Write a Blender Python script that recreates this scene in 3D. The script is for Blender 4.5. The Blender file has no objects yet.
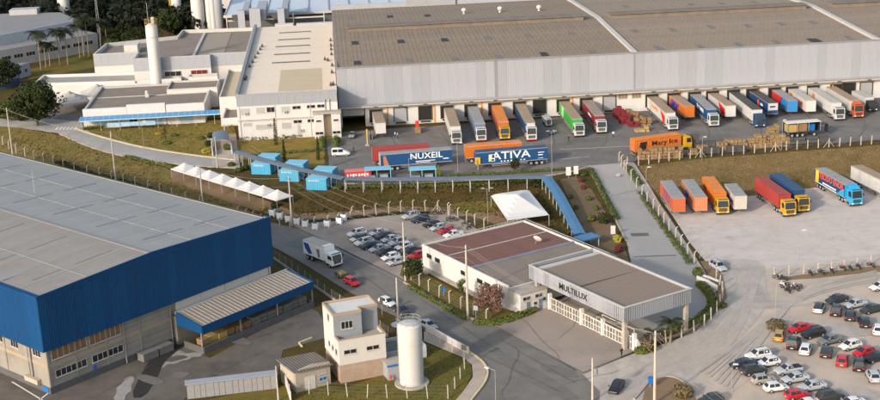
import bpy, bmesh, math, random
import numpy as np
from mathutils import Vector, Matrix, noise
from mathutils.geometry import tessellate_polygon
random.seed(7)
C = bpy.context.scene.collection
D = bpy.data
PI = math.pi
# ---------------------------------------------------------------- camera
F = 1318.85; TH = 0.294248; RO = 0.0372779; CH = 82.0
def _frame():
    c, s = math.cos(TH), math.sin(TH); cr, sr = math.cos(RO), math.sin(RO)
    fw = Vector((0, c, -s)); dn = Vector((0, -s, -c)); rt = Vector((1, 0, 0))
    return cr*rt+sr*dn, -sr*rt+cr*dn, fw
CR, CD, CF = _frame()
cam = D.objects.new('camera', D.cameras.new('camera')); C.objects.link(cam)
m = Matrix((CR, -CD, -CF)).transposed().to_4x4(); m.translation = Vector((0, 0, CH))
cam.matrix_world = m
cam.data.sensor_width = 36; cam.data.lens = F/880*36; cam.data.clip_end = 6000; cam.data.clip_start = 1
bpy.context.scene.camera = cam
# ---------------------------------------------------------------- light
SUN_EL = math.radians(22); SDX, SDY = 0.64, 0.77          # light travels towards +x +y
w = D.worlds.new('World'); bpy.context.scene.world = w; w.use_nodes = True
nt = w.node_tree; bg = nt.nodes['Background']
sk = nt.nodes.new('ShaderNodeTexSky'); sk.sky_type = 'NISHITA'; sk.sun_disc = False
sk.sun_elevation = SUN_EL; sk.sun_rotation = math.atan2(-SDX, -SDY) % (2*PI)
sk.air_density = 1.3; sk.dust_density = 3.0; sk.ozone_density = 1.0
nt.links.new(sk.outputs[0], bg.inputs[0]); bg.inputs[1].default_value = 0.15
sl = D.lights.new('sun', 'SUN'); sl.energy = 2.0; sl.angle = math.radians(2.5); sl.color = (1.0, 0.94, 0.87)
so = D.objects.new('sun', sl); C.objects.link(so)
so.rotation_euler = Vector((SDX*math.cos(SUN_EL), SDY*math.cos(SUN_EL), -math.sin(SUN_EL))).to_track_quat('-Z', 'Y').to_euler()
vs = bpy.context.scene.view_settings
vs.view_transform = 'Standard'; vs.look = 'None'; vs.gamma = 1; vs.exposure = 0.82
# ---------------------------------------------------------------- rays and terrain height
def ray(px, py, z):
    a = (px-440)/F; b = (py-200)/F
    d = CR*a+CD*b+CF; t = (z-CH)/d.z
    return Vector((d.x*t, d.y*t, z))
HZ = 2.5
P1px = [(-400,60),(-120,110),(0,121),(60,133),(110,151),(160,162),(205,169),(235,178),(262,186),(300,196),(330,190),(400,187),(480,184),(550,180),(574,173),(588,166),(612,163),(632,163),(700,156),(880,142),(1250,112)]
P0px = [(-420,90),(-100,136),(0,152),(60,168),(130,186),(200,204),(245,217),(290,225),(345,219),(400,213),(455,214),(478,228),(530,240),(590,272),(640,300),(690,312),(712,297),(706,272),(690,243),(672,215),(664,204),(700,201),(745,197),(805,189),(880,181),(1250,150)]
P1 = [tuple(ray(x, y, HZ)[:2]) for x, y in P1px]+[(5000,500),(5000,6000),(-5000,6000),(-5000,500)]
P0 = [tuple(ray(x, y, 0)[:2]) for x, y in P0px]+[(5000,300),(5000,-3000),(-5000,-3000),(-5000,300)]
def _pre(P):
    A = np.array(P, float); B = np.roll(A, -1, 0); return A, B, B-A, ((B-A)**2).sum(1)
_q1 = _pre(P1); _q0 = _pre(P0)
def _dist(q, x, y):
    A, B, E, L = q
    inside = ((A[:,1] > y) != (B[:,1] > y)) & (x < (B[:,0]-A[:,0])*(y-A[:,1])/np.where(B[:,1]==A[:,1], 1e-9, B[:,1]-A[:,1])+A[:,0])
    if inside.sum() % 2: return 0.0
    t = np.clip(((x-A[:,0])*E[:,0]+(y-A[:,1])*E[:,1])/L, 0, 1)
    return float(np.sqrt((((A[:,0]+t*E[:,0]-x)**2)+((A[:,1]+t*E[:,1]-y)**2)).min()))
_hc = {}
def Hn(x, y):
    k = (x, y)
    if k in _hc: return _hc[k]
    d1 = _dist(_q1, x, y)
    if d1 == 0: h = HZ
    else:
        d0 = _dist(_q0, x, y)
        h = 0.0 if d0 == 0 else HZ*d0/(d0+d1)
    _hc[k] = h; return h
LA = 4.0
def H(x, y):                                   # height on the triangulated lattice
    i = math.floor(x/LA); j = math.floor(y/LA); u = x/LA-i; v = y/LA-j
    a = Hn(i*LA, j*LA); c = Hn((i+1)*LA, (j+1)*LA)
    if u >= v:
        b = Hn((i+1)*LA, j*LA); return a+(b-a)*u+(c-b)*v
    b = Hn(i*LA, (j+1)*LA); return a+(b-a)*v+(c-b)*u
def G(px, py):                                 # ground point that stands under a place in the photograph
    z = 3.4; p = ray(px, py, z)
    while z > -0.4:
        if H(p.x, p.y) >= z: break
        z -= 0.08; p = ray(px, py, z)
    lo, hi = z, z+0.08
    for _ in range(6):
        mid = (lo+hi)/2; q = ray(px, py, mid)
        if H(q.x, q.y) >= mid: lo = mid
        else: hi = mid
    return ray(px, py, lo)
# ---------------------------------------------------------------- materials
MATS = {}
def M(name, col, rough=0.75, var=0.12, scale=0.6, metal=0.0, bump=0.0, bscale=8.0, wave=None, wamp=0.3, dirt=None, dscale=0.25, dthr=0.55, spec=0.3, world=False, col2=None, aniso=None, damp=0.8, tile=None):
    if name in MATS: return MATS[name]
    mt = D.materials.new(name); mt.use_nodes = True; n = mt.node_tree; N = n.nodes; L = n.links
    b = N['Principled BSDF']; b.inputs['Roughness'].default_value = rough; b.inputs['Metallic'].default_value = metal
    b.inputs['Specular IOR Level'].default_value = spec
    if world:
        g = N.new('ShaderNodeNewGeometry'); co = g.outputs['Position']
    else:
        g = N.new('ShaderNodeTexCoord'); co = g.outputs['Object']
    if aniso:
        mp = N.new('ShaderNodeMapping'); mp.inputs['Rotation'].default_value = (0, 0, aniso[2]); mp.inputs['Scale'].default_value = (aniso[0], aniso[1], 1)
        L.new(co, mp.inputs[0]); co2 = mp.outputs[0]
    else: co2 = co
    n1 = N.new('ShaderNodeTexNoise'); n1.inputs['Scale'].default_value = scale; n1.inputs['Detail'].default_value = 6; n1.inputs['Roughness'].default_value = 0.65
    L.new(co2, n1.inputs['Vector'])
    r = N.new('ShaderNodeMapRange'); r.inputs[1].default_value = 0.25; r.inputs[2].default_value = 0.75
    L.new(n1.outputs[0], r.inputs[0])
    mx = N.new('ShaderNodeMix'); mx.data_type = 'RGBA'
    c2 = col2 or tuple(min(1, c*(1+var)) for c in col); c1 = tuple(c*(1-var) for c in col) if not col2 else col
    mx.inputs[6].default_value = (*c1, 1); mx.inputs[7].default_value = (*c2, 1)
    L.new(r.outputs[0], mx.inputs[0]); out = mx.outputs[2]
    if dirt:
        n2 = N.new('ShaderNodeTexNoise'); n2.inputs['Scale'].default_value = dscale; n2.inputs['Detail'].default_value = 8; n2.inputs['Roughness'].default_value = 0.7
        L.new(co, n2.inputs['Vector'])
        r2 = N.new('ShaderNodeMapRange'); r2.inputs[1].default_value = dthr-0.08; r2.inputs[2].default_value = dthr+0.12; r2.inputs[4].default_value = damp
        L.new(n2.outputs[0], r2.inputs[0])
        m2 = N.new('ShaderNodeMix'); m2.data_type = 'RGBA'; m2.inputs[7].default_value = (*dirt, 1)
        L.new(r2.outputs[0], m2.inputs[0]); L.new(out, m2.inputs[6]); out = m2.outputs[2]
    L.new(out, b.inputs['Base Color'])
    if tile:
        bk = N.new('ShaderNodeTexBrick'); bk.inputs['Scale'].default_value = 1.0; bk.inputs['Brick Width'].default_value = tile[0]; bk.inputs['Row Height'].default_value = tile[1]; bk.inputs['Mortar Size'].default_value = tile[2]; bk.inputs['Mortar Smooth'].default_value = 0.6
        bk.inputs['Color1'].default_value = (1,1,1,1); bk.inputs['Color2'].default_value = (tile[3],)*3+(1,); bk.inputs['Mortar'].default_value = (tile[4],)*3+(1,)
        L.new(co, bk.inputs['Vector']); mt2 = N.new('ShaderNodeMix'); mt2.data_type = 'RGBA'; mt2.blend_type = 'MULTIPLY'; mt2.inputs[0].default_value = 1
        L.new(out, mt2.inputs[6]); L.new(bk.outputs[0], mt2.inputs[7]); L.new(mt2.outputs[2], b.inputs['Base Color'])
    hsrc = None
    if wave:
        wv = N.new('ShaderNodeTexWave'); wv.wave_type = 'BANDS'; wv.bands_direction = wave[0]; wv.inputs['Scale'].default_value = 0.314/wave[1]
        L.new(co, wv.inputs['Vector'])
        bp = N.new('ShaderNodeBump'); bp.inputs['Strength'].default_value = 0.9; bp.inputs['Distance'].default_value = wave[2]
        L.new(wv.outputs[1], bp.inputs['Height']); L.new(bp.outputs[0], b.inputs['Normal']); hsrc = bp
    if bump:
        n3 = N.new('ShaderNodeTexNoise'); n3.inputs['Scale'].default_value = bscale; n3.inputs['Detail'].default_value = 4
        L.new(co, n3.inputs['Vector'])
        b3 = N.new('ShaderNodeBump'); b3.inputs['Strength'].default_value = 0.8; b3.inputs['Distance'].default_value = bump
        L.new(n3.outputs[0], b3.inputs['Height'])
        if hsrc: L.new(hsrc.outputs[0], b3.inputs['Normal'])
        L.new(b3.outputs[0], b.inputs['Normal'])
    MATS[name] = mt; return mt
# ---------------------------------------------------------------- mesh helpers
class MB:
    def __init__(s): s.v = []; s.f = []; s.mi = []
    def face(s, pts, m=0):
        k = len(s.v); s.v += [tuple(p) for p in pts]; s.f.append(list(range(k, k+len(pts)))); s.mi.append(m); return s
    def box(s, x0, x1, y0, y1, z0, z1, m=0, mt=None):
        k = len(s.v); s.v += [(x0,y0,z0),(x1,y0,z0),(x1,y1,z0),(x0,y1,z0),(x0,y0,z1),(x1,y0,z1),(x1,y1,z1),(x0,y1,z1)]
        for i, q in enumerate(((3,2,1,0),(4,5,6,7),(0,1,5,4),(1,2,6,5),(2,3,7,6),(3,0,4,7))):
            s.f.append([k+j for j in q]); s.mi.append(mt if (i == 1 and mt is not None) else m)
        return s
    def prism(s, poly, z0, z1, m=0, mt=None):     # poly counter-clockwise; z0/z1 numbers or functions
        n = len(poly); k = len(s.v); f0 = z0 if callable(z0) else (lambda x, y: z0); f1 = z1 if callable(z1) else (lambda x, y: z1)
        s.v += [(x, y, f0(x, y)) for x, y in poly]+[(x, y, f1(x, y)) for x, y in poly]
        s.f.append([k+i for i in reversed(range(n))]); s.mi.append(m)
        s.f.append([k+n+i for i in range(n)]); s.mi.append(m if mt is None else mt)
        for i in range(n):
            j = (i+1) % n; s.f.append([k+i, k+j, k+n+j, k+n+i]); s.mi.append(m)
        return s
    def ext(s, prof, y0, y1, m=0):               # profile in x-z, extruded along y
        n = len(prof); k = len(s.v)
        s.v += [(x, y0, z) for x, z in prof]+[(x, y1, z) for x, z in prof]
        s.f.append([k+i for i in range(n)]); s.mi.append(m); s.f.append([k+n+i for i in reversed(range(n))]); s.mi.append(m)
        for i in range(n):
            j = (i+1) % n; s.f.append([k+j, k+i, k+n+i, k+n+j]); s.mi.append(m)
        return s
    def tube(s, p, q, r, n=8, m=0, r2=None, caps=True):
        p = Vector(p); q = Vector(q); d = (q-p).normalized(); a = d.orthogonal().normalized(); b = d.cross(a); r2 = r if r2 is None else r2
        k = len(s.v)
        for c, rr in ((p, r), (q, r2)):
            for i in range(n):
                t = 2*PI*i/n; s.v.append(tuple(c+a*math.cos(t)*rr+b*math.sin(t)*rr))
        for i in range(n):
            j = (i+1) % n; s.f.append([k+i, k+j, k+n+j, k+n+i]); s.mi.append(m)
        if caps:
            s.f.append([k+i for i in reversed(range(n))]); s.mi.append(m); s.f.append([k+n+i for i in range(n)]); s.mi.append(m)
        return s
    def path(s, pts, r, n=4, m=0):
        for a, b in zip(pts[:-1], pts[1:]): s.tube(a, b, r, n, m, caps=False)
        return s
    def lathe(s, prof, n=24, m=0, cx=0, cy=0):
        k = len(s.v); K = len(prof)
        for r, z in prof:
            for i in range(n):
                t = 2*PI*i/n; s.v.append((cx+r*math.cos(t), cy+r*math.sin(t), z))
        for a in range(K-1):
            for i in range(n):
                j = (i+1) % n; s.f.append([k+a*n+i, k+a*n+j, k+(a+1)*n+j, k+(a+1)*n+i]); s.mi.append(m)
        s.f.append([k+(K-1)*n+i for i in range(n)]); s.mi.append(m)
        return s
    def xf(s, loc=(0,0,0), rz=0, since=0):
        c, sn = math.cos(rz), math.sin(rz)
        for i in range(since, len(s.v)):
            x, y, z = s.v[i]; s.v[i] = (x*c-y*sn+loc[0], x*sn+y*c+loc[1], z+loc[2])
        return s
    def mesh(s, name, mats, smooth=False, bevel=0):
        me = D.meshes.new(name); me.from_pydata(s.v, [], s.f)
        mats = mats if isinstance(mats, (list, tuple)) else [mats]
        for q in mats: me.materials.append(q)
        me.polygons.foreach_set('material_index', s.mi)
        if bevel:
            bm = bmesh.new(); bm.from_mesh(me)
            bmesh.ops.remove_doubles(bm, verts=bm.verts, dist=1e-4)
            bmesh.ops.bevel(bm, geom=list(bm.edges), offset=bevel, segments=2, affect='EDGES', clamp_overlap=True, profile=0.6)
            bm.to_mesh(me); bm.free()
        if smooth: me.polygons.foreach_set('use_smooth', [True]*len(me.polygons))
        me.update(); return me
    def build(s, name, mats, parent=None, loc=(0,0,0), rz=0, smooth=False, bevel=0):
        return put(name, s.mesh(name, mats, smooth, bevel), parent, loc, rz)
def put(name, me, parent=None, loc=(0,0,0), rz=0):
    o = D.objects.new(name, me); C.objects.link(o)
    if parent: o.parent = parent
    o.location = loc; o.rotation_euler = (0, 0, rz); return o
def tag(o, label=None, cat=None, group=None, kind=None):
    if label: o['label'] = label
    if cat: o['category'] = cat
    if group: o['group'] = group
    if kind: o['kind'] = kind
    return o
def thing(name, label, cat, loc=(0,0,0), rz=0, group=None):
    o = D.objects.new(name, None); C.objects.link(o); o.empty_display_size = 0.5
    o.location = loc; o.rotation_euler = (0, 0, rz); return tag(o, label, cat, group)
def kids(o): return [c for c in o.children]
def copytree(o, parent=None):
    c = o.copy(); C.objects.link(c)
    if parent: c.parent = parent
    for k in kids(o): copytree(k, c)
    return c
# sheets lying on the terrain
def clip(poly, a, b):
    out = []; n = len(poly)
    for i in range(n):
        p = poly[i]; q = poly[(i+1) % n]
        sp = (b[0]-a[0])*(p[1]-a[1])-(b[1]-a[1])*(p[0]-a[0]); sq = (b[0]-a[0])*(q[1]-a[1])-(b[1]-a[1])*(q[0]-a[0])
        if sp >= 0: out.append(p)
        if (sp >= 0) != (sq >= 0):
            t = sp/(sp-sq); out.append((p[0]+(q[0]-p[0])*t, p[1]+(q[1]-p[1])*t))
    return out
def area(p): return sum(p[i][0]*p[(i+1)%len(p)][1]-p[(i+1)%len(p)][0]*p[i][1] for i in range(len(p)))/2
def smooth_poly(P, it=1):
    for _ in range(it):
        Q = []
        for i in range(len(P)):
            a, b = P[i], P[(i+1) % len(P)]
            Q += [(a[0]*.75+b[0]*.25, a[1]*.75+b[1]*.25), (a[0]*.25+b[0]*.75, a[1]*.25+b[1]*.75)]
        P = Q
    return P
def sheet(name, poly, mat, lift, kind='structure', label=None, smooth=0, world=False, parent=None):
    W = list(poly) if world else [tuple(G(x, y)[:2]) for x, y in poly]
    if smooth: W = smooth_poly(W, smooth)
    if area(W) < 0: W.reverse()
    v = []; f = []
    tess = tessellate_polygon([[Vector((*p, 0)) for p in W]])
    for tri in tess:
        T = [W[i] for i in tri]
        if area(T) < 0: T.reverse()
        if area(T) < 1e-6: continue
        _cut(T, v, f, lift)
    me = D.meshes.new(name); me.from_pydata(v, [], f); me.materials.append(mat)
    bm = bmesh.new(); bm.from_mesh(me); bmesh.ops.remove_doubles(bm, verts=bm.verts, dist=1e-4)
    bmesh.ops.triangulate(bm, faces=[q for q in bm.faces if len(q.verts) > 4]); bm.to_mesh(me); bm.free()
    o = put(name, me, parent); tag(o, label, None, None, kind if not parent else None); return o
def _cut(W, v, f, lift):
    xs = [p[0] for p in W]; ys = [p[1] for p in W]
    for i in range(math.floor(min(xs)/LA), math.floor(max(xs)/LA)+1):
        x0 = i*LA; col = clip(clip(W, (x0, 1e4), (x0, -1e4)), (x0+LA, -1e4), (x0+LA, 1e4))
        if len(col) < 3: continue
        cy = [p[1] for p in col]
        j0 = math.floor(min(cy)/LA); j1 = math.floor(max(cy)/LA)
        j = j0
        while j <= j1:
            hs = {Hn(x0, j*LA), Hn(x0+LA, j*LA), Hn(x0, (j+1)*LA), Hn(x0+LA, (j+1)*LA)}
            if len(hs) == 1:                        # flat: run several cells together
                k = j
                while k < j1 and Hn(x0, (k+2)*LA) in hs and Hn(x0+LA, (k+2)*LA) in hs: k += 1
                cell = clip(clip(col, (-1e4, j*LA), (1e4, j*LA)), (1e4, (k+1)*LA), (-1e4, (k+1)*LA))
                tris = [cell]; j = k+1
            else:
                cell = clip(clip(col, (-1e4, j*LA), (1e4, j*LA)), (1e4, (j+1)*LA), (-1e4, (j+1)*LA))
                a = (x0, j*LA); c = (x0+LA, (j+1)*LA)
                tris = [clip(cell, a, c), clip(cell, c, a)] if len(cell) > 2 else []
                j += 1
            for t in tris:
                if len(t) < 3 or abs(area(t)) < 1e-5: continue
                mx, my = sum(p[0] for p in t)/len(t), sum(p[1] for p in t)/len(t)
                k0 = len(v)
                for p in t:
                    q = (p[0]+(mx-p[0])*1e-5, p[1]+(my-p[1])*1e-5)
                    v.append((p[0], p[1], H(*q)+lift))
                f.append(list(range(k0, len(v))))
def line_pts(px, world=False, step=1.5, smooth=0):
    P = [Vector((*p[:2], 0)) for p in px] if world else [G(*p) for p in px]
    for _ in range(smooth):
        Q = [P[0]]
        for a, b in zip(P[:-1], P[1:]): Q += [a*.75+b*.25, a*.25+b*.75]
        Q.append(P[-1]); P = Q
    out = []
    for a, b in zip(P[:-1], P[1:]):
        n = max(1, int((b-a).length/step))
        for i in range(n): out.append(a.lerp(b, i/n))
    out.append(P[-1])
    for p in out: p.z = H(p.x, p.y)
    return out
def ribbon(name, px, width, mat, lift, height=0, smooth=0, world=False, kind='structure', step=1.5):
    P = line_pts(px, world, step, smooth); mb = MB(); n = len(P); L = []; Rr = []
    for i, p in enumerate(P):
        d = (P[min(i+1, n-1)]-P[max(i-1, 0)]); d.z = 0
        d = d.normalized() if d.length > 0 else Vector((1,0,0)); s = Vector((-d.y, d.x, 0))*width/2
        L.append(p+s); Rr.append(p-s)
    for q in L+Rr: q.z = H(q.x, q.y)+lift
    up = Vector((0,0,height)); dn = Vector((0,0,-0.25))
    for i in range(n-1):
        mb.face([Rr[i]+up, Rr[i+1]+up, L[i+1]+up, L[i]+up])
        if height:
            mb.face([L[i]+up, L[i+1]+up, L[i+1]+dn, L[i]+dn]); mb.face([Rr[i+1]+up, Rr[i]+up, Rr[i]+dn, Rr[i+1]+dn])
    if height:
        for i, fl in ((0, 1), (n-1, 0)):
            q = [L[i]+up, L[i]+dn, Rr[i]+dn, Rr[i]+up]; mb.face(q if fl else q[::-1])
    o = mb.build(name, mat); return tag(o, kind=kind)
def place(o, px, py, rz=None, dz=0):
    p = G(px, py); o.location = (p.x, p.y, p.z+dz)
    if rz is not None: o.rotation_euler = (0, 0, rz)
    return o
def R(a): return math.radians(a)
# ================================================================ GROUND
m_grass = M('dry_grass', (0.052,0.034,0.010), .95, world=True, scale=0.35, col2=(0.10,0.066,0.022), dirt=(0.055,0.062,0.015), dscale=0.06, dthr=0.56, bump=0.15, bscale=2.5, spec=.1)
m_green = M('green_lawn', (0.10,0.082,0.018), .95, world=True, scale=0.5, col2=(0.165,0.12,0.03), dirt=(0.075,0.09,0.016), dscale=0.12, dthr=0.55, bump=0.12, bscale=3, spec=.1)
m_yard = M('yard_asphalt', (0.128,0.114,0.103), .85, world=True, scale=0.25, col2=(0.195,0.176,0.16), dirt=(0.10,0.09,0.08), dscale=0.09, dthr=.56, bump=.02, bscale=6)
m_road = M('road_asphalt', (0.135,0.122,0.108), .85, world=True, scale=0.3, col2=(0.19,0.172,0.15), dirt=(0.10,0.095,0.09), dscale=0.08, dthr=.58, bump=.02, bscale=6)
m_dark = M('stained_asphalt', (0.085,0.073,0.062), .7, world=True, scale=0.25, col2=(0.15,0.13,0.11), dirt=(0.045,0.04,0.036), dscale=0.13, dthr=.6, bump=.02, bscale=6)
m_ramp = M('pale_concrete_road', (0.275,0.255,0.235), .85, world=True, scale=0.2, col2=(0.35,0.325,0.30), dirt=(0.225,0.21,0.19), dscale=0.1, dthr=.57)
m_lot = M('pale_gravel_lot', (0.42,0.365,0.325), .9, world=True, scale=0.12, col2=(0.52,0.46,0.415), dirt=(0.36,0.31,0.27), dscale=0.35, dthr=.58, aniso=(1,2.6,0.2), bump=.03, bscale=4)
m_dust = M('dusty_dirt', (0.39,0.31,0.245), .95, world=True, scale=0.18, col2=(0.50,0.41,0.33), dirt=(0.31,0.28,0.25), dscale=0.11, dthr=.54, bump=.03, bscale=4)
m_dustroad = M('dusty_road', (0.325,0.285,0.25), .9, world=True, scale=0.22, col2=(0.455,0.395,0.34), dirt=(0.235,0.22,0.205), dscale=0.16, dthr=.56, aniso=(2.5,0.7,0.5), bump=.02, bscale=4)
m_fore = M('forecourt_concrete', (0.255,0.212,0.182), .85, world=True, scale=0.15, col2=(0.31,0.26,0.222), dirt=(0.205,0.172,0.15), dscale=0.07, dthr=.55)
m_cpk = M('carpark_paving', (0.255,0.205,0.165), .9, world=True, scale=0.2, col2=(0.35,0.29,0.24), dirt=(0.2,0.17,0.145), dscale=0.12, dthr=.56)
m_emb = M('embankment_grass', (0.135,0.087,0.036), .95, world=True, scale=0.35, col2=(0.22,0.152,0.066), dirt=(0.085,0.07,0.024), dscale=0.1, dthr=0.56, bump=0.15, bscale=2.5, spec=.1)
m_path = M('beige_paving', (0.38,0.31,0.25), .9, world=True, scale=0.5, var=.15, dirt=(0.3,0.24,0.19), dscale=.3)
m_kerb = M('kerb_concrete', (0.36,0.30,0.245), .85, world=True, var=.15, scale=.8, dirt=(0.3,0.25,0.2), dscale=.5)
m_ykerb = M('cream_kerb', (0.55,0.45,0.27), .85, world=True, var=.15, scale=.8)
m_dirt = M('bare_earth', (0.17,0.105,0.06), .95, world=True, scale=.4, col2=(0.26,0.17,0.10), dirt=(0.11,0.09,0.04), dscale=.2, bump=.08, bscale=3)
m_stain = M('wet_stain', (0.035,0.033,0.032), .4, world=True, var=.2)
m_chalk = M('dried_residue', (0.27,0.255,0.24), .8, world=True, var=.25, scale=1.2)
m_patch = M('asphalt_patch', (0.138,0.126,0.114), .85, world=True, var=.15)
m_paint = M('white_marking', (0.62,0.60,0.55), .8, world=True, var=.2, scale=2)

def axis(a, b, fars): return sorted(set([a+LA*i for i in range(int((b-a)/LA)+1)]+fars))
gx = axis(-240, 240, [-5000,-2400,-1200,-700,-450,-320,320,450,700,1200,2400,5000])
gy = axis(100, 480, [-2400,-800,-200,0,60,560,700,900,1300,2000,3200,5000])
gv = []; gf = []
for j, y in enumerate(gy):
    for i, x in enumerate(gx): gv.append((x, y, Hn(x, y)))
nx = len(gx)
for j in range(len(gy)-1):
    for i in range(nx-1):
        a = j*nx+i; gf += [(a, a+1, a+nx+1), (a, a+nx+1, a+nx)]
me = D.meshes.new('ground'); me.from_pydata(gv, [], gf); me.materials.append(m_grass)
tag(put('ground', me), kind='structure')

sheet('truck_lot', [(745,197),(805,189),(880,181),(1150,157),(1500,600),(900,640),(760,272),(730,262),(712,262),(706,262),(690,243),(672,215),(664,204),(700,201)], m_lot, .03)
sheet('car_lot', [(760,270),(1250,225),(1700,640),(560,640),(640,400),(700,372),(735,330),(748,290)], m_dust, .05)
sheet('dusty_road', [(706,262),(735,258),(765,262),(765,285),(772,300),(745,335),(712,358),(690,385),(660,420),(590,470),(440,470),(470,400),(487,376),(500,366),(583,374),(632,354),(660,346),(690,334),(712,318),(727,296),(722,276)], m_dustroad, .08, smooth=1)
sheet('main_road', [(215,205),(262,222),(300,229),(345,252),(400,278),(440,300),(478,321),(500,330),(545,354),(583,375),(600,392),(596,440),(560,520),(330,560),(440,440),(472,400),(487,380),(485,366),(468,352),(440,340),(420,328),(385,312),(345,290),(300,262),(260,240),(200,215)], m_road, .11)
sheet('carpark_pavement', [(292,226),(345,220.5),(400,214.5),(455,215),(480,232),(460,250),(436,268),(424,278),(420,288),(412,284),(345,251),(300,229)], m_cpk, .14)
sheet('forecourt', [(478,318),(500,326),(530,312),(560,300),(600,300),(640,330),(650,345),(632,353),(583,374.5),(545,354),(500,331)], m_fore, .17)
sheet('ramp_road', [(588,166),(612,162),(634,163),(652,190),(668,215),(686,243),(704,270),(712,285),(716,298),(708,316),(690,331),(655,342),(620,318),(560,300),(600,275),(632,268),(626,240),(612,212),(600,188)], m_ramp, .14)
sheet('embankment', [(638,166),(700,159),(880,145),(1150,122),(1150,160),(880,183),(805,191),(745,199),(700,203),(668,206),(650,186)], m_emb, .02)
sheet('dock_yard', [(318,146),(345,132),(880,96),(1150,75),(1300,110),(880,140),(700,154),(634,161),(600,167),(575,171),(548,176),(470,181),(400,184),(345,186),(325,186),(322,168),(330,158)], m_yard, .06)
sheet('yard_crossing', [(583,158),(632,154),(636,162),(590,166)], m_patch, .19)
sheet('service_road', [(-60,112),(28,122),(52,119),(78,122),(92,134),(122,143),(152,149),(192,155),(236,160),(238,168),(200,166),(150,161),(110,153),(84,145),(60,134),(20,128),(-60,120)], m_ramp, .06)
sheet('plaza', [(20,124),(60,100),(88,84),(110,84),(86,126),(74,128),(50,128)], m_yard, .04)
sheet('entrance_path', [(205,136),(236,134),(240,168),(212,168),(212,150)], m_path, .1)
sheet('tent_terrace', [(170,172),(190,168),(250,195),(300,216),(288,221),(240,206),(200,192),(172,182)], m_dirt, .06)
sheet('walkway_terrace', [(300,214),(345,212),(400,206),(470,208),(520,214),(560,232),(500,226),(470,216),(400,211),(345,217),(300,222)], m_dirt, .03)
sheet('warehouse_yard', [(-60,372),(10,370),(52,389),(175,339),(190,350),(210,358),(306,306),(318,312),(327,326),(325,338),(283,350),(278,372),(185,398),(160,470),(-120,470)], m_dark, .04)
sheet('silo_lawn', [(185,404),(290,384),(345,388),(390,372),(425,338),(470,358),(472,374),(460,400),(440,450),(150,450)], m_green, .06)
m_ylawn = M('yellow_lawn', (0.17,0.112,0.026), .95, world=True, scale=0.5, col2=(0.26,0.175,0.045), dirt=(0.11,0.115,0.02), dscale=0.16, dthr=0.55, bump=0.12, bscale=3, spec=.1)
sheet('office_lawn', [(60,133),(84,130),(100,127),(232,119),(236,134),(212,138),(214,158),(190,155.5),(152,149),(122,142.5),(95,134)], m_ylawn, .045)
sheet('upper_lawn', [(236,140),(340,135),(322,146),(330,158),(322,167),(300,170),(236,158)], m_ylawn, .05)
sheet('plant_lawn', [(30,80),(92,68),(120,60),(98,50),(60,62),(20,72)], m_green, .045)
sheet('garden_soil', [(560,180),(575,176),(592,190),(606,213),(626,252),(632,268),(612,268),(592,246),(577,215)], M('garden_soil', (0.115,0.07,0.038), .95, world=True, scale=.5, col2=(0.18,0.115,0.065), dirt=(0.09,0.08,0.03), dscale=.3), .025)
sheet('bank_grass', [(-60,108),(0,124),(60,136),(110,154),(160,164),(178,175),(240,207),(262,218),(240,222),(130,190),(0,158),(-60,140)], M('bank_grass', (0.12,0.085,0.028), .95, world=True, scale=.4, col2=(0.20,0.15,0.052), dirt=(0.08,0.085,0.022), dscale=.12, dthr=.55, bump=.1, bscale=3, spec=.1), .02)
sheet('lawn_patch', [(440,206),(475,200),(520,203),(510,212),(470,214)], m_green, .05, smooth=2)
sheet('gatehouse_lawn', [(404,262),(424,274),(470,300),(520,314),(500,327),(478,322),(440,300),(412,285),(400,276)], m_green, .2)
sheet('sidewalk', [(424,332),(434,336),(470,353),(486,368),(486,380),(470,400),(456,412),(446,412),(462,394),(473,378),(472,366),(464,359),(424,342)], m_path, .2)
sheet('verge_island', [(638,425),(643,396),(650,381),(668,376),(684,382),(693,394),(704,425)], m_dirt, .2, smooth=1)
sheet('lot_verge', [(650,345),(692,334),(712,318),(727,298),(722,276),(708,262),(700,262),(708,276),(718,292),(712,312),(690,326),(660,336),(645,336)], m_dirt, .2)
sheet('fence_verge', [(770,279),(880,266),(950,258),(950,266),(880,272),(790,281)], m_dirt, .12, smooth=1)
sheet('stained_gutter', [(130,398),(142,372),(150,360),(158,350),(176,344),(185,346),(176,352),(164,362),(156,380),(144,398)], m_stain, .07, smooth=1)
sheet('dried_stain', [(139,378),(143,371),(146,366),(152,363),(158,364),(163,361),(168,362),(172,357),(171,353),(175,350),(182,351),(186,354),(196,352),(203,354),(200,357),(192,357),(189,360),(181,361),(176,364),(168,364),(163,368),(156,369),(152,374),(146,377),(143,382)], m_chalk, .06, smooth=1)
sheet('dried_stain', [(112,400),(117,393),(116,388),(122,384),(126,377),(133,376),(135,380),(131,385),(132,391),(126,394),(124,402)], m_chalk, .06, smooth=1)
sheet('dried_stain_inner', [(166,358),(180,355),(190,357),(180,360),(168,363)], m_dark, .065, smooth=1)
sheet('road_patch_and_shadow', [(471,346),(480,343),(492,352),(484,356)], m_patch, .14)
sheet('road_patch_and_shadow', [(486,352),(500,350),(585,398),(560,402)], m_patch, .135, smooth=1)  # long shadow streak on the road, painted as a darker sheet
sheet('ramp_drain', [(630,234),(648,233.5),(649,236.5),(632,237)], m_dark, .17)
sheet('ramp_joint', [(634,257.4),(676,255.6),(676,256.4),(634,258.2)], m_dark, .17)
sheet('forecourt_joint', [(497,327.5),(583,373),(632,352.5),(633,353.4),(583,374.6),(495,328)], m_patch, .19)
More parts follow.
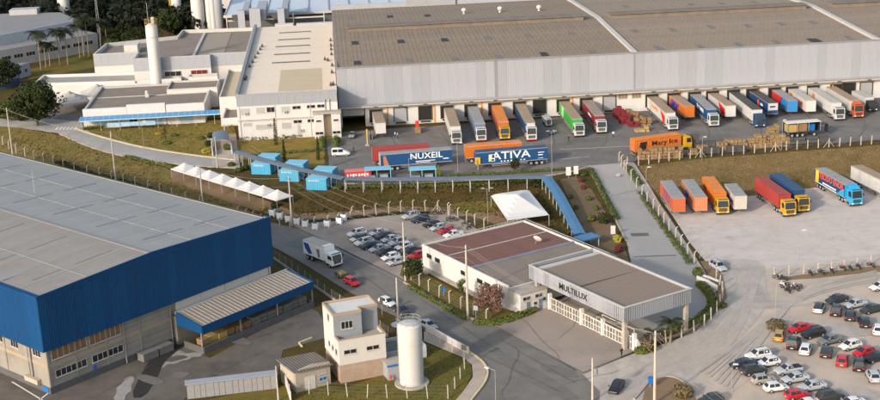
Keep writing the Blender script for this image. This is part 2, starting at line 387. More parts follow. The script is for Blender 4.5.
# irregular patches in the road's colour on the dusty lot, tyre tracks
for k, (px, py, a, b) in enumerate([(846,395,6,2.4),(800,350,2,1),(742,350,7,2),(760,305,9,2),(846,330,6,3)]):
    p = G(px, py); W = [(p.x+a*math.cos(t/10*2*PI)*(.8+.3*random.random()), p.y+b*math.sin(t/10*2*PI)*(.8+.3*random.random())) for t in range(10)]
    sheet('lot_patch', W, m_dustroad, .09+.004*k, smooth=2, world=True)
# crossing stripes
for i in range(6):
    x = 55+i*3.6; sheet('crossing_stripe', [(x,130.2),(x+1.6,130.1),(x+4.4,127.4),(x+2.8,127.4)], m_paint, .09)
for i in range(5):
    a = G(11+i*9, 383+i*4)
# kerbs
ribbon('kerb', [(76,129),(92,134.5),(122,143),(152,149.5),(192,155.5),(236,160.5)], .6, m_ykerb, .06, .14, 1)
ribbon('kerb', [(60,134.5),(84,145.5),(110,153.5),(150,161.5),(200,166.5),(236,168.5)], .35, m_kerb, .06, .14, 1)
ribbon('kerb', [(434,335),(470,352.5),(487,366),(488,380),(472,400),(456,420)], .3, m_ykerb, .11, .22, 2)
ribbon('kerb', [(404,283),(440,303),(478,323),(496,327.5),(530,314)], .35, m_kerb, .12, .2, 1)
ribbon('kerb', [(634,400),(643,390),(650,381),(668,376),(684,382),(693,394)], .3, m_kerb, .15, .15, 2)
ribbon('kerb', [(636,168),(652,192),(668,218),(686,246),(704,273),(712,287)], .35, m_kerb, .12, .15, 1)
ribbon('kerb', [(588,168),(600,190),(612,213),(626,241)], .35, m_kerb, .12, .15, 1)
ribbon('kerb', [(712,287),(717,299),(708,317),(690,332),(660,341)], .35, m_kerb, .12, .15, 2)
ribbon('kerb', [(322,184),(400,184.5),(480,180.5),(548,176.5),(575,171.5),(588,167)], .35, m_kerb, .06, .15, 1)
ribbon('kerb', [(312,338),(299,343),(302,347)], .3, m_ykerb, .06, .12)
ribbon('yard_line', [(12,382),(45,402)], .25, m_paint, .08)
ribbon('yard_line', [(30,408),(50,392)], .25, m_paint, .08)
ribbon('yard_line', [(560,150),(640,146)], .2, m_paint, .1)
ribbon('yard_line', [(556,160),(590,157)], .2, m_paint, .1)
ribbon('road_line', [(300,233),(345,254),(400,281),(436,301)], .12, m_kerb, .16)
# retaining strip walls and low wall of silo lot come with the fences
# wear on the paving: tyre tracks, cracks and joints
m_track = M('tyre_wear', (0.30,0.265,0.235), .9, world=True, scale=.22, col2=(0.43,0.372,0.318)); m_track2 = M('pale_dust_track', (0.365,0.318,0.275), .9, world=True, scale=.6, var=.12); m_crack = M('dark_crack', (0.115,0.105,0.096), .9, world=True, var=.3)
m_yt = M('yard_wear', (0.105,0.095,0.086), .9, world=True, scale=.6, col2=(0.15,0.136,0.125))
rw = random.Random(77)
def wob(pts, a=1.2): return [(x+rw.uniform(-a,a), y+rw.uniform(-a,a)*.4) for x, y in pts]
for k in range(6):
    o = k*6; base = [(560+o*.9,404+o*.5),(612+o*.8,384+o*.3),(650+o*.6,364+o*.25),(672+o*.7,354+o*.4),(705+o*.7,338+o*.4),(728+o*.5,312+o*.3),(738+o*.6,285),(738+o*.8,272)]
    ribbon('tyre_track', wob(base, 1.5), .3+.35*(k%3), m_track if k % 2 else m_track2, .095+.003*k, 0, 3)
for k in range(7):
    base = [(700+k*5,372+k*3),(735+k*5,348-k*2),(775+k*3,312-k*2),(820,292-k*1.5),(878,281-k*1.5)]
    ribbon('tyre_track', wob(base, 1.5), .5, m_track2 if k % 2 else m_track, .125+.003*k, 0, 3)
for k in range(8):
    x = 690+k*26; ribbon('tyre_track', wob([(x,215+k*1.2),(x+22,228),(x+36,240),(x+60,252)], 3), .45, M('lot_wear', (0.40,0.35,0.31), .9, world=True, scale=.3, col2=(0.50,0.44,0.395)), .045+.003*k, 0, 3)
for k in range(10):
    x = 370+k*52; ribbon('tyre_track', wob([(x,176-k*3.2),(x+18,166-k*2.9),(x+30,150-k*2.6),(x+20,136-k*2.6)], 2), .5, m_yt, .075+.003*k, 0, 3)
for (a, b) in (((345,262),(420,322)),((420,300),(500,352)),((470,352),(560,392)),((500,340),(575,385)),((520,352),(500,398)),((560,385),(620,372)),((180,392),(260,352)),((200,352),(290,330)),((90,398),(150,368)),((230,348),(300,322)),((520,318),(560,360)),((600,300),(560,340)),((640,190),(612,196)),((650,290),(690,296))):
    n = 7; pts = [(a[0]+(b[0]-a[0])*i/n+rw.uniform(-2,2), a[1]+(b[1]-a[1])*i/n+rw.uniform(-1,1)) for i in range(n+1)]
    ribbon('pavement_crack', pts, .08, m_crack, .195, 0, 1)
for (x, y, a, b) in ((300,246,3,1.2),(360,276,4,1.1),(520,345,2.5,1.5),(440,318,2.5,1),(560,372,4,1.5),(150,380,3,1.2),(235,340,4,1.5),(180,375,1.6,1.4),(540,152,6,1.2),(700,143,8,1.5),(420,165,3,1),(820,128,7,1.2)):
    p = G(x, y); an = rw.uniform(-.8,-.4) if y > 200 else .08
    W = [(p.x+(a*math.cos(t)*math.cos(an)-b*math.sin(t)*math.sin(an))*rw.uniform(.8,1.1), p.y+(a*math.cos(t)*math.sin(an)+b*math.sin(t)*math.cos(an))*rw.uniform(.8,1.1)) for t in [i/9*2*PI for i in range(9)]]
    sheet('paving_patch', W, m_patch if y > 200 else m_yt, .15 if y > 200 and x > 280 else .09, smooth=1, world=True)
# forest hill
hv = []; hf = []
hx = list(range(-520, 241, 20)); hy = list(range(470, 1200, 20))
def hill_z(x, y):
    t = max(0, (y-500-0.1*(x+100))/300); e = max(0, min(1, (40-x)/80.0))
    return -1+(60*t*t*(3-2*min(1, t)) if t < 1 else 60*(1+(t-1)*.5))*e+3*noise.noise(Vector((x*.02, y*.02, 0)))*min(1, t*4)
for y in hy:
    for x in hx: hv.append((x, y, HZ+hill_z(x, y)))
for j in range(len(hy)-1):
    for i in range(len(hx)-1):
        a = j*len(hx)+i; hf.append((a, a+1, a+len(hx)+1, a+len(hx)))
m_hill = M('forest_floor', (0.03,0.032,0.014), .95, world=True, var=.3)
me = D.meshes.new('hill'); me.from_pydata(hv, [], hf); me.materials.append(m_hill); tag(put('hill', me), kind='structure')
# ================================================================ BUILDING MATERIALS
m_white = M('white_render', (0.52,0.50,0.485), .85, var=.06, scale=.5, dirt=(0.48,0.43,0.37), dscale=.35, dthr=.6, damp=.5)
m_whitew = M('white_weathered', (0.50,0.475,0.455), .85, var=.06, scale=.5, dirt=(0.40,0.37,0.34), dscale=.5, dthr=.56, damp=.6)
m_clad = M('pale_grey_cladding', (0.295,0.305,0.34), .6, var=.05, scale=.3, metal=.0, dirt=(0.26,0.27,0.30), dscale=.2, dthr=.55, damp=.5)
m_bluewh2 = M('blue_cladding_faded', (0.0,0.054,0.17), .6, var=.1, scale=.3, dirt=(0.0,0.042,0.125), dscale=.4, damp=.6)
m_clad2 = M('pale_grey_cladding_aged', (0.27,0.28,0.31), .6, var=.05, scale=.3, dirt=(0.24,0.245,0.27), dscale=.2, damp=.5)
m_cladj = M('cladding_joint', (0.20,0.20,0.215), .6)
m_trim = M('pale_trim', (0.42,0.40,0.38), .7, var=.08)
m_brownroof = M('brown_fibre_roof', (0.235,0.18,0.13), .9, var=.1, scale=.15, tile=(1.1,1.9,.13,.9,.72), wave=('X', 1.1, .04), dirt=(0.185,0.148,0.118), dscale=.12, damp=.6)
m_brownroof2 = M('brown_fibre_roof_pale', (0.26,0.2,0.148), .9, var=.1, scale=.15, tile=(1.1,1.9,.13,.93,.78), wave=('X', 1.1, .03), dirt=(0.21,0.168,0.134), dscale=.12, damp=.6)
m_flatbrown = M('brown_flat_roof', (0.205,0.165,0.135), .9, var=.14, scale=.25, dirt=(0.16,0.13,0.108), dscale=.2, damp=.7)
m_cream = M('cream_roof', (0.66,0.55,0.43), .75, var=.04, scale=.3, dirt=(0.55,0.45,0.33), dscale=.12, dthr=.6, damp=.6)
m_creamd = M('cream_roof_dusty', (0.47,0.375,0.255), .8, var=.06, scale=.3)
m_greyroof = M('grey_roof', (0.20,0.197,0.20), .8, var=.08, scale=.2, dirt=(0.23,0.225,0.225), dscale=.15, damp=.6)
m_skylight = M('dark_skylight', (0.03,0.03,0.035), .8, var=.2)
m_skylight2 = M('grey_skylight', (0.15,0.135,0.125), .85, var=.2)
m_glass = M('dark_glass', (0.018,0.020,0.024), .15, var=.3, spec=.6)
m_glassg = M('grey_pane', (0.36,0.35,0.34), .4, var=.1)
m_shutter = M('grey_shutter', (0.30,0.30,0.31), .6, var=.05, wave=('Z', .35, .04))
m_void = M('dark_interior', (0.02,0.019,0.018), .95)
m_orange = M('orange_paint', (0.62,0.25,0.03), .6, var=.08)
m_red = M('red_paint', (0.55,0.03,0.025), .5, var=.08)
m_bluecan = M('blue_polycarbonate', (0.04,0.24,0.48), .35, var=.12, scale=.8)
m_bluewall = M('pale_blue_glazing', (0.30,0.44,0.58), .4, var=.25, scale=1.2)
m_bluewh = M('blue_cladding', (0.0,0.046,0.15), .6, var=.08, scale=.2, dirt=(0.0,0.04,0.12), dscale=.15, damp=.5)
m_walkroof = M('slate_blue_roof', (0.11,0.14,0.18), .5, var=.08, scale=.5)
m_walkroofb = M('bright_blue_roof', (0.06,0.155,0.28), .5, var=.12, scale=.5)
m_steel = M('painted_steel', (0.27,0.265,0.26), .5, var=.05)
m_darksteel = M('dark_steel', (0.06,0.058,0.055), .6, var=.1)
m_concrete = M('aged_concrete', (0.36,0.32,0.275), .9, var=.1, scale=.8, dirt=(0.26,0.23,0.20), dscale=.5, dthr=.5)
m_block = M('unrendered_blockwork', (0.255,0.235,0.21), .9, var=.09, scale=.7, dirt=(0.18,0.165,0.145), dscale=.35, dthr=.52)
m_blockdark = M('dark_plinth', (0.085,0.085,0.09), .85, var=.15, scale=.8)
m_band = M('tan_concrete_band', (0.31,0.245,0.18), .9, var=.1, scale=.6)
m_brick = M('pinkish_blockwork', (0.325,0.25,0.20), .9, var=.16, scale=1.2, dirt=(0.30,0.2,0.14), dscale=.7, dthr=.5)
m_greywall = M('grey_painted_wall', (0.22,0.235,0.26), .8, var=.07, scale=.7)
m_beige = M('beige_render', (0.37,0.315,0.26), .9, var=.08, scale=.7, dirt=(0.34,0.28,0.22), dscale=.6)
m_tile = M('old_tile_roof', (0.15,0.13,0.115), .95, var=.2, scale=.8, wave=('X', .5, .06))
m_redroof = M('maroon_roof', (0.165,0.078,0.06), .8, var=.12, scale=.3, wave=('Y', 1.0, .05), dirt=(0.13,0.07,0.06), dscale=.25, damp=.6)
m_canroof = M('taupe_corrugated_roof', (0.215,0.165,0.13), .8, var=.06, scale=.3, wave=('Y', .9, .08), dirt=(0.18,0.14,0.112), dscale=.3, damp=.5)
m_tent = M('white_canvas', (0.58,0.55,0.52), .8, var=.04, scale=.6)
m_tentgrey = M('grey_canvas', (0.40,0.37,0.34), .85, var=.08, scale=.6)
m_bluebox = M('sky_blue_paint', (0.07,0.33,0.50), .5, var=.07, scale=.6)
m_blueboxr = M('pale_blue_roof', (0.18,0.43,0.57), .5, var=.08, scale=.6)
m_letter = M('white_lettering', (0.75,0.75,0.74), .6, var=.03)
m_lblack = M('black_lettering', (0.02,0.02,0.022), .5)
m_shed = M('ribbed_metal_roof', (0.27,0.235,0.20), .7, var=.1, scale=.4)
m_locker = M('pale_steel_lockers', (0.235,0.24,0.25), .55, var=.06, scale=.8)
m_signblue = M('sign_blue', (0.01,0.12,0.40), .5)

def shared(mb, name, mats, **k): return mb.mesh(name, mats, **k)
_wc = {}
def window(parent, loc, rz, w, h, n=2, frame=None, pane=None, proud=.05, rows=1, name='window'):
    frame = frame or m_trim; pane = pane or m_glass
    key = (round(w,2), round(h,2), n, rows, frame.name, pane.name)
    if key not in _wc:
        f = MB(); t = .07 if w > 1.5 else .05
        f.box(-w/2, w/2, -proud, .02, -t, 0); f.box(-w/2, w/2, -proud, .02, h, h+t)
        f.box(-w/2-t, -w/2, -proud, .02, -t, h+t); f.box(w/2, w/2+t, -proud, .02, -t, h+t)
        f.box(-w/2-.12, w/2+.12, -proud-.08, .02, -t-.07, -t-.002)
        for i in range(1, n): x = -w/2+w*i/n; f.box(x-t/2, x+t/2, -proud, .0, 0, h)
        for i in range(1, rows): z = h*i/rows; f.box(-w/2, w/2, -proud+.004, .0, z-t/3, z+t/3)
        p = MB(); p.box(-w/(2*n)+.03, w/(2*n)-.03, -.018, .01, .01, h-.01)
        _wc[key] = (f.mesh('window', frame), p.mesh('pane', pane))
    fm, pm = _wc[key]
    o = put(name, fm, parent, loc, rz)
    for i in range(n): put('pane', pm, o, (-w/2+w*(i+.5)/n, 0, 0))
    return o
def cladding(parent, a, b, z0, z1, mat, wid=2.2, ribs=4, name='cladding_sheet', alt=None, depth=.017, altp=.3):
    """ribbed sheets side by side from a to b (local points), facing to the right-hand side of a->b"""
    a = Vector(a); b = Vector(b); d = (b-a); L = d.length; n = max(1, round(L/wid)); wdt = L/n; rz = math.atan2(d.y, d.x)
    def mk(mt):
        mb = MB(); st = wdt/ribs; prof = [(0.012, .02)]
        for i in range(ribs):
            x = i*st; prof += [(x+st*.12, .02), (x+st*.28, .02-depth), (x+st*.55, .02-depth), (x+st*.7, .02)]
        prof += [(wdt-.012, .02)]
        for (x0, y0), (x1, y1) in zip(prof[:-1], prof[1:]): mb.face([(x0,y0,z0),(x1,y1,z0),(x1,y1,z1),(x0,y0,z1)])
        mb.face([(prof[0][0], .06, z0), (prof[0][0], .02, z0), (prof[0][0], .02, z1), (prof[0][0], .06, z1)])
        mb.face([(prof[-1][0], .02, z0), (prof[-1][0], .06, z0), (prof[-1][0], .06, z1), (prof[-1][0], .02, z1)])
        return mb.mesh(name, mt)
    m1 = mk(mat); m2 = mk(alt) if alt else m1; rn = random.Random(3)
    for i in range(n):
        p = a+d.normalized()*wdt*i; put(name, m2 if rn.random() < altp else m1, parent, (p.x, p.y, 0), rz)
def text_mesh(s, size, mat, bold=.0, ext=.01, shear=0, space=1.0):
    cu = D.curves.new('t', 'FONT'); cu.body = s; cu.size = size; cu.extrude = ext; cu.offset = bold; cu.align_x = 'CENTER'; cu.align_y = 'CENTER'; cu.shear = shear; cu.space_character = space
    cu.resolution_u = 3
    o = D.objects.new('t', cu); C.objects.link(o); bpy.context.view_layer.update()
    me = D.meshes.new_from_object(o.evaluated_get(bpy.context.evaluated_depsgraph_get()))
    D.objects.remove(o); me.materials.clear(); me.materials.append(mat)
    return me
def lettering(parent, s, size, mat, loc, rot, bold=.0, sx=1, sy=1, shear=0, name='lettering', space=1.0):
    me = text_mesh(s, size, mat, bold, shear=shear, space=space); o = put(name, me, parent, loc)
    o.rotation_euler = rot; o.scale = (sx, sy, 1); return o
ZP = HZ
def local(o, yaw, p):
    a = R(yaw); dx = p.x-o[0]; dy = p.y-o[1]; return Vector((dx*math.cos(a)+dy*math.sin(a), -dx*math.sin(a)+dy*math.cos(a), p.z))
# ================================================================ DISTRIBUTION WAREHOUSE
OD = (-24.9, 329.2); YD = 4.53
wh = thing('distribution_warehouse', 'huge pale grey distribution warehouse with brown roofs and a row of truck docks', 'warehouse', (*OD, ZP), R(YD))
U0, U1, U2, U3 = 0.0, 76.6, 141.0, 178.0; VB = 97.0
mb = MB()
mb.box(U0, .7, 0, .35, 0, 5.3); mb.box(6.6, U3, 0, .35, 0, 5.3)
mb.build('front_wall', m_white, wh)
mb = MB(); mb.box(.7, 6.6, 11, 11.3, 0, 5.3); mb.box(.4, .7, .35, 9, 0, 5.3); mb.box(6.6, 6.9, .35, 9, 0, 5.3); mb; mb.build('loading_bay', M('bay_lining', (0.22,0.2,0.19), .9), wh)
MB().box(.9, 6.4, .05, .3, 3.0, 5.3).build('shutter', m_shutter, wh)
MB().box(U0, U3, VB, VB+.4, 0, 17.3).build('rear_wall', m_clad, wh)
MB().box(U0-.15, U0+.1, .0, VB, 0, 15.2).build('side_wall', m_clad2, wh)
MB().box(U3, U3+.3, .0, VB, 0, 15.2).build('side_wall', m_clad2, wh)
MB().box(U0, U3, -.25, .3, 5.9, 15.2).build('cladding_backing', m_cladj, wh)
cladding(wh, (U0+.05, -.30, 0), (40.2, -.30, 0), 5.95, 15.35, m_clad, 2.3, alt=m_clad2)
cladding(wh, (41.0, -.30, 0), (U1-.2, -.30, 0), 5.95, 15.35, m_clad, 2.3, alt=m_clad2)
cladding(wh, (U1+.2, -.30, 0), (U3, -.30, 0), 5.95, 15.35, m_clad, 2.3, alt=m_clad2)
MB().box(U0, U3, -1.7, .0, 5.3, 5.88).build('dock_canopy', m_trim, wh)
MB().box(U0, U3, -1.75, -1.7, 5.6, 5.95).build('gutter', m_cladj, wh)
MB().box(U0-.15, U3, -.42, -.05, 15.35, 15.75).build('parapet_cap', m_cladj, wh)
rl = 1.9
def bay(u0, u1, mat, vr=47.0):
    z0 = 15.3; z1 = 15.3+rl
    wdt = 3.83; n = max(1, round((u1-u0)/wdt)); st = (u1-u0)/n
    for (va, za, vb, zb, nm) in ((0.0, z0, vr, z1, 1), (vr, z1, VB, z0+.5, 2)):
        mb = MB(); mb.face([(.02,va,za),(st-.02,va,za),(st-.02,vb,zb),(.02,vb,zb)]); mb.face([(st-.02,va,za-.05),(st+.02,va,za-.05),(st+.02,vb,zb-.05),(st-.02,vb,zb-.05)])
        mb.face([(st-.02,va,za),(st-.02,va,za-.05),(st-.02,vb,zb-.05),(st-.02,vb,zb)])
        me = mb.mesh('roof_sheet', mat)
        for i in range(n): put('roof_sheet', me, wh, (u0+st*i, 0, 0))
bay(U0, U1-.6, m_brownroof); bay(U1+.6, U2-.6, m_brownroof2); bay(U2+.6, U3, m_brownroof2)
for u in (U1, U2):
    mb = MB()
    prof = [(-.2,15.2),(47,17.1),(97,15.7),(97,16.4),(47,17.75),(-.2,15.9)]
    k = len(mb.v); mb.v += [(u-.6,y,z) for y,z in prof]+[(u+.6,y,z) for y,z in prof]
    for i in range(6):
        j = (i+1)%6; mb.f.append([i,j,6+j,6+i]); mb.mi.append(0)
    mb.f.append([0,1,2,3,4,5][::-1]); mb.mi.append(0); mb.f.append([6,7,8,9,10,11]); mb.mi.append(0)
    mb.build('valley_parapet', m_trim, wh)
mb = MB(); mb.prism([(-.15,-.3),(.25,-.3),(.25,VB),(-.15,VB)], 15.2, lambda x,y: 15.7+ (1.9*min(1,(y+.3)/47) if y < 47 else 1.9*(97-y)/50)); mb.build('verge_parapet', m_cladj, wh)
MB().box(U0, U3, VB-.5, VB, 15.2, 17.4).build('rear_parapet', m_clad, wh)
MB().box(24, 40, VB-1.2, VB+2.4, 15.2, 18.4).build('rear_plant_box', m_clad2, wh)
for (a, b) in ((4, 72), (80, 138), (146, U3)):
    mo = MB(); mo.box(a, b, 44.5, 48.5, 16.5, 18.35); mo.ext([(a-.4,18.35),(b+.4,18.35),(b+.4,18.5),(a-.4,18.5)], 43.9, 49.1); mo.build('ridge_monitor', M('aged_monitor', (0.16,0.135,0.115), .9, var=.25, scale=.4), wh)
def roof_z(v): return 15.3+rl*v/47 if v < 47 else 17.2-1.4*(v-47)/50
def on_roof(px, py):
    lo, hi = 14.0, 23.0
    for _ in range(30):
        z = (lo+hi)/2; p = local(OD, YD, ray(px, py, z)); s = roof_z(max(0, min(VB, p.y)))+ZP
        if z > s: hi = z
        else: lo = z
    return p
dk = MB().box(-.9,.9,-2.3,2.3,-.05,.10).mesh('skylight', m_skylight); gk = MB().box(-.8,.8,-2.3,2.3,-.05,.09).mesh('skylight', m_skylight2)
for k, (px, py) in enumerate([(350.4,19),(390,17),(427.4,16),(355,43),(401,41.6),(444.4,40),(357.4,63),(408.6,60.6),(455,59),(499,57),(544,54.3),(591.8,52),(487.8,38),(527.7,35.7),(570.6,33.5),(635,31),(658,48),(672.3,30),(710.4,27),(747.7,26),(781,24),(812.7,22.7),(661.6,49.4),(700.6,47),(738,44.5),(776,42),(848.5,38),(691,5),(722,4),(754,2.6),(626,7)]):
    p = on_roof(px, py); dark = px in (355,401,444.4,357.4,544,390,427.4)
    o = put('skylight', dk if dark else gk, wh, (p.x, p.y, roof_z(p.y)))
for x in (812, 816):
    p = on_roof(x, 40.5); put('skylight', dk, wh, (p.x, p.y, roof_z(p.y)))
vm = MB().lathe([(.35,0),(.35,.7),(.75,.9),(.8,1.4),(.5,1.7),(0.05,1.8)], 10).mesh('roof_vent', m_white, smooth=True)
for px, py in ((464,14),(500,12.5),(539,11)):
    p = on_roof(px, py); put('roof_vent', vm, wh, (p.x, p.y, roof_z(p.y)))
# dock columns, doors, lamps
for u in (12.3, 24.4, 36.6, 60.3, 88.8, 109.6, 129.6): MB().box(u-.2, u+.2, -.12, 0, 0, 5.3).build('orange_column', m_orange, wh)
DOCKU = [9.3, 27.6, 33.8, 40.0, 46.4, 57.8, 63.9, 81.2, 87.2-.2, 92.5, 97.3, 102.9, 108.0, 113.9, 118.6, 124.3, 130.6]
def dock_door(u, kind, w=3.0, z0=1.0, h=3.2):
    m = {'open': m_void, 'shut': m_shutter}[kind]  # open docks: near-black panel paints in the shade of the interior
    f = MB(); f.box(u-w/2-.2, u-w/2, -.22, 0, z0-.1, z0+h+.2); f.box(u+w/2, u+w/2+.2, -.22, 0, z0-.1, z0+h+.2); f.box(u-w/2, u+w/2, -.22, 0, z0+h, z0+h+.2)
    o = f.build('dock_door', m_darksteel, wh); MB().box(u-w/2, u+w/2, -.06, 0, z0, z0+h).build('leaf_or_shade_panel', m, o)
    MB().box(u-w/2+.3, u+w/2-.3, -.3, 0, z0-.55, z0-.1).build('dock_leveller', m_darksteel, o)
for u in DOCKU: dock_door(u, 'open')
for u, k in ((15.6,'shut'), (22.0,'open'), (51.7,'open'), (70.0,'shut'), (134.0,'open'), (138.7,'shut')): dock_door(u, k, 3.2, .9, 3.5)
lm = MB().box(-.5,.5,-.35,0,-.25,0).mesh('dock_lamp', m_darksteel)
for u in DOCKU+[15.6,22.0,51.7,70.0,138.7]: put('dock_lamp', lm, wh, (u, -1.75, 5.5))
for u in (73.6, 77.2): window(wh, (u, 0, 3.6), 0, 2.4, 1.2, 3, m_trim, M('brown_pane', (0.22,0.16,0.10), .5))
# ================================================================ CREAM-ROOFED OFFICE WAREHOUSE
cw = thing('office_warehouse', 'white two-storey office block with long cream roof and grey metal band', 'building', (*OD, ZP), R(YD))
A, B_, V0, V1 = -25.2, -.35, -8.0, 99.0
MB().box(A, B_, V0, V1, 0, 8.7).build('wall', m_white, cw)
MB().box(A+.1, B_-.1, V0+.1, V1-.1, 8.7, 10.9).build('upper_backing', m_cladj, cw)
cladding(cw, (A, V0, 0), (B_, V0, 0), 8.6, 11.5, m_clad2, 2.1)
cladding(cw, (A, V1, 0), (A, V0, 0), 8.6, 11.6, m_clad2, 4.2)
MB().box(A-.02, B_, V0-.1, V0+.25, 11.5, 11.75).build('parapet_cap', m_clad, cw)
MB().box(A-.1, A+.7, V0+.26, V1, 10.9, 12.1).build('side_parapet', m_cladj, cw)
mb = MB(); mb.box(-.02, 3.06, 0, V1-V0-.7, 0, .12); rs = mb.mesh('roof_sheet', m_cream)
for i in range(8): put('roof_sheet', rs, cw, (A+.72+i*3.02, V0+.3, 11.0+.003*(i%2)))
def cplane(px, py, z): return local(OD, YD, ray(px, py, z+ZP))
p = cplane(278, 92, 11.15); q = cplane(322, 68, 11.15)
MB().box(p.x, q.x, p.y-.0, q.y, 11.12, 11.14).build('dusty_roof_strip', m_creamd, cw)
for (x0,y0,x1,y1) in ((279,33,311,31),(278,40,310,38),(275.5,47.5,310,44),(274,55,310,52),(272,63,310,60.5)):
    p = cplane(x0, y0, 11.2); q = cplane(x1, y1, 11.2)
    MB().box(p.x, q.x, (p.y+q.y)/2-1.2, (p.y+q.y)/2+.2, 11.12, 11.24).build('roof_light', m_skylight2, cw)
vb = MB().box(-.35,.35,-.5,.5,0,.5).box(-.15,.15,-.15,.15,.5,1.0).mesh('roof_fan', m_darksteel)
for py in (47, 50, 54, 58, 62.5, 67, 78, 80): p = cplane(240+30-(py-28)*.62+4, py, 11.2); put('roof_fan', vb, cw, (max(p.x, A+1.3), p.y, 11.12))
for px, py in ((331,41),(331,46),(332,50),(325,60),(328,61),(332,55),(333,66),(332,73),(334,85),(331,85.5)):
    p = cplane(px, py, 11.2); put('roof_fan', vb, cw, (min(p.x, B_-.7), p.y, 11.12))
for px, py, w_, h_, k in ((245.4,111.6,2.0,1.3,'g'),(260.6,110.5,2.0,1.3,'g'),(270.8,109.7,2.0,1.2,'d'),(285.6,109.4,2.0,1.3,'g'),(296.5,107.6,2.0,.7,'d'),(311,106.6,2.0,.7,'d'),(321.3,106,2.0,.7,'d'),(247.5,124.6,2.0,.6,'g'),(259.5,127,1.6,1.0,'g'),(264.5,126.8,1.6,1.0,'g'),(271.3,126.5,1.5,1.0,'g'),(286.5,125.4,2.1,1.2,'g'),(297.7,121.6,2.0,.7,'d'),(311.7,120.7,2.0,.7,'d')):
    # where the wall plane v = V0 is met
    lo, hi = 0, 12
    for _ in range(30):
        z = (lo+hi)/2; q = cplane(px, py, z)
        if q.y > V0: lo = z
        else: hi = z
    window(cw, (q.x, V0, z-h_/2), 0, w_, h_, 2, m_trim, m_glassg if k == 'g' else m_glass)
MB().box(A, -6.6, V0-.35, V0, 5.1, 5.35).build('ledge', m_trim, cw)
for a, b in ((-6.4,-4.0),(-2.1,.2)):
    MB().box(a, b, V0-2.2, V0, 0, 6.2).build('porch_tower', m_white, cw)
    window(cw, ((a+b)/2, V0-2.2, 4.3), 0, 1.2, .4, 1); window(cw, ((a+b)/2, V0-2.2, 1.1), 0, 1.9, .6, 2)
MB().box(-6.6, .4, V0-2.4, V0, 6.2, 6.7).build('porch_slab', m_concrete, cw)
for k in range(2): MB().box(-3.6+k*1.1, -3.4+k*1.1, V0-.3, V0, 6.7, 9.5).build('downpipe', m_trim, cw)
for u_, z_ in ((-23.0,6.6),(-17.8,3.5),(-13.3,6.5),(-9.6,1.6)): ac = MB().box(u_-.4,u_+.4,V0-.4,V0-.02,z_,z_+.55).build('air_conditioner', m_trim, cw); MB().tube((u_,V0-.41,z_+.28),(u_,V0-.42,z_+.28),.2,10).build('fan_grille', m_darksteel, ac)
for u_ in (-24.6,-15.9,-7.2): MB().box(u_-.06,u_+.06,V0-.14,V0-.01,0,8.6).build('downpipe', m_trim, cw)
MB().box(-3.9, -2.2, V0-.15, V0, 0, 5.5).build('recess_panel', M('tan_panel', (0.5,0.40,0.27), .8), cw)
# ================================================================ REAR HALL (blue-white roof) with pipe gantry
rh = thing('rear_hall', 'long hall with pale blue metal roof behind the brown-roofed warehouse', 'warehouse', (*OD, ZP), R(YD))
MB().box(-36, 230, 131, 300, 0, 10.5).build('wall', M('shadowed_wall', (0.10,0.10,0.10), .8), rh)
m_rb = M('pale_blue_roof_metal', (0.46,0.50,0.56), .6, var=.05, scale=.1); m_rg = M('light_grey_roof_metal', (0.30,0.29,0.285), .6, var=.07, scale=.1)
ra = MB().box(0, 7.0, 130, 300, 10.5, 10.8).mesh('roof_sheet', m_rb); rg = MB().box(0, 7.0, 130, 300, 10.5, 10.8).mesh('roof_sheet', m_rg)
for i in range(37): put('roof_sheet', ra if i < 12 else rg, rh, (-37+i*7.2, 0, .004*(i%2)))
for i in range(37): MB().box(-37.12+i*7.2, -36.9+i*7.2, 130, 300, 10.85, 11.1).build('roof_seam', m_trim, rh)
MB().box(-37.5, 230, 129.6, 130, 10.0, 10.9).build('eaves', m_trim, rh)
dg = thing('duct_gantry', 'white steel gantry with three ventilation ducts behind the cream roof', 'ducts', (*OD, ZP), R(YD))
for u, v in ((-33.5,118),(-29.2,118),(-18.0,118),(-6.0,118),(-3.2,118)):
    pass
for i, px in enumerate((244, 258, 283)):
    p = local(OD, YD, ray(px, 27, 12)); w_ = 1.5 if i != 1 else 2.4
    MB().box(p.x-w_, p.x+w_*.5, 107, 109.4, 0, 15.6+.4*(i==1)).box(p.x-w_*.1, p.x+w_*1.2, 109.5, 131, 11.8, 15.2).build('duct', m_clad, dg)
    MB().box(p.x-w_-2.0, p.x-w_, 109, 110.5, 12.0, 13.8).build('fan_box', m_darksteel, dg)
MB().box(-35, -2.5, 110.6, 110.9, 11.6, 12.0).box(-35, -2.5, 110.6, 110.9, 8.6, 8.9).build('beam', m_trim, dg)
for u in (-35, -24, -13, -2.8): MB().box(u-.15, u+.15, 110.5, 110.9, 0, 13.5).build('post', m_trim, dg)
MB().box(-38, -24, 104, 107, 0, 10.0).build('lower_duct', m_whitew, dg)
MB().box(-19, -13, 104, 107, 0, 10.8).build('lower_duct', m_whitew, dg)
MB().box(-12, 0, 104, 107, 0, 10.6).build('lower_duct', m_whitew, dg)
